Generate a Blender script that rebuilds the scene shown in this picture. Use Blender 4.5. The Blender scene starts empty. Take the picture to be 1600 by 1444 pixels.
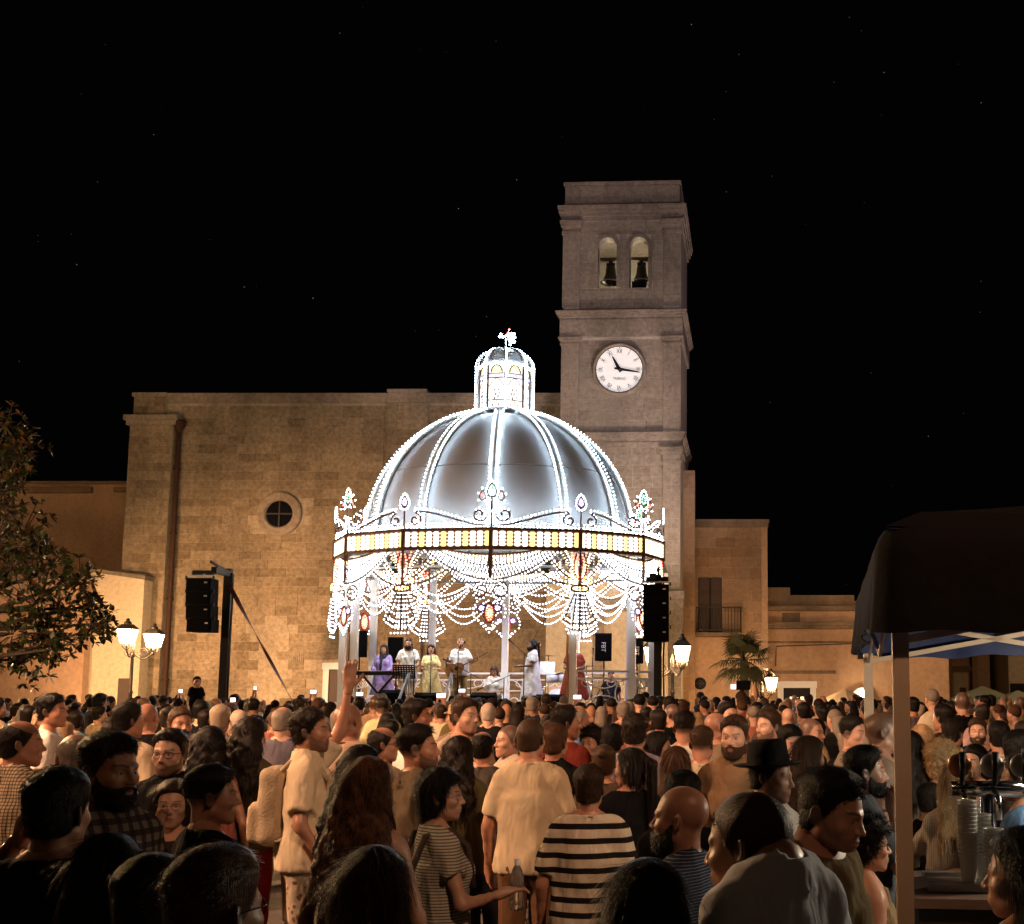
import bpy, bmesh, math, random
import numpy as np
from mathutils import Vector, Matrix, Euler

random.seed(7)
rng = np.random.default_rng(11)
PI = math.pi
SC = bpy.context.scene
COL = SC.collection

# ------------------------------------------------------------------ camera
F = 1800.0                      # focal length in pixels of the 1600 px wide photograph
PX0, PY0 = 1100.0, 863.0       # principal point: the photograph is a crop of a wider frame
PITCH = math.atan((1078 - PY0) / F)
CAMZ = 1.92
cam_data = bpy.data.cameras.new('camera')
cam = bpy.data.objects.new('camera', cam_data)
COL.objects.link(cam)
cam.location = (0, 0, CAMZ)
cam.rotation_euler = (PI / 2 + PITCH, 0, 0)
cam_data.sensor_width = 36
cam_data.lens = 36 * F / 1600
cam_data.shift_x = (800 - PX0) / 1600
cam_data.shift_y = (PY0 - 722) / 1600
cam_data.clip_start = 0.05
cam_data.clip_end = 2000
SC.camera = cam

# ------------------------------------------------------------------ night sky
world = bpy.data.worlds.new('World')
SC.world = world
world.use_nodes = True
wt = world.node_tree
wt.nodes.clear()
w_out = wt.nodes.new('ShaderNodeOutputWorld')
w_bg = wt.nodes.new('ShaderNodeBackground')
w_tc = wt.nodes.new('ShaderNodeTexCoord')
w_vo = wt.nodes.new('ShaderNodeTexVoronoi')
w_vo.inputs['Scale'].default_value = 105
w_lt = wt.nodes.new('ShaderNodeMapRange')
w_lt.inputs['From Min'].default_value = 0.052
w_lt.inputs['From Max'].default_value = 0.02
w_lt.inputs['To Min'].default_value = 0
w_lt.inputs['To Max'].default_value = 1
w_sep = wt.nodes.new('ShaderNodeSeparateColor')
w_pw = wt.nodes.new('ShaderNodeMath'); w_pw.operation = 'POWER'; w_pw.inputs[1].default_value = 16
w_mu = wt.nodes.new('ShaderNodeMath'); w_mu.operation = 'MULTIPLY'
w_ad = wt.nodes.new('ShaderNodeMix'); w_ad.data_type = 'RGBA'; w_ad.blend_type = 'MIX'
w_ad.inputs[6].default_value = (0.00065, 0.00065, 0.00085, 1)
w_ad.inputs[7].default_value = (0.3, 0.31, 0.36, 1)
L = wt.links.new
L(w_tc.outputs['Generated'], w_vo.inputs['Vector'])
L(w_vo.outputs['Distance'], w_lt.inputs['Value'])
L(w_vo.outputs['Color'], w_sep.inputs['Color'])
L(w_sep.outputs['Red'], w_pw.inputs[0])
L(w_lt.outputs['Result'], w_mu.inputs[0])
L(w_pw.outputs[0], w_mu.inputs[1])
L(w_mu.outputs[0], w_ad.inputs[0])
L(w_ad.outputs[2], w_bg.inputs['Color'])
w_bg.inputs['Strength'].default_value = 1.0
L(w_bg.outputs[0], w_out.inputs['Surface'])

# ------------------------------------------------------------------ exposure and renderer
SC.view_settings.view_transform = 'Standard'
SC.view_settings.look = 'None'
SC.view_settings.exposure = 0.0
SC.view_settings.gamma = 1.0
SC.view_settings.use_curve_mapping = False
SC.render.engine = 'CYCLES'
cy = SC.cycles
cy.use_denoising = True
cy.max_bounces = 5
cy.diffuse_bounces = 3
cy.glossy_bounces = 3
cy.transmission_bounces = 4
cy.transparent_max_bounces = 6
cy.sample_clamp_indirect = 2.0
cy.caustics_reflective = False
cy.caustics_refractive = False
cy.use_light_tree = True
cy.use_adaptive_sampling = True
cy.adaptive_threshold = 0.015

# ------------------------------------------------------------------ helpers: geometry
cP, sP = math.cos(PITCH), math.sin(PITCH)


def W(px, py, Y):
    """the point at depth Y (metres in front of the camera's foot) seen at a pixel of the photograph"""
    a = (px - PX0) / F
    b = -(py - PY0) / F
    d = (a, cP - b * sP, sP + b * cP)
    k = Y / d[1]
    return Vector((d[0] * k, Y, CAMZ + d[2] * k))


def XZ(px, Y, z):
    """x of a point at height z and depth Y that shows in pixel column px"""
    return (px - PX0) / F * (Y * cP + (z - CAMZ) * sP)


def thing(name, label, cat, loc=(0, 0, 0), rz=0, group=None):
    o = bpy.data.objects.new(name, None)
    COL.objects.link(o)
    o.empty_display_size = 0.1
    o.location = loc
    o.rotation_euler = (0, 0, rz)
    tag(o, label, cat, group)
    return o


def tag(o, label=None, cat=None, group=None, kind=None):
    if label: o['label'] = label
    if cat: o['category'] = cat
    if group: o['group'] = group
    if kind: o['kind'] = kind
    return o


class MB:
    """collects shapes for one mesh"""
    def __init__(s):
        s.v = []; s.f = []; s.sm = []

    def add(s, verts, faces, smooth=False):
        b = len(s.v)
        s.v.extend([tuple(p) for p in verts])
        s.f.extend([tuple(i + b for i in f) for f in faces])
        s.sm.extend([smooth] * len(faces))
        return s

    def box(s, x0, x1, y0, y1, z0, z1):
        v = [(x0, y0, z0), (x1, y0, z0), (x1, y1, z0), (x0, y1, z0), (x0, y0, z1), (x1, y0, z1), (x1, y1, z1), (x0, y1, z1)]
        f = [(0, 3, 2, 1), (4, 5, 6, 7), (0, 1, 5, 4), (1, 2, 6, 5), (2, 3, 7, 6), (3, 0, 4, 7)]
        return s.add(v, f)

    def hexa(s, v):
        return s.add(v, [(0, 3, 2, 1), (4, 5, 6, 7), (0, 1, 5, 4), (1, 2, 6, 5), (2, 3, 7, 6), (3, 0, 4, 7)])

    def bar(s, a, b, w, h=None, up=(0, 0, 1)):
        a = Vector(a); b = Vector(b); h = h or w
        d = (b - a).normalized()
        u = Vector(up)
        if abs(d.dot(u)) > 0.95: u = Vector((0, 1, 0))
        r = d.cross(u).normalized(); u = r.cross(d).normalized()
        v = []
        for p in (a, b):
            for sx, sy in ((-1, -1), (1, -1), (1, 1), (-1, 1)):
                v.append(p + r * (sx * w / 2) + u * (sy * h / 2))
        return s.add(v, [(0, 1, 2, 3), (7, 6, 5, 4), (0, 4, 5, 1), (1, 5, 6, 2), (2, 6, 7, 3), (3, 7, 4, 0)])

    def tube(s, pts, r, n=6, cap=True, smooth=True):
        pts = [Vector(p) for p in pts]
        rr = r if isinstance(r, (list, tuple)) else [r] * len(pts)
        prev = None; v = []
        for i, p in enumerate(pts):
            d = (pts[min(i + 1, len(pts) - 1)] - pts[max(i - 1, 0)])
            if d.length < 1e-9: d = Vector((0, 0, 1))
            d.normalize()
            if prev is None:
                ref = Vector((0, 0, 1)) if abs(d.z) < 0.9 else Vector((1, 0, 0))
                x = d.cross(ref).normalized()
            else:
                x = (prev - d * prev.dot(d))
                x = x.normalized() if x.length > 1e-6 else d.orthogonal().normalized()
            prev = x
            y = d.cross(x)
            for k in range(n):
                a = 2 * PI * k / n
                v.append(p + (x * math.cos(a) + y * math.sin(a)) * rr[i])
        f = []
        for i in range(len(pts) - 1):
            for k in range(n):
                f.append((i * n + k, i * n + (k + 1) % n, (i + 1) * n + (k + 1) % n, (i + 1) * n + k))
        s.add(v, f, smooth)
        if cap:
            b = len(s.v) - len(v)
            s.f.append(tuple(b + k for k in range(n))[::-1]); s.sm.append(False)
            s.f.append(tuple(b + (len(pts) - 1) * n + k for k in range(n))); s.sm.append(False)
        return s

    def lathe(s, prof, n=24, c=(0, 0, 0), axis='z', smooth=True, a0=0, a1=2 * PI):
        c = Vector(c); v = []
        full = abs(a1 - a0 - 2 * PI) < 1e-6
        m = n if full else n + 1
        for r, h in prof:
            for k in range(m):
                a = a0 + (a1 - a0) * k / n
                x, y = r * math.cos(a), r * math.sin(a)
                if axis == 'z': p = (x, y, h)
                elif axis == 'y': p = (x, h, y)
                else: p = (h, x, y)
                v.append(c + Vector(p))
        f = []
        for i in range(len(prof) - 1):
            for k in range(n):
                k2 = (k + 1) % m
                q = (i * m + k, i * m + k2, (i + 1) * m + k2, (i + 1) * m + k)
                f.append(q if axis != 'y' else q[::-1])
        return s.add(v, f, smooth)

    def prism(s, poly, t0, t1, axis='y'):
        """extrude a closed 2-D outline (x,z) along y (or (x,y) along z)"""
        n = len(poly)
        if axis == 'y': v = [(p[0], t0, p[1]) for p in poly] + [(p[0], t1, p[1]) for p in poly]
        elif axis == 'x': v = [(t0, p[0], p[1]) for p in poly] + [(t1, p[0], p[1]) for p in poly]
        else: v = [(p[0], p[1], t0) for p in poly] + [(p[0], p[1], t1) for p in poly]
        f = [tuple(range(n)), tuple(range(2 * n - 1, n - 1, -1))]
        f += [(k, n + k, n + (k + 1) % n, (k + 1) % n) for k in range(n)]
        return s.add(v, f)

    def sphere(s, c, r, nu=10, nv=6):
        rx, ry, rz = r if isinstance(r, (tuple, list)) else (r, r, r)
        v = [(c[0], c[1], c[2] + rz)]
        for i in range(1, nv):
            t = PI * i / nv
            for k in range(nu):
                a = 2 * PI * k / nu
                v.append((c[0] + rx * math.sin(t) * math.cos(a), c[1] + ry * math.sin(t) * math.sin(a), c[2] + rz * math.cos(t)))
        v.append((c[0], c[1], c[2] - rz))
        f = [(0, 1 + k, 1 + (k + 1) % nu) for k in range(nu)]
        for i in range(nv - 2):
            for k in range(nu):
                a = 1 + i * nu
                f.append((a + k, a + nu + k, a + nu + (k + 1) % nu, a + (k + 1) % nu))
        e = len(v) - 1; a = 1 + (nv - 2) * nu
        f += [(e, a + (k + 1) % nu, a + k) for k in range(nu)]
        return s.add(v, f, True)

    def mesh(s, name):
        me = bpy.data.meshes.new(name)
        me.from_pydata(s.v, [], s.f)
        me.polygons.foreach_set('use_smooth', s.sm)
        return me

    def build(s, name, mat, parent=None, local=False):
        me = s.mesh(name)
        return link(name, me, mat, parent, local)


def world_of(o):
    m = o.matrix_parent_inverse @ Matrix.LocRotScale(o.location, o.rotation_euler, o.scale)
    return world_of(o.parent) @ m if o.parent is not None else Matrix.LocRotScale(o.location, o.rotation_euler, o.scale)


def link(name, me, mat, parent=None, local=False):
    if mat is not None and not me.materials: me.materials.append(mat)
    o = bpy.data.objects.new(name, me)
    COL.objects.link(o)
    if parent is not None:
        o.parent = parent
        if not local:          # vertices are in world coordinates
            m = world_of(parent)
            o.matrix_parent_inverse = m.inverted()
    return o


def mesh_np(name, v, f, smooth=True, attrs=None):
    """mesh from numpy arrays; f is (n,4) or (n,3)"""
    me = bpy.data.meshes.new(name)
    v = np.ascontiguousarray(v, dtype=np.float32); f = np.ascontiguousarray(f, dtype=np.int32)
    k = f.shape[1]
    me.vertices.add(len(v)); me.vertices.foreach_set('co', v.ravel())
    me.loops.add(f.size); me.loops.foreach_set('vertex_index', f.ravel())
    me.polygons.add(len(f))
    me.polygons.foreach_set('loop_start', np.arange(0, f.size, k, dtype=np.int32))
    me.polygons.foreach_set('use_smooth', np.full(len(f), smooth, dtype=bool))
    for an, arr in (attrs or {}).items():
        at = me.attributes.new(an, 'FLOAT_COLOR', 'POINT')
        c = np.ones((len(v), 4), dtype=np.float32); c[:, :arr.shape[1]] = arr
        at.data.foreach_set('color', c.ravel())
    me.update(calc_edges=True)
    return me


def copy_tree(o, parent=None):
    c = o.copy(); COL.objects.link(c)
    if parent is not None: c.parent = parent
    for ch in list(o.children): copy_tree(ch, c)
    return c


# ------------------------------------------------------------------ helpers: materials
def newmat(name):
    m = bpy.data.materials.new(name); m.use_nodes = True
    nt = m.node_tree
    return m, nt, nt.nodes['Principled BSDF'], nt.links.new


def N(nt, t, **kw):
    n = nt.nodes.new(t)
    for k, v in kw.items():
        if k in n.inputs: n.inputs[k].default_value = v
        else: setattr(n, k, v)
    return n


def plain(name, col, rough=0.6, metal=0.0, var=0.0, vscale=8.0, bump=0.0, bscale=60.0, spec=0.5, alpha=1.0, trans=0.0):
    m, nt, b, L = newmat(name)
    b.inputs['Base Color'].default_value = (*col, 1)
    b.inputs['Roughness'].default_value = rough
    b.inputs['Metallic'].default_value = metal
    b.inputs['Specular IOR Level'].default_value = spec
    b.inputs['Transmission Weight'].default_value = trans
    tc = N(nt, 'ShaderNodeTexCoord')
    if var > 0:
        no = N(nt, 'ShaderNodeTexNoise', Scale=vscale, Detail=5.0, Roughness=0.65)
        L(tc.outputs['Object'], no.inputs['Vector'])
        mx = N(nt, 'ShaderNodeMix', data_type='RGBA')
        mx.inputs[6].default_value = (*[c * (1 - var) for c in col], 1)
        mx.inputs[7].default_value = (*[min(1, c * (1 + var)) for c in col], 1)
        L(no.outputs['Fac'], mx.inputs[0]); L(mx.outputs[2], b.inputs['Base Color'])
        mr = N(nt, 'ShaderNodeMapRange'); mr.inputs['To Min'].default_value = max(0.05, rough - 0.12); mr.inputs['To Max'].default_value = min(1, rough + 0.12)
        L(no.outputs['Fac'], mr.inputs['Value']); L(mr.outputs['Result'], b.inputs['Roughness'])
    if bump > 0:
        nb = N(nt, 'ShaderNodeTexNoise', Scale=bscale, Detail=4.0)
        L(tc.outputs['Object'], nb.inputs['Vector'])
        bp = N(nt, 'ShaderNodeBump', Strength=bump, Distance=0.02)
        L(nb.outputs['Fac'], bp.inputs['Height']); L(bp.outputs['Normal'], b.inputs['Normal'])
    return m


def emit(name, col, strength, base=(0.8, 0.8, 0.8)):
    m, nt, b, L = newmat(name)
    b.inputs['Base Color'].default_value = (*base, 1)
    b.inputs['Emission Color'].default_value = (*col, 1)
    b.inputs['Emission Strength'].default_value = strength
    return m


def stone(name, col, col2, var=0.3, stain=(0.10, 0.085, 0.06), stain_amt=0.45, bump=0.35, streak=True):
    """weathered limestone: every block its own tone, soft stains, pitted relief"""
    m, nt, b, L = newmat(name)
    geo = N(nt, 'ShaderNodeNewGeometry'); oi = N(nt, 'ShaderNodeObjectInfo')
    ad = N(nt, 'ShaderNodeMath', operation='ADD'); fr = N(nt, 'ShaderNodeMath', operation='FRACT')
    L(geo.outputs['Random Per Island'], ad.inputs[0]); L(oi.outputs['Random'], ad.inputs[1]); L(ad.outputs[0], fr.inputs[0])
    mx = N(nt, 'ShaderNodeMix', data_type='RGBA')
    mx.inputs[6].default_value = (*col, 1); mx.inputs[7].default_value = (*col2, 1)
    rp = N(nt, 'ShaderNodeMath', operation='POWER'); rp.inputs[1].default_value = 1.6
    L(fr.outputs[0], rp.inputs[0]); L(rp.outputs[0], mx.inputs[0])
    n1 = N(nt, 'ShaderNodeTexNoise', Scale=0.45, Detail=6.0, Roughness=0.6)
    mp = N(nt, 'ShaderNodeMapping'); mp.inputs['Scale'].default_value = (1.0, 1.0, 0.45 if streak else 1.0)
    L(geo.outputs['Position'], mp.inputs['Vector']); L(mp.outputs[0], n1.inputs['Vector'])
    r1 = N(nt, 'ShaderNodeMapRange'); r1.inputs['From Min'].default_value = 0.42; r1.inputs['From Max'].default_value = 0.70
    r1.inputs['To Max'].default_value = stain_amt
    L(n1.outputs['Fac'], r1.inputs['Value'])
    m2 = N(nt, 'ShaderNodeMix', data_type='RGBA'); m2.inputs[7].default_value = (*stain, 1)
    L(r1.outputs[0], m2.inputs[0]); L(mx.outputs[2], m2.inputs[6])
    n2 = N(nt, 'ShaderNodeTexNoise', Scale=7.0, Detail=8.0, Roughness=0.7)
    L(geo.outputs['Position'], n2.inputs['Vector'])
    r2 = N(nt, 'ShaderNodeMapRange'); r2.inputs['From Min'].default_value = 0.25; r2.inputs['From Max'].default_value = 0.75
    r2.inputs['To Min'].default_value = 1 - var; r2.inputs['To Max'].default_value = 1 + var * 0.6
    L(n2.outputs['Fac'], r2.inputs['Value'])
    m3 = N(nt, 'ShaderNodeMix', data_type='RGBA', blend_type='MULTIPLY'); m3.inputs[0].default_value = 1
    L(m2.outputs[2], m3.inputs[6]); L(r2.outputs[0], m3.inputs[7])
    L(m3.outputs[2], b.inputs['Base Color'])
    b.inputs['Roughness'].default_value = 0.9
    b.inputs['Specular IOR Level'].default_value = 0.2
    bp = N(nt, 'ShaderNodeBump', Strength=bump, Distance=0.05)
    L(n2.outputs['Fac'], bp.inputs['Height']); L(bp.outputs['Normal'], b.inputs['Normal'])
    return m


M = {}
M['nave'] = stone('church limestone', (0.35, 0.275, 0.18), (0.22, 0.165, 0.10), var=.6, stain=(.10, .08, .052), stain_amt=.65, bump=.6)
M['nave_mortar'] = stone('church mortar', (0.44, 0.36, 0.25), (0.44, 0.36, 0.25), bump=0.3, var=.5, stain_amt=.7)
M['tower'] = stone('tower limestone', (0.36, 0.30, 0.225), (0.28, 0.225, 0.165), stain_amt=0.6, var=.5, bump=.5)
M['tower_mortar'] = stone('tower mortar', (0.52, 0.46, 0.36), (0.52, 0.46, 0.36), stain_amt=0.3)
M['trim'] = stone('carved limestone trim', (0.35, 0.285, 0.215), (0.35, 0.285, 0.215), stain_amt=0.85, var=.5, bump=.5)
M['plaster_warm'] = stone('warm plaster', (0.50, 0.335, 0.215), (0.50, 0.335, 0.215), stain=(.20, .10, .055), stain_amt=0.5, bump=0.12)
M['plaster_pale'] = stone('pale plaster', (0.62, 0.52, 0.36), (0.62, 0.52, 0.36), stain_amt=0.15, bump=0.08)
M['palazzo'] = stone('palazzo stone', (0.40, 0.26, 0.16), (0.29, 0.175, 0.10), stain_amt=0.4)
M['palazzo_trim'] = stone('mossy cornice stone', (0.30, 0.21, 0.14), (0.26, 0.18, 0.11), stain=(0.05, 0.045, 0.03), stain_amt=0.85)
M['pave'] = stone('paving stone', (0.16, 0.14, 0.12), (0.12, 0.105, 0.09), stain_amt=0.4, streak=False)
M['iron'] = plain('wrought iron', (0.03, 0.026, 0.022), 0.5, 0.6, var=0.3)
M['black'] = plain('black painted steel', (0.008, 0.008, 0.009), 0.5, 0.0, var=0.3, spec=.2)
M['blackbox'] = plain('black speaker paint', (0.005, 0.005, 0.006), 0.8, 0, var=0.3, bump=0.3, bscale=200, spec=.06)
M['steel'] = plain('dull steel', (0.35, 0.35, 0.36), 0.4, 0.85, var=0.2)
M['chrome'] = plain('chrome', (0.75, 0.75, 0.76), 0.15, 1.0)
M['white'] = plain('white paint', (0.78, 0.78, 0.77), 0.5, var=0.08)
M['dark'] = plain('dark opening', (0.012, 0.011, 0.01), 0.9)
M['darkglass'] = plain('dark window glass', (0.006, 0.006, 0.008), 0.12)
M['wood'] = plain('brown painted wood', (0.13, 0.052, 0.03), 0.55, var=0.3, vscale=20)
M['door_wood'] = plain('dark door wood', (0.05, 0.026, 0.014), 0.6, var=0.4, vscale=14, bump=0.2)
M['rust'] = plain('rusty drainpipe', (0.05, 0.024, 0.015), 0.75, 0.0, var=0.4, vscale=5, spec=.2)
M['copper'] = plain('bronze bell', (0.045, 0.035, 0.025), 0.45, 0.7, var=0.4)
UNIT = MB().box(-.5, .5, -.5, .5, -.5, .5).mesh('unit_block')


def course_rects(x0, x1, z0, z1, ch, bw, holes=(), jit=0.25, cj=0.1):
    """running-bond layout of blocks in a rectangle; holes are (test function)"""
    out = []; z = z0; row = 0
    while z < z1 - 0.04:
        h = ch * random.uniform(1 - cj, 1 + cj)
        if z + h > z1 - ch * 0.4: h = z1 - z
        x = x0; first = True
        while x < x1 - 0.02:
            w = bw * random.uniform(1 - jit, 1 + jit)
            if first and row % 2: w *= 0.5
            first = False
            if x + w > x1 - bw * 0.3: w = x1 - x
            if not any(hf(x, x + w, z, z + h) for hf in holes):
                out.append((x, x + w, z, z + h))
            x += w
        z += h; row += 1
    return out


def trim(rects, boxes):
    """cut blocks back to the edge of rectangular openings (x0, x1, z0, z1)"""
    for (a, b, c, d) in boxes:
        out = []
        for r in rects:
            if r[1] <= a or r[0] >= b or r[3] <= c or r[2] >= d: out.append(r); continue
            if r[2] < c - .06: out.append((r[0], r[1], r[2], c))
            if r[3] > d + .06: out.append((r[0], r[1], d, r[3]))
            z0, z1 = max(r[2], c if r[2] < c - .06 else r[2]), min(r[3], d if r[3] > d + .06 else r[3])
            if r[0] < a - .06: out.append((r[0], a, z0, z1))
            if r[1] > b + .06: out.append((b, r[1], z0, z1))
        rects = out
    return rects


def lay_blocks(rects, y, parent, mat, name='stone_block', limit=300, proud=0.02, joint=0.012, local=True, keep=None, stuffname='masonry'):
    """each rectangle a block of its own on a wall facing -y at plane y; beyond the limit they are joined"""
    order = sorted(rects, key=lambda r: (0 if (keep is None or keep(r)) else 1, -(r[1] - r[0]) * (r[3] - r[2])))
    if not UNIT.materials: UNIT.materials.append(None)
    for r in order[:limit]:
        o = bpy.data.objects.new(name, UNIT); COL.objects.link(o)
        o.parent = parent
        pr = proud * random.uniform(0.5, 1.4)
        o.location = ((r[0] + r[1]) / 2, y - pr / 2 + 0.02, (r[2] + r[3]) / 2)
        o.scale = (r[1] - r[0] - joint, pr + 0.04, r[3] - r[2] - joint)
        o.rotation_euler = (random.uniform(-.004, .004), 0, random.uniform(-.006, .006))
        o.material_slots[0].link = 'OBJECT'; o.material_slots[0].material = mat
    if len(order) > limit:
        mb = MB()
        for r in order[limit:]:
            pr = proud * random.uniform(0.5, 1.4)
            mb.box(r[0] + joint / 2, r[1] - joint / 2, y - pr, y + 0.04, r[2] + joint / 2, r[3] - joint / 2)
        o = mb.build(stuffname, mat, parent, local=True)
        o['kind'] = 'stuff'

# ================================================================== ground
mb = MB().add([(-300, -60, 0), (300, -60, 0), (300, 500, 0), (-300, 500, 0)], [(0, 1, 2, 3)])
tag(mb.build('ground', M['pave']), 'stone paved piazza ground', kind='structure')

# ================================================================== church nave
NY = 42.0
nx0 = W(211, 700, NY).x; nx1 = W(905, 700, NY).x
nz1 = W(540, 616, NY).z
church = thing('church', 'large sandstone church with plain side wall, round window and corner pilaster', 'church', (nx0, NY, 0))
lx = lambda px, py: W(px, py, NY).x - nx0
lz = lambda py: W(540, py, NY).z
NW = nx1 - nx0
oc = (lx(437, 803), lz(803)); oc_r = 34 / F * 42.6
wall = MB().box(0, NW, 0.0, 9, 0, nz1 - 0.35).build('wall', M['nave_mortar'], church, True)
pil_w = lx(276, 800) - 0.0
def h_oc(x0, x1, z0, z1):
    cx = min(max(oc[0], x0), x1); cz = min(max(oc[1], z0), z1)
    return (cx - oc[0]) ** 2 + (cz - oc[1]) ** 2 < (oc_r * 0.64) ** 2
door_x = (lx(514, 1060), lx(531, 1060)); door_z = lz(1046)
def h_door(x0, x1, z0, z1): return x1 > door_x[0] - .25 and x0 < door_x[1] + .25 and z0 < door_z + .25
ax0, ax1, az1 = lx(390, 1000), lx(452, 1000), lz(962)
def h_arch(x0, x1, z0, z1):
    xm, zm = (x0 + x1) / 2, (z0 + z1) / 2
    r = (ax1 - ax0) / 2
    return ax0 < xm < ax1 and (zm < az1 - r or (xm - (ax0 + ax1) / 2) ** 2 + (zm - az1 + r) ** 2 < r * r)
rects = course_rects(pil_w, lx(600, 700), 0.0, nz1 - 0.45, 0.335, 0.78, (h_oc, h_door, h_arch))
rects_r = course_rects(lx(600, 700), NW, 0.0, nz1 - 0.45, 0.335, 0.78)
lay_blocks(rects + rects_r, 0, wall, M['nave'], keep=lambda r: r[2] > 1.6 and r[0] < lx(620, 800))
# bricked-up arch: smooth plaster infill
poly = [(ax0, 0), (ax1, 0)] + [((ax0 + ax1) / 2 + (ax1 - ax0) / 2 * math.cos(t), az1 - (ax1 - ax0) / 2 + (ax1 - ax0) / 2 * math.sin(t)) for t in np.linspace(0, PI, 13)]
MB().prism(poly, -0.018, 0.03).build('plaster_infill', M['nave_mortar'], wall, True)
# corner pilaster with cap
pil = MB().box(-0.05, pil_w - 0.15, -0.35, 0.2, 0, lz(668)).build('pilaster', M['nave_mortar'], church, True)
lay_blocks(course_rects(-0.05, pil_w - 0.15, 0, lz(668), 0.335, 0.7), -0.35, pil, M['nave'], proud=0.015)
cap = MB()
cap.box(-0.16, pil_w - 0.02, -0.46, 0.3, lz(668), lz(661)).box(-0.24, pil_w + 0.06, -0.54, 0.3, lz(661) + .002, lz(653))
cap.build('pilaster_cap', M['trim'], church, True)
tp = MB().box(-0.03, lx(262, 640), -0.2, 0.3, lz(653) + .002, lz(622)).build('corner_pier', M['nave_mortar'], church, True)
lay_blocks(course_rects(-0.03, lx(262, 640), lz(653), lz(622), 0.42, 0.55), -0.2, tp, M['nave'], proud=0.03)
MB().box(-0.1, lx(264, 640), -0.27, 0.4, lz(622) + .002, lz(616)).build('pier_cap', M['trim'], church, True)
# parapet mouldings, stepped in the middle section
mb = MB()
mb.box(lx(262, 640) + .01, lx(606, 640), -0.1, 0.4, nz1 - 0.35, nz1 - 0.12).box(lx(262, 640) + .01, lx(606, 640), -0.18, 0.5, nz1 - 0.12 + .002, nz1)
mb.box(lx(606, 640) + .01, lx(668, 640), -0.16, 0.4, nz1 - 0.35, nz1 + 0.02).box(lx(606, 640) + .01, lx(668, 640), -0.24, 0.5, nz1 + .022, nz1 + 0.14)
mb.box(lx(668, 640) + .01, NW, -0.1, 0.4, nz1 - 0.35, nz1 - 0.12).box(lx(668, 640) + .01, NW, -0.18, 0.5, nz1 - 0.12 + .002, nz1)
mb.build('parapet', M['trim'], church, True)
st = MB().box(lx(606, 700), lx(668, 700), -0.14, 0.1, 0, nz1 - 0.36).build('lesene', M['nave_mortar'], church, True)
lay_blocks(course_rects(lx(606, 700), lx(668, 700), 0, nz1 - 0.36, 0.335, 0.75), -0.14, st, M['nave'], proud=0.014)
# round window
wn = MB()
k = oc_r
wn.lathe([(k * .60, 0.12), (k * .60, -0.03), (k * .66, -0.10), (k * .72, -0.12), (k * .80, -0.07), (k * .88, -0.11), (k * 1.0, -0.12), (k * 1.04, -0.02), (k * 1.04, 0.05)], 48, (oc[0], 0, oc[1]), 'y')
ow = wn.build('round_window', M['trim'], church, True)
gp = MB().lathe([(0.001, 0), (k * .61, 0)], 40, (oc[0], -0.022, oc[1]), 'y').build('pane', M['darkglass'], ow, True)
MB().box(oc[0] - .025, oc[0] + .025, -0.06, -0.024, oc[1] - k * .6, oc[1] + k * .6).build('mullion', M['iron'], ow, True)
MB().box(oc[0] - k * .6, oc[0] + k * .6, -0.063, -0.027, oc[1] - .025, oc[1] + .025).build('mullion', M['iron'], ow, True)
# small door with pale surround
d = MB().box(door_x[0], door_x[1], -0.02, 0.03, 0, door_z).build('door', M['door_wood'], church, True)
fr = MB().box(door_x[0] - .2, door_x[0], -0.07, 0.03, 0, door_z).box(door_x[1], door_x[1] + .2, -0.07, 0.03, 0, door_z).box(door_x[0] - .24, door_x[1] + .24, -0.09, 0.03, door_z + .002, door_z + .24)
fr.build('frame', M['white'], d, True)
# vent grille and scattered iron fixings
v = MB()
for i in range(6): v.box(lx(458, 1028) + i * .07, lx(458, 1028) + i * .07 + .04, -0.05, 0.02, lz(1034), lz(1024))
v.build('vent_grille', M['trim'], church, True)
# yellow side chapel wall behind the bandstand, with a blocked doorway
cx0, cx1 = lx(866, 980) , lx(1046, 980)
MB().box(cx0, cx1, -2.2, -0.25, 0, lz(905)).build('chapel_wall', M['plaster_pale'], church, True)
pr = MB()
pr.box(lx(936, 980), lx(952, 980), -2.32, -2.2, 0, lz(962)).box(lx(992, 980), lx(1006, 980), -2.32, -2.2, 0, lz(962))
pr.box(lx(930, 980), lx(1012, 980), -2.36, -2.2, lz(962) + .003, lz(952)).box(lx(936, 980), lx(1006, 980), -2.40, -2.2, lz(952) + .003, lz(945))
pr.build('portal', M['trim'], church, True)
# drainpipe
pts = [W(283, 665, NY - .3), W(280, 700, NY - .3), W(275, 850, NY - .3), W(268, 960, NY - .3), W(262, 1010, NY - .3), W(258, 1075, NY - .3)]
pts = [Vector((nx0 + pil_w + 0.02, NY - .2, p.z)) for p in pts] + [Vector((nx0 + pil_w + 0.02, NY - .2, 0.0))]
dp = MB().tube(pts, 0.085, 8)
drain = thing('drainpipe', 'rusty brown drainpipe running down beside the church corner pilaster', 'drainpipe', (nx0 + pil_w + 0.02, NY - .2, 0))
dp.build('pipe', M['rust'], drain)
c = pts[0]
MB().lathe([(0.09, -0.25), (0.12, -0.1), (0.22, 0.05), (0.24, 0.2), (0.0, 0.2)], 10, c).build('hopper', M['rust'], drain)
for zz in (2.3, 5.2, 7.6, 10.0):
    MB().lathe([(0.09, -.05), (0.12, -.04), (0.12, .04), (0.09, .05)], 10, (c.x, c.y, zz)).build('bracket', M['rust'], drain)

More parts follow.
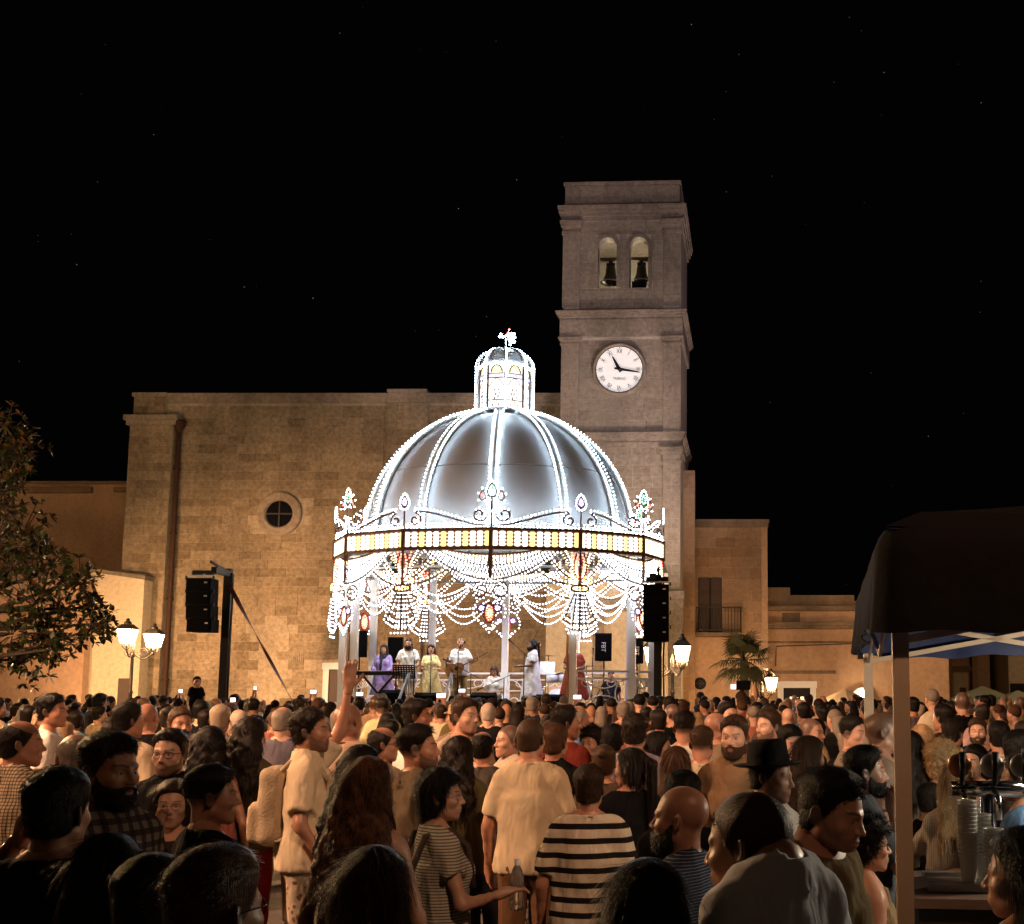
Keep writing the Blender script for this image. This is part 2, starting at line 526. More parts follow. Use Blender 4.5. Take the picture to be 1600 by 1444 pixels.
# ================================================================== bell tower
TY = 41.0
tp0 = W(971, 500, TY)
tower = thing('bell_tower', 'tall square stone bell tower with clock face and twin bell arches', 'tower', (tp0.x, TY, 0), math.radians(-2.5))
tz = lambda py: W(971, py, TY).z
def tx(px, py):                 # local x on the front face
    return W(px, py, TY).x - tp0.x
hw = 2.16; TD = 4.2
zc1, zc2, zc3 = tz(680), tz(492), tz(330)
# front arches
arch = []
for a, b in ((934, 963.5), (983.5, 1013)):
    arch.append((tx(a, 420), tx(b, 420), tz(450), tz(371)))
def h_ar(x0, x1, z0, z1):
    return any(x1 > a - .13 and x0 < b + .13 and z1 > zb - .02 and z0 < zt + .1 for a, b, zb, zt in arch)
ck = (tx(968, 578), tz(578)); ck_r = 36 / F * 44.2
def h_ck(x0, x1, z0, z1):
    cx = min(max(ck[0], x0), x1); cz = min(max(ck[1], z0), z1)
    return (cx - ck[0]) ** 2 + (cz - ck[1]) ** 2 < (ck_r * 1.0) ** 2
# core walls: lower two stages solid, belfry hollow
tw = MB()
tw.box(-hw, hw, 0.0, TD, 0, zc2 - 0.3)
zb, zt = arch[0][2], arch[0][3]
wt_ = 0.55
tw.box(-hw, hw, 0.0, TD, zc2 - 0.3 + .002, zb)                                # below openings
tw.box(-hw, arch[0][0], 0, wt_, zb + .002, zc3); tw.box(arch[1][1], hw, 0, wt_, zb + .002, zc3)
tw.box(arch[0][1], arch[1][0], 0, wt_, zb + .002, zc3)
for a, b, _, t in arch:                                                        # spandrels over the round heads
    r = (b - a) / 2; cxm = (a + b) / 2
    pl = [(a, zc3), (b, zc3)] + [(cxm + r * math.cos(q), t - r + r * math.sin(q)) for q in np.linspace(0, PI, 15)]
    n = len(pl); top = [(pl[0]), (pl[1])]
    arcp = pl[2:][::-1]                                                        # left to right
    for i in range(len(arcp) - 1):
        p, q = arcp[i], arcp[i + 1]
        tw.hexa([(p[0], 0, p[1]), (q[0], 0, q[1]), (q[0], wt_, q[1]), (p[0], wt_, p[1]), (p[0], 0, zc3), (q[0], 0, zc3), (q[0], wt_, zc3), (p[0], wt_, zc3)])
tw.box(-hw, -hw + .5, wt_ + .001, TD, zb + .002, zc3); tw.box(hw - .5, hw, wt_ + .001, TD, zb + .002, zc3)
tw.box(-hw + .501, hw - .501, TD - .5, TD, zb + .002, zc3)
tw.box(-hw, hw, 0, TD, zc3 + .002, zc3 + .3)
twall = tw.build('wall', M['tower_mortar'], tower, True)
pw = 0.60
rc = course_rects(-hw + pw, hw - pw, 4.0, zc1 - .3, 0.40, 0.86)
rc += course_rects(-hw + pw, hw - pw, zc1 + .1, zc2 - .95, 0.40, 0.80)
rc += course_rects(-hw + pw, hw - pw, zc2 + .1, zc3 - .1, 0.40, 0.72)
rc = trim(rc, [(a - .10, b + .10, zb_ - .01, zt_ + .10) for a, b, zb_, zt_ in arch])
lay_blocks(rc, 0, twall, M['tower'], proud=0.012, joint=0.014)
# pilasters with capitals on each stage (front corners) and on the visible right side
def pilaster(xa, xb, za, zb_, capb, capt, y=-0.09):
    p = MB().box(xa, xb, y, 0.1, za, capb).build('pilaster', M['tower_mortar'], tower, True)
    lay_blocks(course_rects(xa, xb, za, capb, 0.40, 0.64, jit=.1), y, p, M['trim'], proud=0.010, joint=0.01)
    h = capt - capb
    c = MB().box(xa - .04, xb + .04, y - .06, 0.1, capb + .002, capb + h * .22).box(xa - .01, xb + .01, y - .03, .1, capb + h * .22 + .002, capb + h * .55)
    c.box(xa - .07, xb + .07, y - .10, .1, capb + h * .55 + .002, capb + h * .8).box(xa - .11, xb + .11, y - .14, .1, capb + h * .8 + .002, capt)
    c.build('capital', M['trim'], tower, True)
for sx in (-1, 1):
    xa, xb = (-hw - .03, -hw + pw) if sx < 0 else (hw - pw, hw + .03)
    pilaster(xa, xb, tz(480) , 0, tz(367), tz(346))
    pilaster(xa, xb, tz(672), 0, tz(540), tz(528))
    pilaster(xa, xb, tz(915), 0, tz(727), tz(701), -0.12)
    pilaster(xa - .02, xb + .06, 0, 0, tz(990), tz(925), -0.22)
def cornice(zlo, zhi, out, name='cornice', back=TD):
    h = zhi - zlo; c = MB()
    for a, b, o in ((0, .3, .35), (.3, .55, .6), (.55, .8, .85), (.8, 1, 1.0)):
        e = out * o
        c.box(-hw - e, hw + e, -e, back + e, zlo + h * a + .002, zlo + h * b)
    c.build(name, M['trim'], tower, True)
cornice(tz(346), tz(323), 0.23)
cornice(tz(500), tz(487), 0.25)
MB().box(-hw - .1, hw + .1, -.12, TD + .1, tz(527), tz(500)).build('frieze', M['trim'], tower, True)
cornice(tz(692), tz(677), 0.2)
MB().box(-hw - .06, hw + .06, -.1, TD, tz(700), tz(692)).build('frieze', M['trim'], tower, True)
pt = MB().box(-hw + .02, hw - .02, -.05, TD, tz(323) + .002, tz(290)).build('parapet', M['trim'], tower, True)
lay_blocks(course_rects(-hw + .02, hw - .02, tz(321), tz(291), 0.8, 0.62, jit=.35), -.05, pt, M['trim'], proud=0.03)
MB().box(-hw - .03, hw + .03, -.1, TD + .1, tz(290) + .002, tz(285)).build('coping', M['trim'], tower, True)
# arch surrounds
for a, b, zb_, zt_ in arch:
    r = (b - a) / 2; cxm = (a + b) / 2; s = MB()
    s.box(a - .13, a, -.05, .3, zb_, zt_ - r); s.box(b, b + .13, -.05, .3, zb_, zt_ - r)
    th = np.linspace(0, PI, 17)
    for q0, q1 in zip(th[:-1], th[1:]):
        pi_ = lambda q, rr: (cxm + rr * math.cos(q), zt_ - r + rr * math.sin(q))
        v = []
        for yy in (-.05, .3):
            for q, rr in ((q0, r), (q1, r), (q1, r + .13), (q0, r + .13)):
                x, z = pi_(q, rr); v.append((x, yy, z))
        s.hexa(v)
    s.build('arch_surround', M['trim'], tower, True)
# bells: each a thing hanging from a beam inside the arch
beam = MB().box(-hw + .5, hw - .5, 0.9, 1.1, tz(393), tz(388)).box(-hw + .5, hw - .5, 0.55, 2.5, zb + .004, zb + .05)
beam.build('bell_beam', M['door_wood'], tower, True)
for i, (a, b, zb_, zt_) in enumerate(arch):
    cxm = (a + b) / 2
    wp = Matrix.Rotation(math.radians(-2.5), 4, 'Z') @ Vector((cxm, 1.0, 0)) + Vector((tp0.x, TY, 0))
    bl = thing('bell', 'dark bronze bell hanging in the %s arch of the tower' % ('left' if i == 0 else 'right'), 'bell', (wp.x, wp.y, tz(427)), 0, 'bells in the tower arches')
    hgt = tz(393) - tz(427)
    MB().lathe([(0.0, hgt * .78), (.12, hgt * .76), (.18, hgt * .68), (.20, hgt * .4), (.25, hgt * .2), (.33, .04), (.38, 0), (.35, -.01), (.28, .12), (.16, hgt * .5)], 24).build('bell_body', M['copper'], bl, True)
    MB().box(-.16, .16, -.06, .06, hgt * .76, hgt * .92).box(-.07, .07, -.05, .05, hgt * .92, hgt * 1.05).build('headstock', M['iron'], bl, True)
    MB().tube([(0, 0, hgt * .5), (0, 0, -.02)], .02, 6).sphere((0, 0, -.05), .06).build('clapper', M['iron'], bl, True)
    MB().lathe([(.375, -.012), (.40, -.004), (.40, .02), (.375, .028)], 24).build('rim', M['steel'], bl, True)
wp = Matrix.Rotation(math.radians(-2.5), 4, 'Z') @ Vector(((arch[1][0] + arch[1][1]) / 2 - .05, .75, 0)) + Vector((tp0.x, TY, 0))
ring = thing('bell_striker', 'dark electric bell striker motor under the right bell', 'motor', (wp.x, wp.y, zb + .05))
MB().box(-.2, .2, -.12, .12, 0, .1).build('base', M['iron'], ring, True)
MB().lathe([(0, -.28), (.17, -.28), (.17, .2), (.12, .26), (0, .26)], 16, (0, 0, .3), 'x').build('motor_body', M['black'], ring, True)
MB().tube([(.1, 0, .35), (.12, 0, .75)], .03).build('striker_arm', M['iron'], ring, True)
# warm lamp assumed inside the belfry: photograph shows its vault lit
bl = thing('assumed_belfry_lamp', 'assumed small lamp glowing inside the bell chamber behind the bells', 'lamp', tuple((Matrix.Rotation(math.radians(-2.5), 4, 'Z') @ Vector((0, 1.9, 0))) + Vector((tp0.x, TY, zb + .12))))
MB().box(-.12, .12, -.08, .08, -.06, 0).build('housing', M['black'], bl, True)
MB().lathe([(0, .05), (.09, .03), (.1, 0)], 10).build('bulb', emit('belfry bulb', (1, .88, .66), 520), bl, True)

# clock
clk = MB()
clk.lathe([(ck_r * .99, 0.0), (ck_r * .99, -.10), (ck_r * 1.04, -.14), (ck_r * 1.10, -.12), (ck_r * 1.13, 0.0)], 56, (ck[0], -.02, ck[1]), 'y')
wp = Matrix.Rotation(math.radians(-2.5), 4, 'Z') @ Vector((ck[0], 0, 0)) + Vector((tp0.x, TY, ck[1]))
clock = thing('tower_clock', 'round white backlit clock with roman numerals on the bell tower', 'clock', wp, math.radians(-2.5))
k = ck_r
MB().lathe([(k * .99, 0.0), (k * .99, -.12), (k * 1.03, -.17), (k * 1.09, -.15), (k * 1.13, 0.0)], 56, (0, -.02, 0), 'y').build('surround', M['trim'], clock, True)
MB().lathe([(k * .955, -.085), (k * .99, -.085), (k * .99, -.05)], 56, (0, 0, 0), 'y').build('rim', M['black'], clock, True)
fm, nt, b, L = newmat('clock opal glass')
b.inputs['Base Color'].default_value = (.85, .83, .8, 1); b.inputs['Roughness'].default_value = .35
b.inputs['Emission Color'].default_value = (1, .93, .86, 1); b.inputs['Emission Strength'].default_value = .48
dial = MB().lathe([(0.0005, -.07), (k * .97, -.07)], 56, (0, 0, 0), 'y').build('dial', fm, clock, True)
def text_mesh(body, size, shear=0):
    cu = bpy.data.curves.new('lettering', 'FONT'); cu.body = body; cu.size = size
    cu.align_x = 'CENTER'; cu.align_y = 'CENTER'; cu.extrude = 0.004
    to = bpy.data.objects.new('lettering', cu); COL.objects.link(to)
    dg = bpy.context.evaluated_depsgraph_get(); dg.update()
    me = bpy.data.meshes.new_from_object(to.evaluated_get(dg))
    bpy.data.objects.remove(to); bpy.data.curves.remove(cu)
    return me
def lettering(body, size, mat, parent, m, name='lettering', sx=1):
    me = text_mesh(body, size); me.transform(m @ Matrix.Diagonal((sx, 1, 1, 1)))
    me.materials.clear()
    return link(name, me, mat, parent, True)
RX = Matrix.Rotation(PI / 2, 4, 'X')            # text in xz plane facing -y
ink = plain('clock black paint', (.008, .008, .01), .5)
for i, s in enumerate(['XII', 'I', 'II', 'III', 'IIII', 'V', 'VI', 'VII', 'VIII', 'IX', 'X', 'XI']):
    a = math.radians(30 * i)
    m = Matrix.Translation((k * .77 * math.sin(a), -.078, k * .77 * math.cos(a))) @ Matrix.Rotation(a, 4, 'Y') @ RX
    lettering(s, k * .27, ink, clock, m, 'numeral', .72)
    MB().sphere((k * .92 * math.sin(a), -.075, k * .92 * math.cos(a)), k * .022, 8, 5).build('minute_dot', ink, clock, True)
lettering('TREBINO', k * .15, ink, clock, Matrix.Translation((0, -.078, -k * .40)) @ RX, 'maker_name', .85)
def hand(ang, ln, w, y, nm):
    a = math.radians(ang); d = Vector((math.sin(a), 0, math.cos(a))); r = Vector((math.cos(a), 0, -math.sin(a)))
    pl = [(-.22, .9), (-.2, 1.1), (-.06, .9), (.0, 1.6), (.12, 1.3), (.6, .9), (.9, .55), (1.0, .12)]
    P = [d * (ln * t) + r * (w * q) for t, q in pl] + [d * (ln * t) - r * (w * q) for t, q in pl[::-1]]
    n = len(P)
    mb = MB(); mb.add([(p.x, y, p.z) for p in P] + [(p.x, y - .012, p.z) for p in P], [tuple(range(n, 2 * n)), tuple(range(n))[::-1]] + [(i, (i + 1) % n, n + (i + 1) % n, n + i) for i in range(n)])
    mb.build(nm, ink, clock, True)
hand(332, k * .62, k * .055, -.10, 'hour_hand'); hand(100, k * .90, k * .045, -.125, 'minute_hand')
MB().lathe([(0, -.15), (k * .07, -.15), (k * .07, -.08)], 12, (0, 0, 0), 'y').build('hub', ink, clock, True)

# ================================================================== palazzi on the right
def house(name, label, Y, px0, px1, pytop, mat, rz=0, depth=8):
    a = W(px0, pytop, Y); b = W(px1, pytop, Y)
    t = thing(name, label, 'house', (a.x, Y, 0), rz)
    w = MB().box(0, b.x - a.x, 0, depth, 0, a.z).build('wall', mat, t, True)
    f = lambda px, py: (W(px, py, Y).x - a.x, W(px, py, Y).z)
    return t, w, f, (b.x - a.x), a.z

PYA = 44.5
pa, paw, fa, wa, ha = house('palazzo', 'orange lit stone palazzo with balcony door right of the tower', PYA, 1072, 1198, 824, M['nave_mortar'])
dz0, dz1 = fa(1090, 990)[1], fa(1090, 903)[1]; dx0, dx1 = fa(1091, 950)[0], fa(1128, 950)[0]
hd = lambda x0, x1, z0, z1: x1 > dx0 - .02 and x0 < dx1 + .02 and z0 < dz1
lay_blocks(trim(course_rects(0.0, wa, dz0, ha, 0.42, 1.05), [(dx0 - .03, dx1 + .03, dz0 - .1, dz1 + .03)]), 0, paw, M['palazzo'], proud=.02, joint=.02)
MB().box(0, wa, -.035, .05, 0, dz0 - .02).build('plaster_base', M['plaster_warm'], paw, True)
MB().box(-.02, wa + .06, -.08, 1, ha + .002, ha + .18).box(-.02, wa + .1, -.12, 1, ha + .182, ha + .3).build('coping', M['palazzo_trim'], pa, True)
MB().box(wa - .22, wa + .02, -.06, .1, dz0, ha).build('quoin_strip', M['plaster_warm'], pa, True)
dr = MB().box(dx0, dx1, -.02, .02, dz0, dz1).build('balcony_door', M['dark'], pa, True)
for s in (0, 1):
    w2 = (dx1 - dx0) / 2
    MB().box(dx0 + s * w2 + .03, dx0 + (s + 1) * w2 - .03, -.05, -.022, dz0 + .06, dz1 - .05).build('shutter', M['door_wood'], dr, True)
    sl = MB()
    for q in range(14): sl.box(dx0 + s * w2 + .07, dx0 + (s + 1) * w2 - .07, -.065, -.05, dz0 + .2 + q * .145, dz0 + .28 + q * .145)
    sl.build('louvre', M['door_wood'], dr, True)
bx0, bx1 = fa(1088, 990)[0], fa(1157, 990)[0]
bal = MB().box(bx0, bx1, -.9, 0, dz0 - .14, dz0).build('balcony', M['palazzo_trim'], pa, True)
br = MB().bar((bx0, -.85, dz0 + .95), (bx1, -.85, dz0 + .95), .05).bar((bx0, -.85, dz0 + .1), (bx1, -.85, dz0 + .1), .04)
br.bar((bx1, -.85, dz0 + .95), (bx1, 0, dz0 + .95), .05).bar((bx1, -.85, dz0 + .1), (bx1, 0, dz0 + .1), .04)
br.build('rail', M['iron'], bal, True)
for q in range(15):
    xx = bx0 + (bx1 - bx0) * q / 14
    MB().tube([(xx, -.85, dz0), (xx, -.85, dz0 + .95)], .014, 5).build('baluster', M['iron'], bal, True)
for q in range(1, 6):
    MB().tube([(bx1, -.85 + q * .14, dz0), (bx1, -.85 + q * .14, dz0 + .95)], .014, 5).build('baluster', M['iron'], bal, True)
x, z = fa(1094, 1068)
MB().box(fa(1085, 1090)[0], fa(1109, 1090)[0], -.07, -.03, 0, fa(1100, 1092)[1]).build('doorway', M['door_wood'], pa, True)
# corner pier joining the tower and the palazzo
xa, xb = W(1064, 900, 43.2).x, W(1085.5, 900, 43.2).x
pier = thing('corner_buttress', 'tall narrow stone buttress between the tower and the palazzo', 'buttress', (xa, 43.2, 0))
pb = MB().box(0, xb - xa, 0, 3, 0, W(1080, 735, 43.2).z).build('shaft', M['nave_mortar'], pier, True)
lay_blocks(course_rects(0, xb - xa, 0, W(1080, 735, 43.2).z, .5, .6), 0, pb, M['palazzo'], proud=.02)
# round emblem plaque
sg = thing('round_plaque', 'dark round plaque with star emblem on palazzo wall', 'plaque', (W(1094, 1068, PYA).x, PYA - .04, z))
kk = 9.5 / F * 44
MB().lathe([(0, -.06), (kk * .9, -.06), (kk, -.04), (kk, 0)], 28, (0, 0, 0), 'y').build('disc', M['black'], sg, True)
st = MB()
for q in range(8):
    a = q * PI / 4; r = kk * (.62 if q % 2 == 0 else .42)
    p0 = Vector((math.cos(a) * r, -.075, math.sin(a) * r)); pp = Vector((-math.sin(a), 0, math.cos(a))) * kk * .1
    st.add([(0, -.075, 0), pp + Vector((0, -.075, 0)) + p0 * .25 + Vector((0, .056, 0)), p0, p0 * .25 - pp + Vector((0, -.019, 0))], [(0, 1, 2, 3)])
st.build('star', M['steel'], sg, True)

PYB = 45.5
pb_, pbw, fb, wb, hb = house('low_palazzo', 'low orange plastered building with mossy cornices behind the palm', PYB, 1186, 1480, 946, M['plaster_warm'])
mo = MB()
for (p0, p1, pt_) in ((1196, 1235, 918), (1235, 1335, 930), (1335, 1480, 939)):
    a, zt_ = fb(p0, pt_); b_, _ = fb(p1, pt_)
    mo.box(a, b_ - .01, .0, .6, hb + .003, zt_)
mo.build('parapet', M['palazzo_trim'], pb_, True)
for (pt_, pb2, o) in ((948, 955, .3), (974, 983, .45)):
    MB().box(-.1, wb, -o, 0, fb(1200, pb2)[1], fb(1200, (pt_ + pb2) / 2)[1]).box(-.16, wb, -o * 1.25, 0, fb(1200, (pt_ + pb2) / 2)[1] + .002, fb(1200, pt_)[1]).build('cornice', M['palazzo_trim'], pb_, True)
MB().box(-.05, wb, -.06, 0, fb(1200, 1005)[1], fb(1200, 1002)[1]).build('string_course', M['palazzo_trim'], pb_, True)
for (p0, p1) in ((1222, 1250),):
    a, b_ = fb(p0, 965)[0], fb(p1, 965)[0]
    MB().box(a, b_, -.05, .02, fb(1222, 974)[1] + .05, fb(1222, 956)[1] - .05).build('panel', M['palazzo_trim'], pb_, True)
# shop window: shelf panels glow themselves, standing in for light inside
wx0, wx1 = fb(1224, 1090)[0], fb(1266, 1090)[0]; wz0, wz1 = fb(1224, 1112)[1], fb(1224, 1075)[1]
win = MB().box(wx0 - .22, wx0, -.09, .02, wz0, wz1).box(wx1, wx1 + .22, -.09, .02, wz0, wz1).box(wx0 - .26, wx1 + .26, -.1, .02, wz1 + .002, wz1 + .26)
wn = win.build('shop_window', M['white'], pb_, True)
MB().box(wx0, wx1, -.012, .0, wz0, wz1).build('dark_pane', M['dark'], wn, True)
sh = emit('glowing shop shelf', (1.0, .80, .48), 1.6)
for zz0, zz1 in ((.16, .42), (.50, .64)):
    for q in range(5):
        if zz0 > .4 and q in (0,): continue
        ww = (wx1 - wx0) / 5
        MB().box(wx0 + q * ww + .04, wx0 + (q + 1) * ww - .05, -.03, -.013, wz0 + (wz1 - wz0) * zz0, wz0 + (wz1 - wz0) * (zz1 - random.uniform(0, .06))).build('lit_shelf', sh, wn, True)
MB().box(wx0 - .7, wx1 + 1.0, -.12, 0, wz1 + .55, wz1 + .68).build('hood_mould', M['palazzo_trim'], pb_, True)
a, zt_ = fb(1340, 1030); MB().box(a, a + .35, -.12, 0, zt_, zt_ + .75).build('wall_box', M['black'], pb_, True)
mb = MB()
mb.tube([fb(1220, 1041)[0:1][0:0] or Vector((fb(1212, 1041)[0], -.03, fb(1212, 1041)[1])), Vector((fb(1213, 1010)[0], -.03, fb(1213, 1010)[1])), Vector((fb(1330, 1006)[0], -.03, fb(1330, 1006)[1]))], .02, 5)
mb.build('wall_cable', M['black'], pb_, True)

# far houses seen under the tent
SY = 52
hs, hsw, fs, ws, hs_h = house('narrow_townhouse', 'dim reddish townhouse with tall pilasters seen under the tent', SY, 1428, 1545, 985, M['plaster_warm'])
mb = MB()
for p0, p1 in ((1448, 1462), (1478, 1484), (1516, 1524)):
    mb.box(fs(p0, 1040)[0], fs(p1, 1040)[0], -.4, 0, 0, hs_h - .2)
mb.build('pilaster', M['palazzo'], hs, True)
for (p0, p1, q0, q1) in ((1490, 1512, 1050, 1120), (1436, 1445, 1040, 1120)):
    a, b_ = fs(p0, q0)[0], fs(p1, q0)[0]
    w0 = MB().box(a, b_, -.03, .02, 0, fs(p0, q0)[1]).build('doorway', M['plaster_pale'], hs, True)
    MB().box(a + .25, b_ - .1, -.06, -.031, 0, fs(p0, q0)[1] - .7).build('door_leaf', M['door_wood'], w0, True)
    MB().box(a - .15, b_ + .15, -.35, 0, fs(p0, q0)[1] + .01, fs(p0, q0)[1] + .25).build('lintel', M['palazzo_trim'], hs, True)
h2, h2w, f2, w2_, h2h = house('corner_townhouse', 'pale townhouse with dark doorway at the far right edge', 50, 1574, 1760, 985, M['plaster_pale'])
MB().box(f2(1578, 1070)[0], f2(1600, 1070)[0], -.05, .02, 0, f2(1590, 1068)[1]).build('doorway', M['dark'], h2, True)

# ================================================================== low buildings on the left
LY = 47
h3, h3w, f3, w3, h3h = house('side_chapel', 'dim plastered side building behind the tree left of the church', LY, -160, 212, 757, M['plaster_warm'])
MB().box(0, w3, -.12, .6, h3h + .002, h3h + .12).build('coping', M['palazzo_trim'], h3, True)
a, zt_ = f3(45, 765); b_, _ = f3(146, 765)
MB().box(a, b_, -.22, 0, zt_ - .16, zt_ + .08).build('ledge', M['palazzo_trim'], h3, True)
a, zt_ = f3(180, 765); b_, _ = f3(208, 765)
MB().box(a, b_, -.16, 0, zt_ - .12, zt_ + .08).build('ledge', M['palazzo_trim'], h3, True)
x, z = f3(125, 893)
MB().lathe([(.42, 0), (.62, -.1), (.70, -.1), (.70, 0)], 20, (x, 0, z), 'y', a0=0, a1=PI).build('lunette', M['plaster_warm'], h3, True)
a, b_ = W(138, 900, 41.0), W(226, 900, 41.0)
sac = thing('sacristy', 'small pale plastered annex lit by the double street lantern', 'annex', (a.x, 41.0, 0))
za, zb2 = W(138, 893, 41).z, W(226, 906, 41).z
ww = b_.x - a.x
mb = MB(); mb.hexa([(0, 0, 0), (ww, 0, 0), (ww, 5, 0), (0, 5, 0), (0, 0, za), (ww, 0, zb2), (ww, 5, zb2), (0, 5, za)])
mb.build('wall', M['plaster_pale'], sac, True)
mb = MB(); mb.hexa([(-.08, -.1, za), (ww + .06, -.1, zb2), (ww + .06, 5, zb2), (-.08, 5, za), (-.08, -.1, za + .14), (ww + .06, -.1, zb2 + .14), (ww + .06, 5, zb2 + .14), (-.08, 5, za + .14)])
mb.build('coping', M['trim'], sac, True)
dxx = W(185, 1070, 41).x - a.x
MB().box(dxx, dxx + .42, -.03, .02, 0, W(185, 1060, 41).z).build('doorway', M['door_wood'], sac, True)
a2 = W(-160, 900, 40.6)
lw = thing('garden_wall', 'orange plastered boundary wall behind the magnolia', 'wall', (a2.x, 40.6, 0))
MB().box(0, W(139, 900, 40.6).x - a2.x, 0, .6, 0, W(100, 905, 40.6).z).build('wall', M['plaster_warm'], lw, True)
MB().box(-.05, W(140, 900, 40.6).x - a2.x, -.08, .7, W(100, 905, 40.6).z + .002, W(100, 905, 40.6).z + .12).build('coping', M['trim'], lw, True)

# ================================================================== street lanterns
M['lampglass'] = emit('lit lantern glass', (1.0, .58, .28), 300)
def lantern_mesh(parent, c, s=1.0):
    """four-sided tapering street lantern, c = centre of the glass top"""
    x, y, z = c
    def fr(r, zz): return [(x - r, y - r, zz), (x + r, y - r, zz), (x + r, y + r, zz), (x - r, y + r, zz)]
    h = .46 * s; rt = .25 * s; rb = .16 * s
    ln = MB().tube([(x, y, z - h - .16 * s), (x, y, z - h)], .03 * s, 6)
    for i in range(4):
        a = fr(rt, z)[i]; b = fr(rb, z - h)[i]; ln.bar(a, b, .022 * s)
        ln.bar(fr(rt, z)[i], fr(rt, z)[(i + 1) % 4], .03 * s); ln.bar(fr(rb, z - h)[i], fr(rb, z - h)[(i + 1) % 4], .026 * s)
    lo = ln.build('lantern', M['iron'], parent)
    g = MB(); a, b = fr(rb * .94, z - h), fr(rt * .94, z - .01)
    g.add(a + b, [(0, 1, 5, 4), (1, 2, 6, 5), (2, 3, 7, 6), (3, 0, 4, 7), (3, 2, 1, 0), (4, 5, 6, 7)])
    g.build('glass', M['lampglass'], lo)
    r = MB(); a, b = fr(rt * 1.1, z + .015), fr(rt * .55, z + .17 * s)
    r.add(a + b, [(0, 1, 5, 4), (1, 2, 6, 5), (2, 3, 7, 6), (3, 0, 4, 7), (3, 2, 1, 0), (4, 5, 6, 7)])
    r.lathe([(rt * .45, z + .17 * s), (rt * .5, z + .22 * s), (rt * .3, z + .27 * s), (.05 * s, z + .29 * s), (.07 * s, z + .34 * s), (0, z + .38 * s)], 10, (x, y, 0))
    r.build('lantern_roof', M['iron'], lo)

def street_lamp(label, Y, px, zhub, spots, s=1.0, group='ornate street lanterns'):
    x = XZ(px, Y, 3)
    t = thing('street_lamp', label, 'street lamp', (x, Y, 0), 0, group)
    MB().lathe([(.0, 0), (.2, 0), (.2, .2), (.13, .3), (.11, .9), (.075, 1.0), (.06, 1.8), (.085, 1.84), (.055, 1.9), (.045, zhub - .3), (.08, zhub - .26), (.05, zhub), (.07, zhub + .1), (.03, zhub + .22), (0, zhub + .34)], 12, (x, Y, 0)).build('post', M['iron'], t)
    for dx, dy, dz in spots:
        c = (x + dx, Y + dy, zhub + dz)
        lantern_mesh(t, c, s)
        bz = c[2] - .62 * s
        arm = []
        for q in range(13):
            u = q / 12
            arm.append((x + dx * u, Y + dy * u, zhub - .12 + (bz - zhub + .12) * u - .22 * math.sin(PI * u)))
        a = MB().tube(arm, .022, 6)
        sp = []
        for q in range(22):
            u = q / 21; an = PI + u * 3.6 * PI; rr = .17 * (1 - u * .75)
            sp.append((x + dx * .5 + rr * math.cos(an) * (1 if dx > 0 else -1), Y + dy * .5, zhub - .12 + rr * math.sin(an)))
        a.tube(sp, .013, 5)
        for q in range(6):
            an = q * PI / 3
            a.tube([(c[0] + .16 * s * math.cos(an), c[1] + .16 * s * math.sin(an), c[2] - .47 * s), (c[0] + .15 * s * math.cos(an), c[1] + .15 * s * math.sin(an), c[2] - .58 * s), (c[0], c[1], c[2] - .70 * s)], .012, 5)
        a.build('arm', M['iron'], t)
    return t

Lz = W(200, 990, 36).z
street_lamp('black iron street lamp with two lit lanterns left of the church drainpipe', 36, 207, Lz - .45, ((XZ(197, 35.4, 3.6) - XZ(207, 36, 3.6), -.6, .55), (XZ(239, 36.2, 3.6) - XZ(207, 36, 3.6), .2, .44)), .92)
Lz = W(1065, 1008, 33).z
street_lamp('iron street lamp with lit lanterns at the tower foot beside the right speakers', 33, 1051, Lz - .55, ((.28, -.55, .5), (-.6, .4, .5)), .95)
Lz = W(1203, 1058, 40).z
street_lamp('street lamp with a lit lantern just behind the palm', 40, 1190, Lz - .45, ((.32, -.1, .42),), .85)
# unseen street lamps added outside the picture, assumed from the warm light
street_lamp('added street lamp beside the magnolia outside the view on the left', 10.0, -520, 4.4, ((.5, 0, .5), (-.5, 0, .5)), 1.15)  # added to light the magnolia leaves and the left of the crowd
street_lamp('assumed street lamp at the left edge of the square outside the view', 24, -420, 4.6, ((.5, 0, .5), (-.5, 0, .5), (0, -.5, .5)), 1.5)
street_lamp('assumed street lamp at the right side of the square outside the view', 33, 1850, 4.6, ((.5, 0, .5),), 1.1)

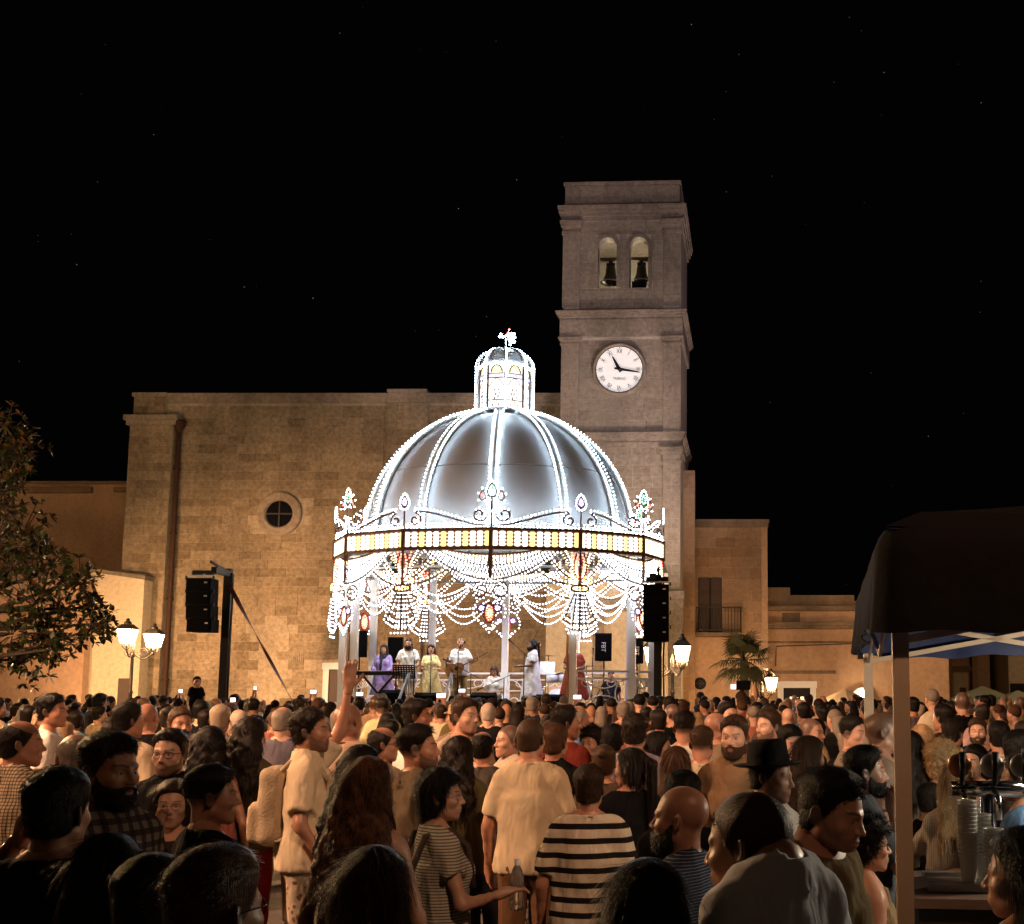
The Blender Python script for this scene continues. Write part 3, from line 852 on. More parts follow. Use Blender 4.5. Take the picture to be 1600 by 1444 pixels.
M['flood'] = emit('added floodlight lens', (1.0, .60, .30), 40)
def floodlight(label, loc, target, power, col, size=58, blend=.6):  # every floodlight is an added source on a mast hidden from view
    t = thing('floodlight', label, 'floodlight', (loc[0], loc[1], 0), 0, 'added floodlights on masts around the square')
    MB().lathe([(0, 0), (.16, 0), (.16, .3), (.09, .4), (.06, loc[2] - .2), (0, loc[2] - .2)], 10, (loc[0], loc[1], 0)).build('mast', M['iron'], t)
    d = (Vector(target) - Vector(loc)).normalized(); q = d.to_track_quat('-Z', 'Y').to_matrix().to_4x4()
    m = Matrix.Translation(loc) @ q
    hd = MB().hexa([(-.2, -.15, .3), (.2, -.15, .3), (.2, .15, .3), (-.2, .15, .3), (-.32, -.24, .06), (.32, -.24, .06), (.32, .24, .06), (-.32, .24, .06)])
    me = hd.mesh('lamp_head'); me.transform(m); link('lamp_head', me, M['black'], t)
    me = MB().box(-.3, .3, -.22, .22, .03, .055).mesh('lens'); me.transform(m); link('lens', me, M['flood'], t)
    ld = bpy.data.lights.new('added_floodlight_beam', 'SPOT'); ld.energy = power; ld.color = col
    ld.spot_size = math.radians(size); ld.spot_blend = blend; ld.shadow_soft_size = .45
    lo = bpy.data.objects.new('added_floodlight_beam', ld); COL.objects.link(lo)
    lo.parent = t; lo.matrix_parent_inverse = Matrix.Translation((-loc[0], -loc[1], 0))
    lo.location = Vector(loc); lo.rotation_euler = d.to_track_quat('-Z', 'Y').to_euler()
WARM = (1.0, .53, .26)
SOFT = (1.0, .53, .30)
floodlight('added soft warm floodlight on a mast at the left side of the crowd', (-12.5, 3.0, 9.0), (-2.9, 11.5, 1.2), 17000, SOFT, 50, .6)  # unseen mast, added as key light to model the crowd from the left
floodlight('added soft warm fill floodlight on a mast behind the crowd to the right', (5.5, -4.5, 11.5), (-1.2, 12.5, 1.3), 6000, SOFT, 42, .7)  # unseen mast, added as weaker fill on the backs of the crowd
floodlight('assumed warm floodlight on a mast left of the square aimed at the church wall', (-25, 25, 3.2), (-14.0, 42, 1.2), 27000, WARM, 62, 1.0)  # unseen mast, added; assumed from the orange glow low on the wall
floodlight('added warm floodlight on a mast right of the square aimed at the palazzi', (17, 31, 3.2), (4, 44, 1.2), 3200, WARM, 56, 1.0)  # unseen mast, added to warm the lower palazzo fronts
floodlight('added pale violet floodlight on a mast right of the square aimed at the bell tower', (9.5, 19, 5), (-2.9, 41, 16), 5200, (.86, .68, 1.0), 44, .8)  # unseen mast, added for the violet tint that stage lights throw here
floodlight('assumed low floodlight behind the crowd shining up the bell tower', (XZ(1118, 33.5, 1), 33.5, 1.0), (-2.9, 41, 14), 4600, (1.0, .80, .74), 70, .8)  # added behind the crowd, unseen; assumed from upward light on the cornices
floodlight('added dim neutral floodlight on a mast left of the square aimed at the church top', (-21, 12, 7), (-10, 42, 11), 1500, (1.0, .82, .58), 60, .9)  # unseen mast, added to lift the upper church wall

# ================================================================== illuminated bandstand
BY = 30.3
RX_, RY_ = 4.33, 2.6
BXC = XZ(782, BY, 6.3)
band = thing('bandstand', 'round festive bandstand with silver dome and white light bulbs', 'bandstand', (BXC, BY, 0))
A0 = math.radians(3.2)
def BV(k, s=1.0):
    a = A0 + k * PI / 6
    return Vector((BXC + RX_ * s * math.sin(a), BY - RY_ * s * math.cos(a), 0))
def BP(t, z, s=1.0):
    k = math.floor(t); u = t - k
    p = BV(k, s).lerp(BV(k + 1, s), u); p.z = z
    return p
YF = BV(0).y
bz = lambda py: W(767, py, YF).z
z_ft, z_fb = bz(828), bz(853)
z_knot, z_tb = bz(917.5), bz(985)
STAGE = 1.36

bulb_cool = emit('cool white bulb', (.62, .82, 1.0), 52)
bulb_swag = emit('cool white swag bulb', (.80, .90, 1.0), 13)
bulb_warm = emit('warm white bulb', (1.0, .84, .5), 14)
bulb_red = emit('red bulb', (1.0, .16, .10), 6)
bulb_green = emit('green bulb', (.25, 1.0, .55), 5)
bulb_gold = emit('golden bulb', (1.0, .62, .16), 6)
bulb_violet = emit('violet bulb', (.62, .48, 1.0), 6)
OCT_V = np.array([(1, 0, 0), (-1, 0, 0), (0, 1, 0), (0, -1, 0), (0, 0, 1), (0, 0, -1)], dtype=np.float32)
OCT_F = np.array([(0, 2, 4), (2, 1, 4), (1, 3, 4), (3, 0, 4), (2, 0, 5), (1, 2, 5), (3, 1, 5), (0, 3, 5)], dtype=np.int32)
def bulbs(name, pts, r, mat, parent):
    """many small bulbs, too small to pick apart: one mesh"""
    P = np.array([tuple(p) for p in pts], dtype=np.float32)
    v = (P[:, None, :] + OCT_V[None] * r).reshape(-1, 3)
    f = (OCT_F[None] + (np.arange(len(P)) * 6)[:, None, None]).reshape(-1, 3)
    me = mesh_np(name, v, f, True)
    o = link(name, me, mat, parent); o['kind'] = 'stuff'
    return o
def along(pts, step, off=0.0):
    """points at even spacing along a polyline"""
    pts = [Vector(p) for p in pts]; out = []; d = off
    for a, b in zip(pts[:-1], pts[1:]):
        l = (b - a).length
        while d <= l:
            out.append(a.lerp(b, d / l)); d += step
        d -= l
    return out

# stage platform
fl = MB().prism([(BV(k, 1.02).x, BV(k, 1.02).y) for k in range(12)], STAGE - .12, STAGE, 'z').build('stage_floor', M['door_wood'], band)
sk = MB().prism([(BV(k, .985).x, BV(k, .985).y) for k in range(12)], 0, STAGE - .122, 'z').build('stage_base', M['white'], band)
# posts (the two middle front ones are left out where the steps go up)
for k in range(12):
    if k in (11, 0): continue
    p = BV(k, .93)
    s = MB().box(p.x - .085, p.x + .085, p.y - .085, p.y + .085, STAGE, z_fb - .1).build('post', M['white'], band)
    MB().box(p.x - .16, p.x + .16, p.y - .16, p.y + .16, STAGE + .002, STAGE + .25).build('post_base', M['white'], s)
    if k in (1, 10): MB().bar((p.x - .135, p.y - .05, STAGE), (p.x - .135, p.y - .05, bz(985)), .05, .12).build('wood_batten', plain('pine batten', (.45, .25, .1), .6, var=.2), s)
# ring beam and truss under the dome
rb = MB()
for k in range(12):
    for s, z in ((.93, z_fb - .05), (.93, z_fb - .45), (.80, z_fb - .05)):
        rb.tube([BP(k, z, s), BP(k + 1, z, s)], .035, 6)
    for q in range(4):
        rb.tube([BP(k + q / 4, z_fb - .05, .93), BP(k + (q + .5) / 4, z_fb - .45, .93), BP(k + (q + 1) / 4, z_fb - .05, .93)], .018, 5)
rb.build('truss_ring', M['steel'], band)
# dome
DZ0 = z_ft + .1; 
DT = W(790, 650, BY).z
DXC = XZ(784, BY, 9) - BXC
DRX = 194 / F * 31.6; DRY = DRX * .62
dome_mat, nt, b, L = newmat('brushed silver sheet')
b.inputs['Metallic'].default_value = .2; b.inputs['Roughness'].default_value = .45
tc = N(nt, 'ShaderNodeTexCoord'); no = N(nt, 'ShaderNodeTexNoise', Scale=1.1, Detail=6.0, Roughness=.6)
L(tc.outputs['Object'], no.inputs['Vector'])
cr = N(nt, 'ShaderNodeMix', data_type='RGBA'); cr.inputs[6].default_value = (.54, .51, .50, 1); cr.inputs[7].default_value = (.72, .71, .72, 1)
L(no.outputs['Fac'], cr.inputs[0]); L(cr.outputs[2], b.inputs['Base Color'])
def DP(a, t, s=1.0):
    """a angle (0 front), t 0 base .. 1 top"""
    th = t * PI / 2
    r = math.cos(th) ** .92
    return Vector((BXC + DXC + DRX * s * r * math.sin(a), BY - DRY * s * r * math.cos(a), DZ0 + (DT - DZ0) * math.sin(th) * s))
def dome_panel(k, t0, t1, n=8, m=10):
    v = []; f = []
    for i in range(m + 1):
        for j in range(n + 1):
            a = A0 + (k + j / n) * PI / 6
            bul = 1 + .012 * math.sin(PI * j / n)
            v.append(DP(a, t0 + (t1 - t0) * i / m, bul))
    for i in range(m):
        for j in range(n):
            q = i * (n + 1) + j
            f.append((q, q + 1, q + n + 2, q + n + 1))
    return MB().add(v, f, True)
dome = MB()
TS = .33
for k in range(12): dome.add(*(lambda p: (p.v, p.f))(dome_panel(k, -.06, .0)), True)
do = dome.build('dome', dome_mat, band)
for k in range(12):
    dome_panel(k, .0, TS - .004).build('dome_panel', dome_mat, do)
    dome_panel(k, TS + .004, .96).build('dome_panel', dome_mat, do)
# inner lining so that the dome is closed from below
sm = MB()
for k in range(12):
    n = 6
    sm.tube([DP(A0 + (k + j / n) * PI / 6, TS, 1.0) for j in range(n + 1)], .018, 5)
sm.build('seam', M['steel'], do)
rib_pts = []
for k in range(12):
    a = A0 + k * PI / 6
    line = [DP(a, t, 1.03) for t in np.linspace(0, .95, 26)]
    r = MB().tube(line, .075, 6).build('rib', M['white'], do)
    w = Vector((math.cos(a), math.sin(a), 0)) * .10
    for sgn in (-1, 1):
        rib_pts += along([p + w * sgn + (DP(a, t, 1.05) - p) for p, t in zip(line, np.linspace(0, .95, 26))], .105)
bulbs('rib_bulb', rib_pts, .018, bulb_cool, do)

# lantern cupola on top
LZ0 = W(790, 652, BY).z; LZ1 = W(790, 578, BY).z; LZ2 = W(790, 546, BY).z
LC = Vector((BXC + XZ(791, BY, 12) - BXC, BY, 0)); LR = 38 / F * 32.1
def LV(k, z, s=1.0):
    a = A0 + math.radians(8) + k * PI / 4
    return Vector((LC.x + LR * s * math.sin(a), LC.y - LR * s * .9 * math.cos(a), z))
cu = MB().lathe([(LR * 1.12, LZ0 - .06), (LR * 1.12, LZ0 + .04), (LR * 1.0, LZ0 + .1), (LR * .2, LZ0 + .1)], 24, (LC.x, LC.y, 0)).build('lantern_base', M['steel'], band)
lan_mat = emit('glowing lantern panel', (1.0, .95, .86), 1.7)
lan_y = emit('glowing yellow fanlight', (1.0, .82, .28), 1.2)
lan_l = emit('glowing lilac band', (.62, .58, .95), .95)
gl = MB()
for k in range(8):
    pn = MB(); a, b_ = LV(k, 0, .97), LV(k + 1, 0, .97)
    pn.add([(a.x, a.y, LZ0 + .1), (b_.x, b_.y, LZ0 + .1), (b_.x, b_.y, LZ1), (a.x, a.y, LZ1)], [(0, 1, 2, 3)])
    po = pn.build('lantern_panel', lan_mat, cu)
    H = LZ1 - LZ0 - .1
    def on(u, v, o=.99): 
        p = LV(k, 0, o).lerp(LV(k + 1, 0, o), u); p.z = LZ0 + .1 + H * v; return p
    fr = MB()
    for v in (.02, .20, .70, .80): fr.bar(on(.02, v), on(.98, v), .025)
    fr.bar(on(.5, .02), on(.5, .2), .02)
    for u in (.04, .96): fr.bar(on(u, .02), on(u, 1), .035)
    pts = [on(.08, .52), on(.2, .56), on(.28, .64), on(.5, .69), on(.72, .64), on(.8, .56), on(.92, .52)]
    fr.tube(pts, .013, 5)
    for (u, v) in ((.38, .45), (.58, .45), (.32, .36), (.62, .30), (.5, .36), (.7, .38), (.42, .27), (.66, .12), (.3, .12)):
        fr.bar(on(u, v), on(u + random.uniform(-.06, .06), v - random.uniform(.03, .07)), .03)
    fr.build('tracery', M['wood'], po)
    ar = [on(.5 + .3 * math.cos(q), .82 + .17 * math.sin(q), 1.0) for q in np.linspace(0, PI, 11)]
    MB().add(ar, [tuple(range(11))]).build('fanlight', lan_y, po)
    MB().tube([p + (p - Vector((LC.x, LC.y, p.z))) * .01 for p in ar], .018, 5).build('fanlight_rim', M['black'], po)
    MB().add([on(.06, .715, .995), on(.94, .715, .995), on(.94, .785, .995), on(.06, .785, .995)], [(0, 1, 2, 3)]).build('lilac_band', lan_l, po)
def LD(k, t, s=1.0):
    th = t * PI / 2
    a = A0 + math.radians(8) + k * PI / 4; r = LR * math.cos(th) ** .8 * s
    return Vector((LC.x + r * math.sin(a), LC.y - r * .9 * math.cos(a), LZ1 + (LZ2 - LZ1) * math.sin(th)))
cd = MB()
for k in range(8):
    for i in range(6):
        cd.add([LD(k, i / 6, .97), LD(k + 1, i / 6, .97), LD(k + 1, (i + 1) / 6, .97), LD(k, (i + 1) / 6, .97)], [(0, 1, 2, 3)], True)
cd.build('lantern_dome', dome_mat, cu)
lp = []
for k in range(8):
    ln = [LV(k, LZ0 + .05, 1.05)] + [LV(k, LZ0 + .1 + (LZ1 - LZ0 - .1) * q / 6, 1.05) for q in range(7)] + [LD(k, t, 1.07) for t in np.linspace(.08, .93, 9)]
    MB().tube(ln, .028, 5).build('lantern_rib', M['white'], cu)
    lp += along(ln, .082)
lp += [p + (p - Vector((LC.x, LC.y, p.z))) * .09 for p in lp]
for k in range(8):
    lp += along([LV(k, LZ0 + .02, 1.1), LV(k + 1, LZ0 + .02, 1.1)], .09)
    lp += along([LV(k, LZ1 + .03, 1.03), LV(k + 1, LZ1 + .03, 1.03)], .07)
bulbs('lantern_bulb', lp, .023, bulb_cool, cu)
# star finial with bulbs on twigs
fz = LZ2 + .02; sp = []; spr = []
fn = MB().tube([(LC.x, LC.y, fz - .05), (LC.x, LC.y, fz + .34)], .022, 6)
cst = Vector((LC.x + .03, LC.y, fz + .30))
for q in range(22):
    d = Vector((random.uniform(-1, 1), random.uniform(-.6, .6), random.uniform(-.55, 1))).normalized()
    l = random.uniform(.14, .24)
    fn.tube([cst, cst + d * l], .009, 4)
    (spr if d.z > .55 else sp).append(cst + d * l); 
    if q % 2: (spr if d.z > .55 else sp).append(cst + d * l * .55)
fn.build('star_finial', M['white'], cu)
bulbs('star_bulb', sp, .035, bulb_cool, cu); bulbs('star_tip_bulb', spr, .03, bulb_red, cu)

# frieze of white and yellow bulb panels
fw = emit('frieze white bulb panel', (1.0, .93, .80), 2.6)
fy = emit('frieze yellow bulb panel', (1.0, .74, .24), 1.7)
h = z_ft - z_fb
col = MB()
for q in range(4):
    col.lathe([(.30, q / 4 + .005), (.44, q / 4 + .06), (.5, q / 4 + .125), (.44, q / 4 + .19), (.30, q / 4 + .245)], 8, (0, 0, 0))
FM = {}
for nm, mt in (('w', fw), ('y', fy)):
    me = col.mesh('bulb_panel'); me.materials.append(mt); FM[nm] = me
fb_ = MB()
for k in range(12):
    fb_.bar(BP(k, z_ft + .03), BP(k + 1, z_ft + .03), .09, .06); fb_.bar(BP(k, z_fb - .04), BP(k + 1, z_fb - .04), .10, .08)
    fb_.bar(BV(k) + Vector((0, 0, z_fb - .08)), BV(k) + Vector((0, 0, z_ft + .06)), .10, .10)
    a, b_ = BP(k, 0, .99), BP(k + 1, 0, .99)
    fb_.add([(a.x, a.y, z_fb), (b_.x, b_.y, z_fb), (b_.x, b_.y, z_ft), (a.x, a.y, z_ft)], [(0, 1, 2, 3)])
fo = fb_.build('frieze', M['wood'], band)
for k in range(12):
    n = 12; ln = (BV(k + 1) - BV(k)).length
    for q in range(n):
        p = BP(k + (q + .5) / n, z_fb + .01, 1.0)
        o = bpy.data.objects.new('bulb_panel', FM['y' if q % 3 == 2 else 'w']); COL.objects.link(o)
        o.parent = fo; o.matrix_parent_inverse = world_of(fo).inverted()
        d = BV(k + 1) - BV(k)
        o.location = p; o.rotation_euler = (0, 0, math.atan2(d.y, d.x)); o.scale = (ln / n * .88, .07, h - .03)

# cresting: scrolls and jewels above the frieze
def uz(k, u, z): return BP(k + u, z)
cool, warmb, redb, greenb, goldb, viob = [], [], [], [], [], []
crest_line = []
zt = z_ft + .06; CH = bz(790) - zt
wood = MB()
def spiral(c, r0, turns, start, sgn, n=26, shrink=.75):
    return [(c[0] + sgn * r0 * (1 - shrink * i / n) * math.cos(start + turns * 2 * PI * i / n), c[1] + r0 * (1 - shrink * i / n) * math.sin(start + turns * 2 * PI * i / n)) for i in range(n + 1)]
for k in range(12):
    ln = (BV(k + 1) - BV(k)).length
    big = (k % 2 == 0)       # a jewel vertex (big) at k, small one at k+1
    pc = MB()
    for half in (0, 1):
        vb = k if half == 0 else k + 1
        jewel = (vb % 2 == 0)
        sg = 1 if half == 0 else -1
        u0 = 0 if half == 0 else 1
        if not jewel:      # wave rises towards the small finial and ends in a scroll
            cu_ = [(u0 + sg * u / ln, z) for u, z in spiral((.28, zt + CH * .42), .17, 1.15, .5 * PI, -1)]
            wv = [(u0 + sg * (.28 + t * (ln * .98 - .28)) / ln, zt + CH * (.10 + .70 * (.5 + .5 * math.cos(PI * t)))) for t in np.linspace(0, 1, 16)]
            wv = [w for w in wv if 0 <= w[0] <= 1]
            c3 = [uz(k, u, z) for u, z in cu_]; w3_ = [uz(k, u, z) for u, z in wv]
            pc.tube(c3, .026, 5); pc.tube(w3_, .026, 5)
            cool += along([p + Vector((0, 0, .075)) for p in w3_], .095); cool += along([p + Vector((0, 0, .05)) for p in c3[:14]], .09)
        else:
            cu_ = [(u0 + sg * u / ln, z) for u, z in spiral((.30, zt + CH * .62), .20, 1.1, 1.0 * PI, 1)]
            c3 = [uz(k, u, z) for u, z in cu_]
            pc.tube(c3, .026, 5); cool += along([p + Vector((0, 0, .05)) for p in c3], .10)
    base = [uz(k, u, zt + .04) for u in (0, 1)]
    cool += along(base, .085); cool += along([p + Vector((0, 0, .08)) for p in base], .10)
    po = pc.build('cresting', M['wood'], band)
    # jewel finials on the vertex
    c = BV(k) + Vector((0, 0, 0)); d = (BV(k + 1) - BV(k - 1)).normalized()
    jz = bz(766) if big else bz(781)
    sc = .17 if big else .13
    def tear(cu_, cz, s, n=18): return [c + d * (cu_ + s * .62 * math.sin(2 * PI * i / n) * (1 - .35 * math.cos(2 * PI * i / n))) + Vector((0, 0, cz - s * 1.0 * math.cos(2 * PI * i / n) * -1)) for i in range(n + 1)]
    jo = MB().tube(tear(0, jz, sc), .022, 5).tube([c + Vector((0, 0, zt)), c + Vector((0, 0, jz - sc))], .025, 5).build('jewel_finial', M['wood'], band)
    cool += along(tear(0, jz, sc + .07), .07)
    if big:
        for s in (-1, 1):
            t2 = tear(s * .22, jz - .13, .12)
            MB().tube(t2, .018, 5).build('side_petal', M['wood'], jo); cool += along(tear(s * .24, jz - .12, .17), .09)[::2]
            redb += [c + d * (s * .22 + random.uniform(-.05, .05)) + Vector((0, -.02, jz - .13 + random.uniform(-.06, .06))) for _ in range(4)]
        greenb += along(tear(0, jz, sc * .62), .07)
        for q in range(7): cool.append(c + Vector((0, 0, zt + .05 + q * .06)) + d * (.12 - q * .015)); cool.append(c + Vector((0, 0, zt + .05 + q * .06)) - d * (.12 - q * .015))
    else:
        viob += along(tear(0, jz, sc * .55), .06)
bulbs('cresting_bulb', cool, .0195, bulb_cool, band)
bulbs('jewel_green_bulb', greenb, .024, bulb_green, band); bulbs('jewel_red_bulb', redb, .02, bulb_red, band); bulbs('jewel_violet_bulb', viob, .024, bulb_violet, band)

# hanging swags, bows and pendants below the frieze
cool, warmb, redb, goldb, viob = [], [], [], [], []
zsw = [bz(866), bz(883), bz(905)]; ust = [.50, .40, .26]
for k in range(12):
    bow = (k % 2 != 0)
    sw = MB()
    for side in (0, 1):
        # swag curves run from this face's bow side towards the jewel vertex
        pass
    jew_u = 1.0 if bow else 0.0        # on face k..k+1 the jewel vertex is at u = 1 if k is a bow
    m_ = (lambda u: u) if bow else (lambda u: 1 - u)
    for i in range(13):
        f = i / 12 * 2
        i0 = min(int(f), 1); fr_ = f - i0
        us = ust[i0] + (ust[i0 + 1] - ust[i0]) * fr_; ze = zsw[i0] + (zsw[i0 + 1] - zsw[i0]) * fr_
        cur = [BP(k + m_(us + (1 - us) * t), z_fb - .07 + (ze - z_fb + .07) * math.sin(t * PI / 2) ** .9) for t in np.linspace(0, 1, 14)]
        if i % 6 == 0: sw.tube(cur, .022, 5)
        (warmb if i < 3 else cool).extend(along([p + Vector((0, 0, -.055)) for p in cur], .085, .03 * (i % 2)))
    # drapery lines fanning out of the knot
    for (u1, z1, u0, z0) in ((.33, bz(872), .04, bz(906)), (.50, bz(889), .07, bz(912))):
        cur = [BP(k + m_(u0 + (u1 - u0) * t), z0 + (z1 - z0) * t - .08 * math.sin(PI * t)) for t in np.linspace(0, 1, 9)]
        sw.tube(cur, .02, 5); cool += along([p + Vector((0, 0, -.06)) for p in cur], .10); warmb += along([p + Vector((0, 0, .06)) for p in cur], .1)
    for (u1, u0) in ((.24, .05), (.17, .035), (.10, .025)):
        cur = [BP(k + m_(u0 + (u1 - u0) * t ** 1.5), bz(903) + (z_fb - .08 - bz(903)) * t) for t in np.linspace(0, 1, 9)]
        if u1 > .2: sw.tube(cur, .018, 5)
        (redb if u1 < .12 else warmb).extend(along(cur, .075))
    # scroll at the jewel vertex
    ln = (BV(k + 1) - BV(k)).length
    cu_ = [(1 - (.02 + .21 + u) / ln, z) for u, z in spiral((.0, bz(922)), .215, 1.25, .5 * PI, -1, shrink=.55)]
    c3 = [BP(k + m_(u), z) for u, z in cu_]
    sw.tube(c3, .024, 5); cool += along([p + Vector((0, 0, -.05)) for p in c3], .098); cool += along([p.lerp(Vector((c3[-1].x, c3[-1].y, bz(922))), .4) for p in c3[:16]], .09)
    for r in range(3):
        cur = [BP(k + m_(u), bz(912) + (bz(930) - bz(912)) * math.sin(PI * (u - .12) / .66) - r * .15 * math.sin(PI * (u - .12) / .66) - .06 * r) for u in np.linspace(.12, .78, 12)]
        cool += along(cur, .08, .05 * (r % 2))
    sw.build('swag', M['wood'], band)
    v = BV(k); d = (BV(k + 1) - BV(k - 1)).normalized()
    pt = lambda u, z, o=0: Vector((v.x, v.y, z)) + d * u
    if bow:
        kn = MB()
        oval = [pt(.22 * math.cos(q) * (1 if abs(math.cos(q)) < .8 else 1), z_knot + .085 * math.sin(q)) for q in np.linspace(0, 2 * PI, 21)]
        kn.tube(oval, .03, 5); kn.bar(pt(0, z_knot + .1), pt(0, z_fb), .05)
        ko = kn.build('bow_knot', M['wood'], band)
        goldb += [pt(-.17 + .085 * q, z_knot + dz) for q in range(5) for dz in (-.03, .03)]
        goldb += along([pt(.30 * math.cos(q), z_knot + .17 + .12 * math.sin(q)) for q in np.linspace(0, PI, 12)], .07)
        goldb += along([pt(.26 * math.cos(q), z_knot + .13 + .07 * math.sin(q)) for q in np.linspace(0, PI, 12)], .07)
        ts = MB()
        zt1 = z_knot - .12
        lines = []
        for j in range(7):
            q = (j - 3) / 3
            lo = .28 * q if abs(q) < .7 else .40 * q
            zb_ = z_tb + .02 if abs(q) < .7 else bz(969)
            a_, b2 = pt(.13 * q, zt1), pt(lo, zb_)
            lines.append((a_, b2))
            if j in (0, 1, 3, 5, 6): ts.tube([a_, b2], .022 if j != 3 else .035, 5)
            cool += along([a_ + d * .03, b2 + d * .03], .098)
            if abs(q) > .9: cool += along([a_ + d * .08 * q, b2 + d * .09 * q], .098)
        for zz, hw_, hi in ((z_tb + .02, .235, 1), (z_tb + .16, .20, 0)):
            ts.tube([pt(-hw_, zz + .03), pt(0, zz), pt(hw_, zz + .03)], .02, 5)
        for s in (-1, 1):
            for o in (0, .13): ts.tube([pt(s * .22, bz(974) + o), pt(s * (.42 - o * .3), bz(966) + o)], .02, 5)
            warmb += along([pt(s * .22, bz(974) + .065), pt(s * .40, bz(966) + .065)], .06)
            cool += along([pt(s * .24, bz(978)), pt(s * .46, bz(969))], .07)
        warmb += along([pt(-.2, z_tb + .09), pt(.2, z_tb + .09)], .06)
        cool += along([pt(-.27, z_tb - .05), pt(.27, z_tb - .05)], .095)
        ts.build('tassel', M['wood'], ko)
        # red petals above the knot
        for s in (-1, 1):
            pp = [pt(s * (.03 + .13 * math.sin(t * PI) ** .7), bz(904) + (z_fb - .08 - bz(904)) * t) for t in np.linspace(0, .9, 9)]
            MB().tube(pp, .02, 5).build('petal', M['wood'], ko)
            redb += along([p.lerp(pt(0, p.z), .45) for p in pp], .07)
    else:
        MB().bar(pt(0, bz(903)), pt(0, z_fb - .08), .09, .06).build('drop_bar', M['wood'], band)
        jz = bz(958)
        el = lambda cu2, cz, a_, b2, n=18: [pt(cu2 + a_ * math.sin(2 * PI * i / n), cz + b2 * math.cos(2 * PI * i / n)) for i in range(n + 1)]
        jo = MB().tube(el(0, jz, .13, .24), .025, 5).build('jewel_pendant', plain('red jewel frame', (.25, .03, .03), .4), band)
        redb += along(el(0, jz, .075, .17), .06); goldb += along(el(0, jz, .03, .09), .05)
        for s in (-1, 1):
            MB().tube(el(s * .19, jz + .12, .10, .085), .02, 5).build('side_petal', plain('violet jewel frame', (.10, .04, .14), .4), jo)
            viob += along(el(s * .19, jz + .12, .05, .04), .05)
            cool += along([pt(s * (.30 + .09 * math.sin(t * PI)), jz + .28 - .5 * t) for t in np.linspace(0, .9, 8)], .098)
            cool += along([pt(s * .26 * (1 - t), jz - .18 - .28 * t) for t in np.linspace(0, 1, 6)], .095)
            cool += along([pt(s * .16 * (1 - t), jz - .24 - .14 * t) for t in np.linspace(0, 1, 6)], .095)
bulbs('swag_bulb', cool, .021, bulb_swag, band); bulbs('drape_bulb', warmb, .024, bulb_warm, band)
bulbs('knot_bulb', goldb, .026, bulb_gold, band); bulbs('petal_bulb', redb, .024, bulb_red, band); bulbs('petal_violet_bulb', viob, .024, bulb_violet, band)

# railings with scrollwork
def railing(k):
    a, b_ = BV(k, .93), BV(k + 1, .93)
    R = lambda u, z: Vector((a.x + (b_.x - a.x) * u, a.y + (b_.y - a.y) * u, STAGE + z))
    r = MB().bar(R(.04, 1.02), R(.96, 1.02), .06, .05).bar(R(.04, .84), R(.96, .84), .04).bar(R(.04, .10), R(.96, .10), .04)
    for u in (.06, .94): r.bar(R(u, 0), R(u, 1.0), .05)
    ro = r.build('railing', M['white'], band)
    s = MB(); ln = (b_ - a).length
    E = lambda cx, cz, rx, rz_, q0, q1: [R(cx + rx / ln * math.cos(q), cz + rz_ * math.sin(q)) for q in np.linspace(q0, q1, 14)]
    s.tube(E(.08, .47, .35, .36, -PI / 2, PI / 2), .016, 5); s.tube(E(.92, .47, .35, .36, PI / 2, 1.5 * PI), .016, 5)
    s.tube(E(.5, .12, .5, .30, 0, PI), .016, 5); s.tube(E(.5, .12, .34, .2, 0, PI), .016, 5); s.tube(E(.5, .82, .45, .22, PI, 2 * PI), .016, 5)
    for cx in (.22, .36, .64, .78): s.tube(E(cx, .74, .12, .1, 0, 2 * PI), .013, 5)
    for cx in (.14, .86): s.tube(E(cx, .22, .13, .12, 0, 2 * PI), .013, 5)
    s.build('scrollwork', M['white'], ro)
for k in (1, 2, 3, 4, 5, 6, 7, 8, 9): railing(k)
# front steps with handrails
sx0, sx1 = XZ(632, YF, 1.2), XZ(700, YF, 1.2)
stp = thing('stage_steps', 'wooden steps with steel handrails leading up to the bandstand stage', 'steps', ((sx0 + sx1) / 2, YF - .8, 0))
yst = BP(11.5, 0, .99).y
for q in range(6):
    MB().box(sx0, sx1, yst - .05 - .27 * (q + 1), yst - .05 - .27 * q, 0, STAGE - .1 - .22 * q - .05).build('step', M['door_wood'], stp)
for sx, dx in ((sx0, 0), (sx1, 0)):
    top = Vector((sx, yst + .1, STAGE + .95)); bot = Vector((sx, yst - 1.65, 1.0))
    hr = MB().tube([top + Vector((0, .3, -.02)), top, bot, bot - Vector((0, 0, .95))], .035, 8).tube([top, top - Vector((0, 0, .95))], .03, 8).tube([top.lerp(bot, .02) - Vector((0, 0, .5)), bot - Vector((0, 0, .5))], .025, 6)
    hr.build('handrail', M['steel'], stp)

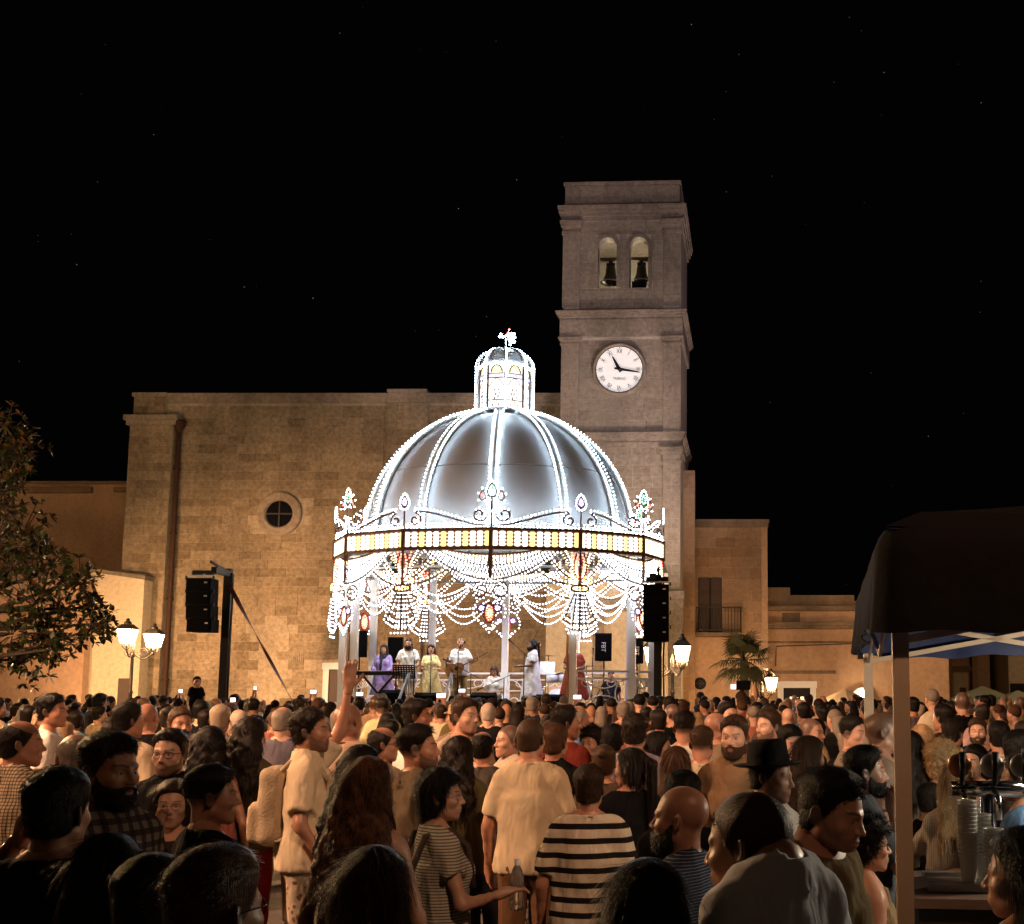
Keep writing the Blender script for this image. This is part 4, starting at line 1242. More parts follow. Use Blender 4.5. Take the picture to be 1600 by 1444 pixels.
# par cans on the truss that light the stage
def par_can(t, tgt, power, col, label):
    p = BP(t, z_fb - .55, .86)
    o = thing('stage_light', label, 'stage light', p, 0, 'stage lights on the bandstand truss')
    d = (Vector(tgt) - p).normalized(); m = d.to_track_quat('-Z', 'Y').to_matrix().to_4x4()
    me = MB().lathe([(0, .26), (.08, .26), (.11, .18), (.12, 0), (.11, 0), (.10, .1)], 16).mesh('can'); me.transform(m); link('can', me, M['black'], o, True)
    me = MB().lathe([(0, .02), (.105, .02)], 16).mesh('lens'); me.transform(m); link('lens', me, emit('par lens ' + label, col, 5), o, True)
    MB().tube([(0, 0, .1), (0, 0, .5)], .015, 6).build('clamp', M['black'], o, True)
    ld = bpy.data.lights.new('stage_beam', 'SPOT'); ld.energy = power; ld.color = col; ld.spot_size = math.radians(100); ld.spot_blend = .9; ld.shadow_soft_size = .1
    lo = bpy.data.objects.new('stage_beam', ld); COL.objects.link(lo); lo.parent = o; lo.rotation_euler = d.to_track_quat('-Z', 'Y').to_euler()
par_can(10.6, (BXC - 1.5, BY - .8, STAGE + 1), 430, (.95, .96, 1.0), 'white stage light at the left of the bandstand truss')
par_can(11.5, (BXC - .5, BY - .3, STAGE + 1), 430, (1.0, .97, .92), 'white stage light over the bandstand steps')
par_can(.7, (BXC + .8, BY - .6, STAGE + 1), 430, (.95, .96, 1.0), 'white stage light over the singer')
par_can(2.2, (BXC + 1.2, BY + .4, STAGE + 1), 430, (.55, .45, 1.0), 'violet stage light at the right of the bandstand truss')

# ================================================================== figure builder: signed distances -> one skin
def smin(a, b, k):
    h = np.maximum(k - np.abs(a - b), 0) / k
    return np.minimum(a, b) - h * h * k * .25
def smax(a, b, k): return -smin(-a, -b, k)
def V3(*a): return np.array(a, dtype=np.float32)
def rcone(P, a, b, ra, rb):
    a = V3(*a); b = V3(*b); ba = b - a; pa = P - a
    h = np.clip(pa @ ba / max(float(ba @ ba), 1e-9), 0, 1)
    return np.linalg.norm(pa - h[:, None] * ba, axis=1) - (ra + (rb - ra) * h)
def ell(P, c, r):
    q = (P - V3(*c)); r = V3(*r)
    k0 = np.linalg.norm(q / r, axis=1); k1 = np.linalg.norm(q / (r * r), axis=1)
    return k0 * (k0 - 1) / np.maximum(k1, 1e-6)
def noise3(P, s, seed=0):
    x, y, z = P[:, 0] * s, P[:, 1] * s, P[:, 2] * s
    a = seed * 1.7
    return (np.sin(x + 1.3 * np.sin(y * .9 + a) + a) * np.cos(y * 1.1 + 1.2 * np.sin(z * .8 + a)) + np.sin(z * 1.2 + 1.1 * np.sin(x * 1.3 - a)) * np.cos(x * .7 - y + a)) * .5
def sstep(x, a, b):
    t = np.clip((x - a) / (b - a), 0, 1); return t * t * (3 - 2 * t)

def snet(f, lo, hi, h):
    """naive surface nets: closed quad mesh of f = 0"""
    lo = np.array(lo, dtype=np.float32); hi = np.array(hi, dtype=np.float32)
    n = np.ceil((hi - lo) / h).astype(int) + 1
    ax = [lo[i] + h * np.arange(n[i], dtype=np.float32) for i in range(3)]
    G = np.stack(np.meshgrid(*ax, indexing='ij'), -1).reshape(-1, 3)
    Fv = f(G).reshape(n).astype(np.float32)
    S = Fv < 0
    c = np.zeros((n[0] - 1, n[1] - 1, n[2] - 1), dtype=np.int8)
    for dx in (0, 1):
        for dy in (0, 1):
            for dz in (0, 1):
                c += S[dx:n[0] - 1 + dx, dy:n[1] - 1 + dy, dz:n[2] - 1 + dz]
    act = (c > 0) & (c < 8)
    ids = np.full(act.shape, -1, dtype=np.int32)
    I = np.argwhere(act); ids[act] = np.arange(len(I))
    acc = np.zeros((len(I), 3), dtype=np.float32); cnt = np.zeros(len(I), dtype=np.float32)
    cor = [(x, y, z) for x in (0, 1) for y in (0, 1) for z in (0, 1)]
    val = {q: Fv[I[:, 0] + q[0], I[:, 1] + q[1], I[:, 2] + q[2]] for q in cor}
    for q in cor:
        for d in range(3):
            if q[d]: continue
            r = list(q); r[d] = 1; r = tuple(r)
            a, b = val[q], val[r]
            m = (a < 0) != (b < 0)
            t = np.where(m, a / np.where(m, a - b, 1), 0)
            for e in range(3):
                acc[:, e] += np.where(m, q[e] + (t if e == d else 0), 0)
            cnt += m
    v = lo + h * (I + acc / cnt[:, None])
    quads = []
    for d in range(3):
        e, g = (d + 1) % 3, (d + 2) % 3
        sl0 = [slice(None)] * 3; sl1 = [slice(None)] * 3
        sl0[d] = slice(0, n[d] - 1); sl1[d] = slice(1, n[d])
        for q in (e, g): sl0[q] = slice(1, n[q] - 1); sl1[q] = slice(1, n[q] - 1)
        a = S[tuple(sl0)]; b = S[tuple(sl1)]
        X = np.argwhere(a != b); fl = a[a != b]
        o = np.zeros(3, dtype=int); o[e] = 1; o[g] = 1; X = X + o
        def cid(de, dg):
            Y = X.copy(); Y[:, e] += de; Y[:, g] += dg
            return ids[Y[:, 0], Y[:, 1], Y[:, 2]]
        q = np.stack([cid(-1, -1), cid(0, -1), cid(0, 0), cid(-1, 0)], 1)
        q[~fl] = q[~fl][:, ::-1]
        quads.append(q)
    return v.astype(np.float32), np.concatenate(quads).astype(np.int32)

def vnormals(v, f):
    nrm = np.zeros_like(v)
    a, b, c = v[f[:, 0]], v[f[:, 1]], v[f[:, 2]]
    fn = np.cross(b - a, c - a)
    for i in range(f.shape[1]): np.add.at(nrm, f[:, i], fn)
    return nrm / np.maximum(np.linalg.norm(nrm, axis=1, keepdims=True), 1e-9)

# ---- the head: eye line at z = 0, face towards +y
def cranium(P):
    d = ell(P, (0, -.012, .034), (.076, .098, .088))
    return smin(d, ell(P, (0, -.035, -.035), (.062, .058, .062)), .03)
def head_sdf(sex, neck=True):
    m = 1.0 if sex == 'm' else 0.0
    def f(P):
        Q = P.copy(); Q[:, 0] = np.abs(Q[:, 0])
        d = ell(Q, (0, -.012, .034), (.076, .098, .088))
        d = smin(d, ell(Q, (0, .026, -.028), (.061 + .003 * m, .068, .088)), .03)
        d = smin(d, rcone(Q, (.048 + .005 * m, .0, -.058), (.010 + .004 * m, .070 + .004 * m, -.099), .019, .016 + .003 * m), .03)
        d = smin(d, ell(Q, (0, .074 + .004 * m, -.099), (.019 + .004 * m, .016, .016)), .015)
        d = smin(d, ell(Q, (.046, .054, -.024), (.020, .026, .018)), .025)
        d = smin(d, rcone(Q, (0.008, .087 + .003 * m, .020), (.044, .068 + .003 * m, .020), .009, .008), .014)
        d = smax(d, -ell(Q, (.031, .099, .000), (.018, .017, .0115)), .012)
        lid = ell(Q, (.031, .0735, .000), (.0155, .0140, .0125))
        slit = ell(Q, (.031, .090, -.0005), (.0128, .012, .0042))
        d = smin(d, smax(lid, -slit, .003), .004)
        nose = rcone(Q, (0, .089, .010), (0, .113, -.030), .0065, .0095)
        nose = smin(nose, ell(Q, (.011, .100, -.033), (.0085, .011, .008)), .008)
        d = smin(d, nose, .012)
        d = smax(d, -ell(Q, (.007, .104, -.041), (.004, .006, .004)), .003)
        d = smin(d, ell(Q, (0, .078, -.064), (.030, .022, .020)), .02)
        d = smin(d, ell(Q, (0, .0955, -.060), (.020, .008, .0050)), .006)
        d = smin(d, ell(Q, (0, .0945, -.070), (.017, .008, .0058)), .006)
        d = smax(d, -rcone(Q, (0, .104, -.0648), (.022, .094, -.0655), .0022, .0012), .003)
        # ear
        E = Q - V3(.078, -.012, -.006)
        an = .25; ex = E[:, 0] * math.cos(.45) - E[:, 1] * math.sin(.45) * -1; ey = E[:, 1] * math.cos(.45) - E[:, 0] * math.sin(.45)
        E2 = np.stack([ex, ey * math.cos(an) - E[:, 2] * math.sin(an) * -.6, E[:, 2]], 1)
        ear = ell(E2, (0, -.006, 0), (.0075, .019, .032))
        ear = smax(ear, -ell(E2, (.008, -.003, .004), (.0065, .011, .019)), .004)
        d = smin(d, ear, .006)
        if neck:
            d = smin(d, rcone(Q, (0, -.022, -.055), (0, -.030, -.20), .049 + .007 * m, .047 + .006 * m), .025)
            d = smin(d, rcone(Q, (0, -.030, -.19), (.06, -.032, -.225), .038, .025), .03)
        return d
    return f
def hairline(y, x=None):
    return np.interp(y, [-.12, -.04, -.01, .012, .03, .05, .075, .11], [-.075, -.065, -.035, -.012, .022, .055, .076, .082])
def head_masks(v, sex, beard=0.0, scalp=0.0, fade=0.0, crown=0.0, browd=1.0):
    x, y, z = np.abs(v[:, 0]), v[:, 1], v[:, 2]
    lips = sstep(1 - np.sqrt((x / .024) ** 2 + ((z + .0655) / .0115) ** 2), 0, .35) * (y > .08)
    bz_ = .0215 + .006 * np.sin(np.clip((x - .012) / .045, 0, 1) * PI * .8)
    br = sstep(1 - np.abs(z - bz_) / (.0065 if sex == 'm' else .0045), 0, .6) * sstep(x, .009, .014) * sstep(-x, -.058, -.05) * (y > .05)
    lash = sstep(1 - np.sqrt(((x - .031) / .0150) ** 2 + ((z + .0005) / .0062) ** 2), 0, .25) * sstep(np.sqrt(((x - .031) / .0150) ** 2 + ((z + .0005) / .0062) ** 2), .55, .75) * (y > .06) * .55
    g = np.maximum(br * browd * .9, lash)
    nz = noise3(v, 260, 2) * .5 + .5
    if beard > 0:
        zb = np.interp(y, [0, .015, .045, .08, .1], [.0, -.012, -.040, -.050, -.046])
        bm = sstep(zb - z, 0, .014) * sstep(y, -.002, .012) * sstep(z, -.135, -.118) * (1 - lips)
        bm = np.maximum(bm, sstep(1 - np.abs(z + .0515) / .008, 0, .6) * (x < .028) * (y > .08))
        g = np.maximum(g, bm * beard)
    if scalp > 0:
        hm = sstep(z - hairline(y), -.004, .010)
        if fade: hm *= sstep(z, -.06, fade)
        if crown: hm *= 1 - sstep(z + .35 * (y - .0), .085, .115) * crown
        g = np.maximum(g, hm * scalp)
    red = np.clip(sstep(1 - np.linalg.norm((v - V3(0, .105, -.028)) / V3(.024, .03, .024), axis=1), 0, .9) + sstep(1 - np.linalg.norm((np.stack([x, y, z], 1) - V3(.046, .06, -.03)) / V3(.03, .04, .026), axis=1), 0, 1) * .7 + (x > .08) * .5, 0, 1) * .5
    return np.stack([np.maximum(lips, red * .45), g, np.zeros_like(g)], 1)
HEADS = {}
def head(sex, h):
    k = (sex, h)
    if k not in HEADS:
        HEADS[k] = snet(head_sdf(sex), (-.125, -.125, -.235), (.125, .13, .14), h)
    return HEADS[k]

# ---- hair
HAIR = {}
def ribbons(p0, d0, n0, L, seg, w, curl=0, cr=0, grav=0, lift=.0, rnd=None):
    """flat tapering strands"""
    n = len(p0)
    side = np.cross(d0, n0); side /= np.maximum(np.linalg.norm(side, axis=1, keepdims=True), 1e-6)
    p = p0.copy(); d = d0.copy()
    L = L if np.ndim(L) else np.full(n, L)
    rows = []
    ph = rnd.uniform(0, 2 * PI, n)
    for i in range(seg + 1):
        t = i / seg
        q = p
        if curl:
            a = ph + t * cr
            q = p + (side * np.cos(a)[:, None] + n0 * np.sin(a)[:, None]) * curl * min(1, t * 2.5)
        ww = (w * (1 - .8 * t ** 2) * .5)
        rows.append((q - side * ww, q + side * ww))
        d = d + V3(0, 0, -1) * (grav / seg) * (1 - np.maximum(n0[:, 2:3], 0)) + n0 * (lift / seg) * (1 - 2 * t)
        d /= np.maximum(np.linalg.norm(d, axis=1, keepdims=True), 1e-6)
        p = p + d * (L / seg)[:, None]
    v = np.stack([np.stack(r, 1) for r in rows], 1).reshape(-1, 3)     # n, seg+1, 2
    b = np.arange(n)[:, None] * (seg + 1) * 2 + np.arange(seg)[None] * 2
    f = np.stack([b, b + 1, b + 3, b + 2], -1).reshape(-1, 4)
    return v, f
def hair_mesh(style, lod, var=0):
    """lod 0 near, 1 middle, 2 far"""
    key = (style, lod, var)
    if key in HAIR: return HAIR[key]
    R = np.random.default_rng(var * 31 + len(style) * 7)
    sd = var * 2.3 + 1
    h = ((.0052, .0068, .012) if style not in ('long', 'curly_long', 'blond_long') else (.0065, .009, .014))[lod]
    lo, hi = [-.14, -.16, -.12], [.14, .14, .19]
    long = style in ('long', 'curly_long', 'pony', 'blond_long')
    if long: lo = [-.2, -.27, -.46]; hi = [.2, .13, .19]
    if style in ('afro', 'curly'): lo = [-.18, -.18, -.16]; hi = [.18, .17, .22]
    if style == 'bob': lo = [-.15, -.16, -.17]
    if style == 'bun': lo = [-.14, -.22, -.12]; hi = [.14, .14, .2]
    def f(P):
        x, y, z = np.abs(P[:, 0]), P[:, 1], P[:, 2]
        zl = hairline(y)
        up = sstep(z, .02, .10); fr = sstep(y, -.02, .07)
        base = cranium(P)
        nz = noise3(P, 90, sd) * .6 + noise3(P, 190, sd + 1) * .4
        if style == 'short': t = .006 + .014 * up + .003 * nz + .006 * fr * up
        elif style == 'quiff': t = .004 + .016 * up + .009 * up * fr + .004 * nz
        elif style == 'fade': t = .001 + .018 * up + .004 * up * fr + .003 * nz; zl = np.maximum(zl, -.004 + .02 * fr)
        elif style == 'messy': t = .007 + .016 * up + .008 * nz
        elif style == 'crop': t = .0035 + .0015 * nz
        elif style == 'balding': t = .006 + .004 * nz - .03 * sstep(z + .45 * y, .065, .10)
        elif style == 'curly': t = .016 + .017 * up + .009 * nz; zl = zl - .01
        elif style == 'afro': t = .035 + .03 * up + .014 * nz; zl = zl - .03
        elif style == 'bob': t = .014 + .014 * up + .005 * nz; zl = np.where(y < .03, zl - .045, zl)
        elif style in ('pony', 'bun'): t = .008 + .006 * up + .002 * nz
        else: t = .012 + .012 * up + .003 * nz
        if style in ('short', 'quiff', 'fade', 'messy', 'crop'): t = np.minimum(t, .002 + .9 * np.maximum(z - zl, 0) * .5)
        d = smax(base - t, (zl - z) * .75, .012)
        if long and style != 'pony':
            cu = noise3(P, 60, sd) * (.016 if style == 'curly_long' else .005) + noise3(P, 24, sd + 2) * .008
            r0, r1 = (.070, .066) if style == 'curly_long' else (.062, .036)
            e = rcone(P, (0, -.052, .02), (0, -.135, -.33), r0, r1)
            Q = np.stack([x, y, z], 1)
            e = smin(e, rcone(Q, (.055, -.04, .02), (.095, -.125, -.29), r0 * .75, r1), .05)
            e = smin(e, rcone(Q, (.064, -.012, .03), (.090, -.045, -.20), .028, .030), .03) - cu
            d = smin(d, smax(e, y - .018 - .25 * np.maximum(z, 0), .01), .02)
        if style == 'pony':
            e = rcone(P, (0, -.10, .075), (0, -.165, .03), .025, .03)
            e = smin(e, rcone(P, (0, -.165, .03), (.02, -.17, -.30), .032, .014), .02) - noise3(P, 70, sd) * .005
            d = smin(d, e, .012)
        if style == 'bun':
            d = smin(d, ell(P, (0, -.115, .085), (.04, .04, .038)) - nz * .005, .01)
        return d
    v, q = snet(f, lo, hi, h)
    vs, fs = [v], [q]
    ns = (2600, 600, 0)[lod]
    if long: ns = int(ns * 1.5)
    if style == 'balding': ns = int(ns * .6)
    if ns:
        nv = vnormals(v, q)
        ok = np.where((cranium(v) > .0015) & ((v[:, 1] < .045) | (v[:, 2] > .095 if long or style == 'bob' else v[:, 2] > .0)))[0]
        i = R.choice(ok, ns); p = v[i] - nv[i] * .001; nn = nv[i]
        if long:
            d = np.tile(V3(0, -.05, -1), (ns, 1)); top = v[i][:, 2] > .05
            d[top] = np.stack([v[i][top, 0] * 9 + .25 * np.sign(v[i][top, 0]), np.full(top.sum(), -.55), np.full(top.sum(), -.45)], 1)
        elif style in ('pony', 'bun'):
            d = V3(0, -.11, .08) - v[i]
        elif style in ('afro', 'curly', 'messy'):
            d = nn * (.8 if style != 'messy' else .35) + R.normal(0, .6, (ns, 3))
        elif style == 'bob':
            d = np.stack([v[i][:, 0] * 4, v[i][:, 1] * 3, np.full(ns, -.6)], 1)
        else:
            d = np.stack([v[i][:, 0] * 2.0, -np.ones(ns) * .9 + 1.9 * (v[i][:, 1] > .045), -.5 + 5 * v[i][:, 2]], 1)
        d = d + R.normal(0, .18, (ns, 3))
        d = d - nn * (d * nn).sum(1, keepdims=True) * .85
        d = (d / np.maximum(np.linalg.norm(d, axis=1, keepdims=True), 1e-6)).astype(np.float32)
        if long: Lh, w, cl, cr, g = R.uniform(.08, .20, ns), (.0021, .004)[lod], (.011 if style == 'curly_long' else .002), (16 if style == 'curly_long' else 3), 2.4
        elif style in ('afro', 'curly'): Lh, w, cl, cr, g = R.uniform(.03, .06, ns), (.0026, .004)[lod], .008, 11, .3
        elif style == 'messy': Lh, w, cl, cr, g = R.uniform(.02, .045, ns), (.0024, .0038)[lod], .003, 5, .3
        elif style == 'bob': Lh, w, cl, cr, g = R.uniform(.04, .08, ns), (.0024, .0038)[lod], .003, 4, .5
        elif style in ('pony', 'bun'): Lh, w, cl, cr, g = R.uniform(.03, .06, ns), .0018, 0, 0, .05
        elif style == 'crop': Lh, w, cl, cr, g = R.uniform(.005, .011, ns), (.0016, .003)[lod], 0, 0, .1
        else: Lh, w, cl, cr, g = R.uniform(.010, .028, ns) * (1 + .6 * (v[i][:, 2] > .07)), (.0020, .0032)[lod], 0, 0, .15
        if style == 'pony':
            tl = v[i][:, 1] < -.14; d[tl] = V3(0, 0, -1); Lh[tl] *= 2.5
        sv, sf = ribbons(p.astype(np.float32), d, nn, np.asarray(Lh, dtype=np.float32), 4 if not long else 5, w, cl, cr, g, 0 if long else .25, R)
        vs.append(sv); fs.append(sf + len(v)); nn_ = len(v) + len(sv)
        if not long and style not in ('afro',):
            # loose short hairs that soften the hairline
            hv, hf = head('m', (.0060, .0095)[lod]); hn = vnormals(hv, hf)
            dz = hv[:, 2] - hairline(hv[:, 1])
            lo_ = -.012
            hi_ = .012 if style != 'fade' else .05
            cand = np.where((dz > lo_) & (dz < hi_) & (np.abs(hv[:, 0]) < .079) & (hv[:, 2] > -.055) & (np.abs(cranium(hv)) < .004))[0]
            if len(cand):
                i2 = R.choice(cand, (700, 160)[lod])
                d2 = np.stack([hv[i2][:, 0] * 2, np.where(hv[i2][:, 1] > .05, .25, -.6), np.where(hv[i2][:, 1] > .05, .5, -.6)], 1) + hn[i2] * .35 + R.normal(0, .25, (len(i2), 3))
                d2 = (d2 / np.linalg.norm(d2, axis=1, keepdims=True)).astype(np.float32)
                sv, sf = ribbons(hv[i2], d2, hn[i2], R.uniform(.004, .012, len(i2)).astype(np.float32), 2, (.0014, .0024)[lod], 0, 0, 0, 0, R)
                vs.append(sv); fs.append(sf + nn_)
    HAIR[key] = mesh_np('hair', np.concatenate(vs), np.concatenate(fs), True)
    HAIR[key].materials.append(M['hair'])
    return HAIR[key]
def beard_mesh(lod, full=.008):
    key = ('beard', lod, full)
    if key in HAIR: return HAIR[key]
    R = np.random.default_rng(5)
    hs = head_sdf('m', False)
    def f(P):
        x, y, z = np.abs(P[:, 0]), P[:, 1], P[:, 2]
        zb = np.interp(y, [0, .015, .045, .08, .1], [.0, -.012, -.042, -.050, -.044])
        d = hs(P) - full * sstep(-z, .02, .08) - .002 - .003 * noise3(P, 230, 1)
        d = smax(d, z - zb, .008); d = smax(d, -(y - .002) * .8, .01)
        lips = (np.sqrt((P[:, 0] / .023) ** 2 + ((z + .0655) / .0115) ** 2) - 1) * .012
        return smax(d, -np.where(y > .075, lips, 1), .004)
    v, q = snet(f, (-.1, -.03, -.16), (.1, .135, .03), (.0045, .006, .01)[lod])
    vs, fs = [v], [q]; ns = (1200, 350, 0)[lod]
    if ns:
        nv = vnormals(v, q); i = R.choice(np.where(hs(v) > .001)[0], ns)
        d = (nv[i] * .5 + V3(0, .1, -.9) + R.normal(0, .25, (ns, 3))).astype(np.float32); d /= np.linalg.norm(d, axis=1, keepdims=True)
        sv, sf = ribbons(v[i], d, nv[i], R.uniform(.006, .015, ns).astype(np.float32), 3, (.0018, .003)[lod], 0, 0, .1, .1, R)
        vs.append(sv); fs.append(sf + len(v))
    HAIR[key] = mesh_np('beard', np.concatenate(vs), np.concatenate(fs), True); HAIR[key].materials.append(M['hair'])
    return HAIR[key]

# ---- materials for people; the tone comes from each object's own colour
def person_mat(name, kind):
    m, nt, b, L = newmat(name)
    oi = N(nt, 'ShaderNodeObjectInfo'); tc = N(nt, 'ShaderNodeTexCoord')
    col = oi.outputs['Color']
    if kind == 'skin':
        at = N(nt, 'ShaderNodeAttribute', attribute_name='msk'); sp = N(nt, 'ShaderNodeSeparateColor'); L(at.outputs['Color'], sp.inputs[0])
        no = N(nt, 'ShaderNodeTexNoise', Scale=28.0, Detail=6.0, Roughness=.7); L(tc.outputs['Object'], no.inputs['Vector'])
        mr = N(nt, 'ShaderNodeMapRange'); mr.inputs['To Min'].default_value = .78; mr.inputs['To Max'].default_value = 1.2; L(no.outputs['Fac'], mr.inputs['Value'])
        mv = N(nt, 'ShaderNodeMix', data_type='RGBA', blend_type='MULTIPLY'); mv.inputs[0].default_value = 1; L(col, mv.inputs[6]); L(mr.outputs[0], mv.inputs[7])
        ml = N(nt, 'ShaderNodeMix', data_type='RGBA'); ml.inputs[7].default_value = (.30, .085, .07, 1)
        mm = N(nt, 'ShaderNodeMath', operation='MULTIPLY'); mm.inputs[1].default_value = .75
        L(sp.outputs['Red'], mm.inputs[0]); L(mm.outputs[0], ml.inputs[0]); L(mv.outputs[2], ml.inputs[6])
        n2 = N(nt, 'ShaderNodeTexNoise', Scale=420.0, Detail=2.0); L(tc.outputs['Object'], n2.inputs['Vector'])
        r2 = N(nt, 'ShaderNodeMapRange'); r2.inputs['From Min'].default_value = .3; r2.inputs['From Max'].default_value = .7; r2.inputs['To Min'].default_value = .65; r2.inputs['To Max'].default_value = 1.15; L(n2.outputs['Fac'], r2.inputs['Value'])
        m4 = N(nt, 'ShaderNodeMath', operation='MULTIPLY', use_clamp=True); L(sp.outputs['Green'], m4.inputs[0]); L(r2.outputs[0], m4.inputs[1])
        mh = N(nt, 'ShaderNodeMix', data_type='RGBA'); mh.inputs[7].default_value = (.012, .008, .006, 1); L(m4.outputs[0], mh.inputs[0]); L(ml.outputs[2], mh.inputs[6])
        ms = N(nt, 'ShaderNodeMix', data_type='RGBA'); ms.inputs[7].default_value = (.03, .028, .026, 1); L(sp.outputs['Blue'], ms.inputs[0]); L(mh.outputs[2], ms.inputs[6])
        L(ms.outputs[2], b.inputs['Base Color'])
        b.inputs['Roughness'].default_value = .40; b.inputs['Specular IOR Level'].default_value = .5
        b.inputs['Subsurface Weight'].default_value = .12; b.inputs['Subsurface Radius'].default_value = (1, .35, .2); b.inputs['Subsurface Scale'].default_value = .012
        bp = N(nt, 'ShaderNodeBump', Strength=.12, Distance=.004); L(n2.outputs['Fac'], bp.inputs['Height']); L(bp.outputs[0], b.inputs['Normal'])
    elif kind == 'hair':
        ge = N(nt, 'ShaderNodeNewGeometry'); mr = N(nt, 'ShaderNodeMapRange'); mr.inputs['To Min'].default_value = .55; mr.inputs['To Max'].default_value = 1.7
        L(ge.outputs['Random Per Island'], mr.inputs['Value'])
        mv = N(nt, 'ShaderNodeMix', data_type='RGBA', blend_type='MULTIPLY'); mv.inputs[0].default_value = 1; L(col, mv.inputs[6]); L(mr.outputs[0], mv.inputs[7])
        L(mv.outputs[2], b.inputs['Base Color']); b.inputs['Roughness'].default_value = .45; b.inputs['Specular IOR Level'].default_value = .22
        mp = N(nt, 'ShaderNodeMapping'); mp.inputs['Scale'].default_value = (260, 260, 30); L(tc.outputs['Object'], mp.inputs[0])
        no = N(nt, 'ShaderNodeTexNoise', Scale=1.0, Detail=2.0); L(mp.outputs[0], no.inputs['Vector'])
        bp = N(nt, 'ShaderNodeBump', Strength=.6, Distance=.01); L(no.outputs['Fac'], bp.inputs['Height']); L(bp.outputs[0], b.inputs['Normal'])
    else:
        c2 = None; sx = N(nt, 'ShaderNodeSeparateXYZ'); L(tc.outputs['Object'], sx.inputs[0])
        def wave(out, freq, duty, phase=0.0):
            a = N(nt, 'ShaderNodeMath', operation='MULTIPLY_ADD'); a.inputs[1].default_value = freq; a.inputs[2].default_value = phase; L(out, a.inputs[0])
            c = N(nt, 'ShaderNodeMath', operation='FRACT'); L(a.outputs[0], c.inputs[0])
            d = N(nt, 'ShaderNodeMath', operation='LESS_THAN'); d.inputs[1].default_value = duty; L(c.outputs[0], d.inputs[0]); return d.outputs[0]
        no = N(nt, 'ShaderNodeTexNoise', Scale=9.0, Detail=5.0, Roughness=.65); L(tc.outputs['Object'], no.inputs['Vector'])
        mr = N(nt, 'ShaderNodeMapRange'); mr.inputs['To Min'].default_value = .8; mr.inputs['To Max'].default_value = 1.15; L(no.outputs['Fac'], mr.inputs['Value'])
        mv = N(nt, 'ShaderNodeMix', data_type='RGBA', blend_type='MULTIPLY'); mv.inputs[0].default_value = 1; L(col, mv.inputs[6]); L(mr.outputs[0], mv.inputs[7])
        out = mv.outputs[2]
        def over(fac, c, amt=1.0):
            nonlocal out
            k = N(nt, 'ShaderNodeMath', operation='MULTIPLY'); k.inputs[1].default_value = amt; L(fac, k.inputs[0])
            q = N(nt, 'ShaderNodeMix', data_type='RGBA'); q.inputs[7].default_value = (*c, 1); L(k.outputs[0], q.inputs[0]); L(out, q.inputs[6]); out = q.outputs[2]
        if kind == 'stripes': over(wave(sx.outputs['Z'], 13.2, .40, .12), (.015, .013, .013))
        if kind == 'finestripes': over(wave(sx.outputs['Z'], 70, .4), (.05, .05, .055), .8)
        if kind == 'pinstripes': over(wave(sx.outputs['Z'], 95, .3), (.30, .33, .40), .55)
        if kind == 'check':
            over(wave(sx.outputs['Z'], 58, .35), (.05, .035, .025), .7); over(wave(sx.outputs['X'], 58, .35), (.05, .035, .025), .75)
        if kind == 'plaid':
            over(wave(sx.outputs['Z'], 22, .45), (.035, .02, .018), .8); over(wave(sx.outputs['X'], 22, .45), (.035, .02, .018), .8)
        if kind == 'zebra':
            wv = N(nt, 'ShaderNodeTexWave', Scale=9.0, Distortion=9.0, Detail=2.0); L(tc.outputs['Object'], wv.inputs['Vector'])
            g = N(nt, 'ShaderNodeMath', operation='GREATER_THAN'); g.inputs[1].default_value = .5; L(wv.outputs['Fac'], g.inputs[0]); over(g.outputs[0], (.03, .025, .025))
        if kind == 'floral':
            vo = N(nt, 'ShaderNodeTexVoronoi', Scale=26.0); L(tc.outputs['Object'], vo.inputs['Vector'])
            g = N(nt, 'ShaderNodeMath', operation='LESS_THAN'); g.inputs[1].default_value = .27; L(vo.outputs['Distance'], g.inputs[0]); over(g.outputs[0], (.16, .07, .05), .85)
        if kind == 'net':
            over(wave(sx.outputs['Z'], 105, .35), (.20, .13, .09), .6); over(wave(sx.outputs['X'], 105, .35), (.20, .13, .09), .6)
        L(out, b.inputs['Base Color'])
        b.inputs['Roughness'].default_value = .9; b.inputs['Specular IOR Level'].default_value = .08
        mpc = N(nt, 'ShaderNodeMapping'); mpc.inputs['Scale'].default_value = (1, 1, .45); mpc.inputs['Rotation'].default_value = (.2, .35, 0); L(tc.outputs['Object'], mpc.inputs[0])
        n2 = N(nt, 'ShaderNodeTexNoise', Scale=11.0, Detail=2.5, Distortion=.35); L(mpc.outputs[0], n2.inputs['Vector'])
        n3 = N(nt, 'ShaderNodeTexNoise', Scale=420.0, Detail=1.0); L(tc.outputs['Object'], n3.inputs['Vector'])
        bp = N(nt, 'ShaderNodeBump', Strength=.7, Distance=.04); L(n2.outputs['Fac'], bp.inputs['Height'])
        b2 = N(nt, 'ShaderNodeBump', Strength=.12, Distance=.003); L(n3.outputs['Fac'], b2.inputs['Height']); L(bp.outputs[0], b2.inputs['Normal']); L(b2.outputs[0], b.inputs['Normal'])
    return m
M['skin'] = person_mat('skin', 'skin'); M['hair'] = person_mat('hair strands', 'hair')
for kd in ('plain', 'stripes', 'finestripes', 'pinstripes', 'check', 'plaid', 'zebra', 'floral', 'net'):
    M['cloth_' + kd] = person_mat('cloth ' + kd, kd)
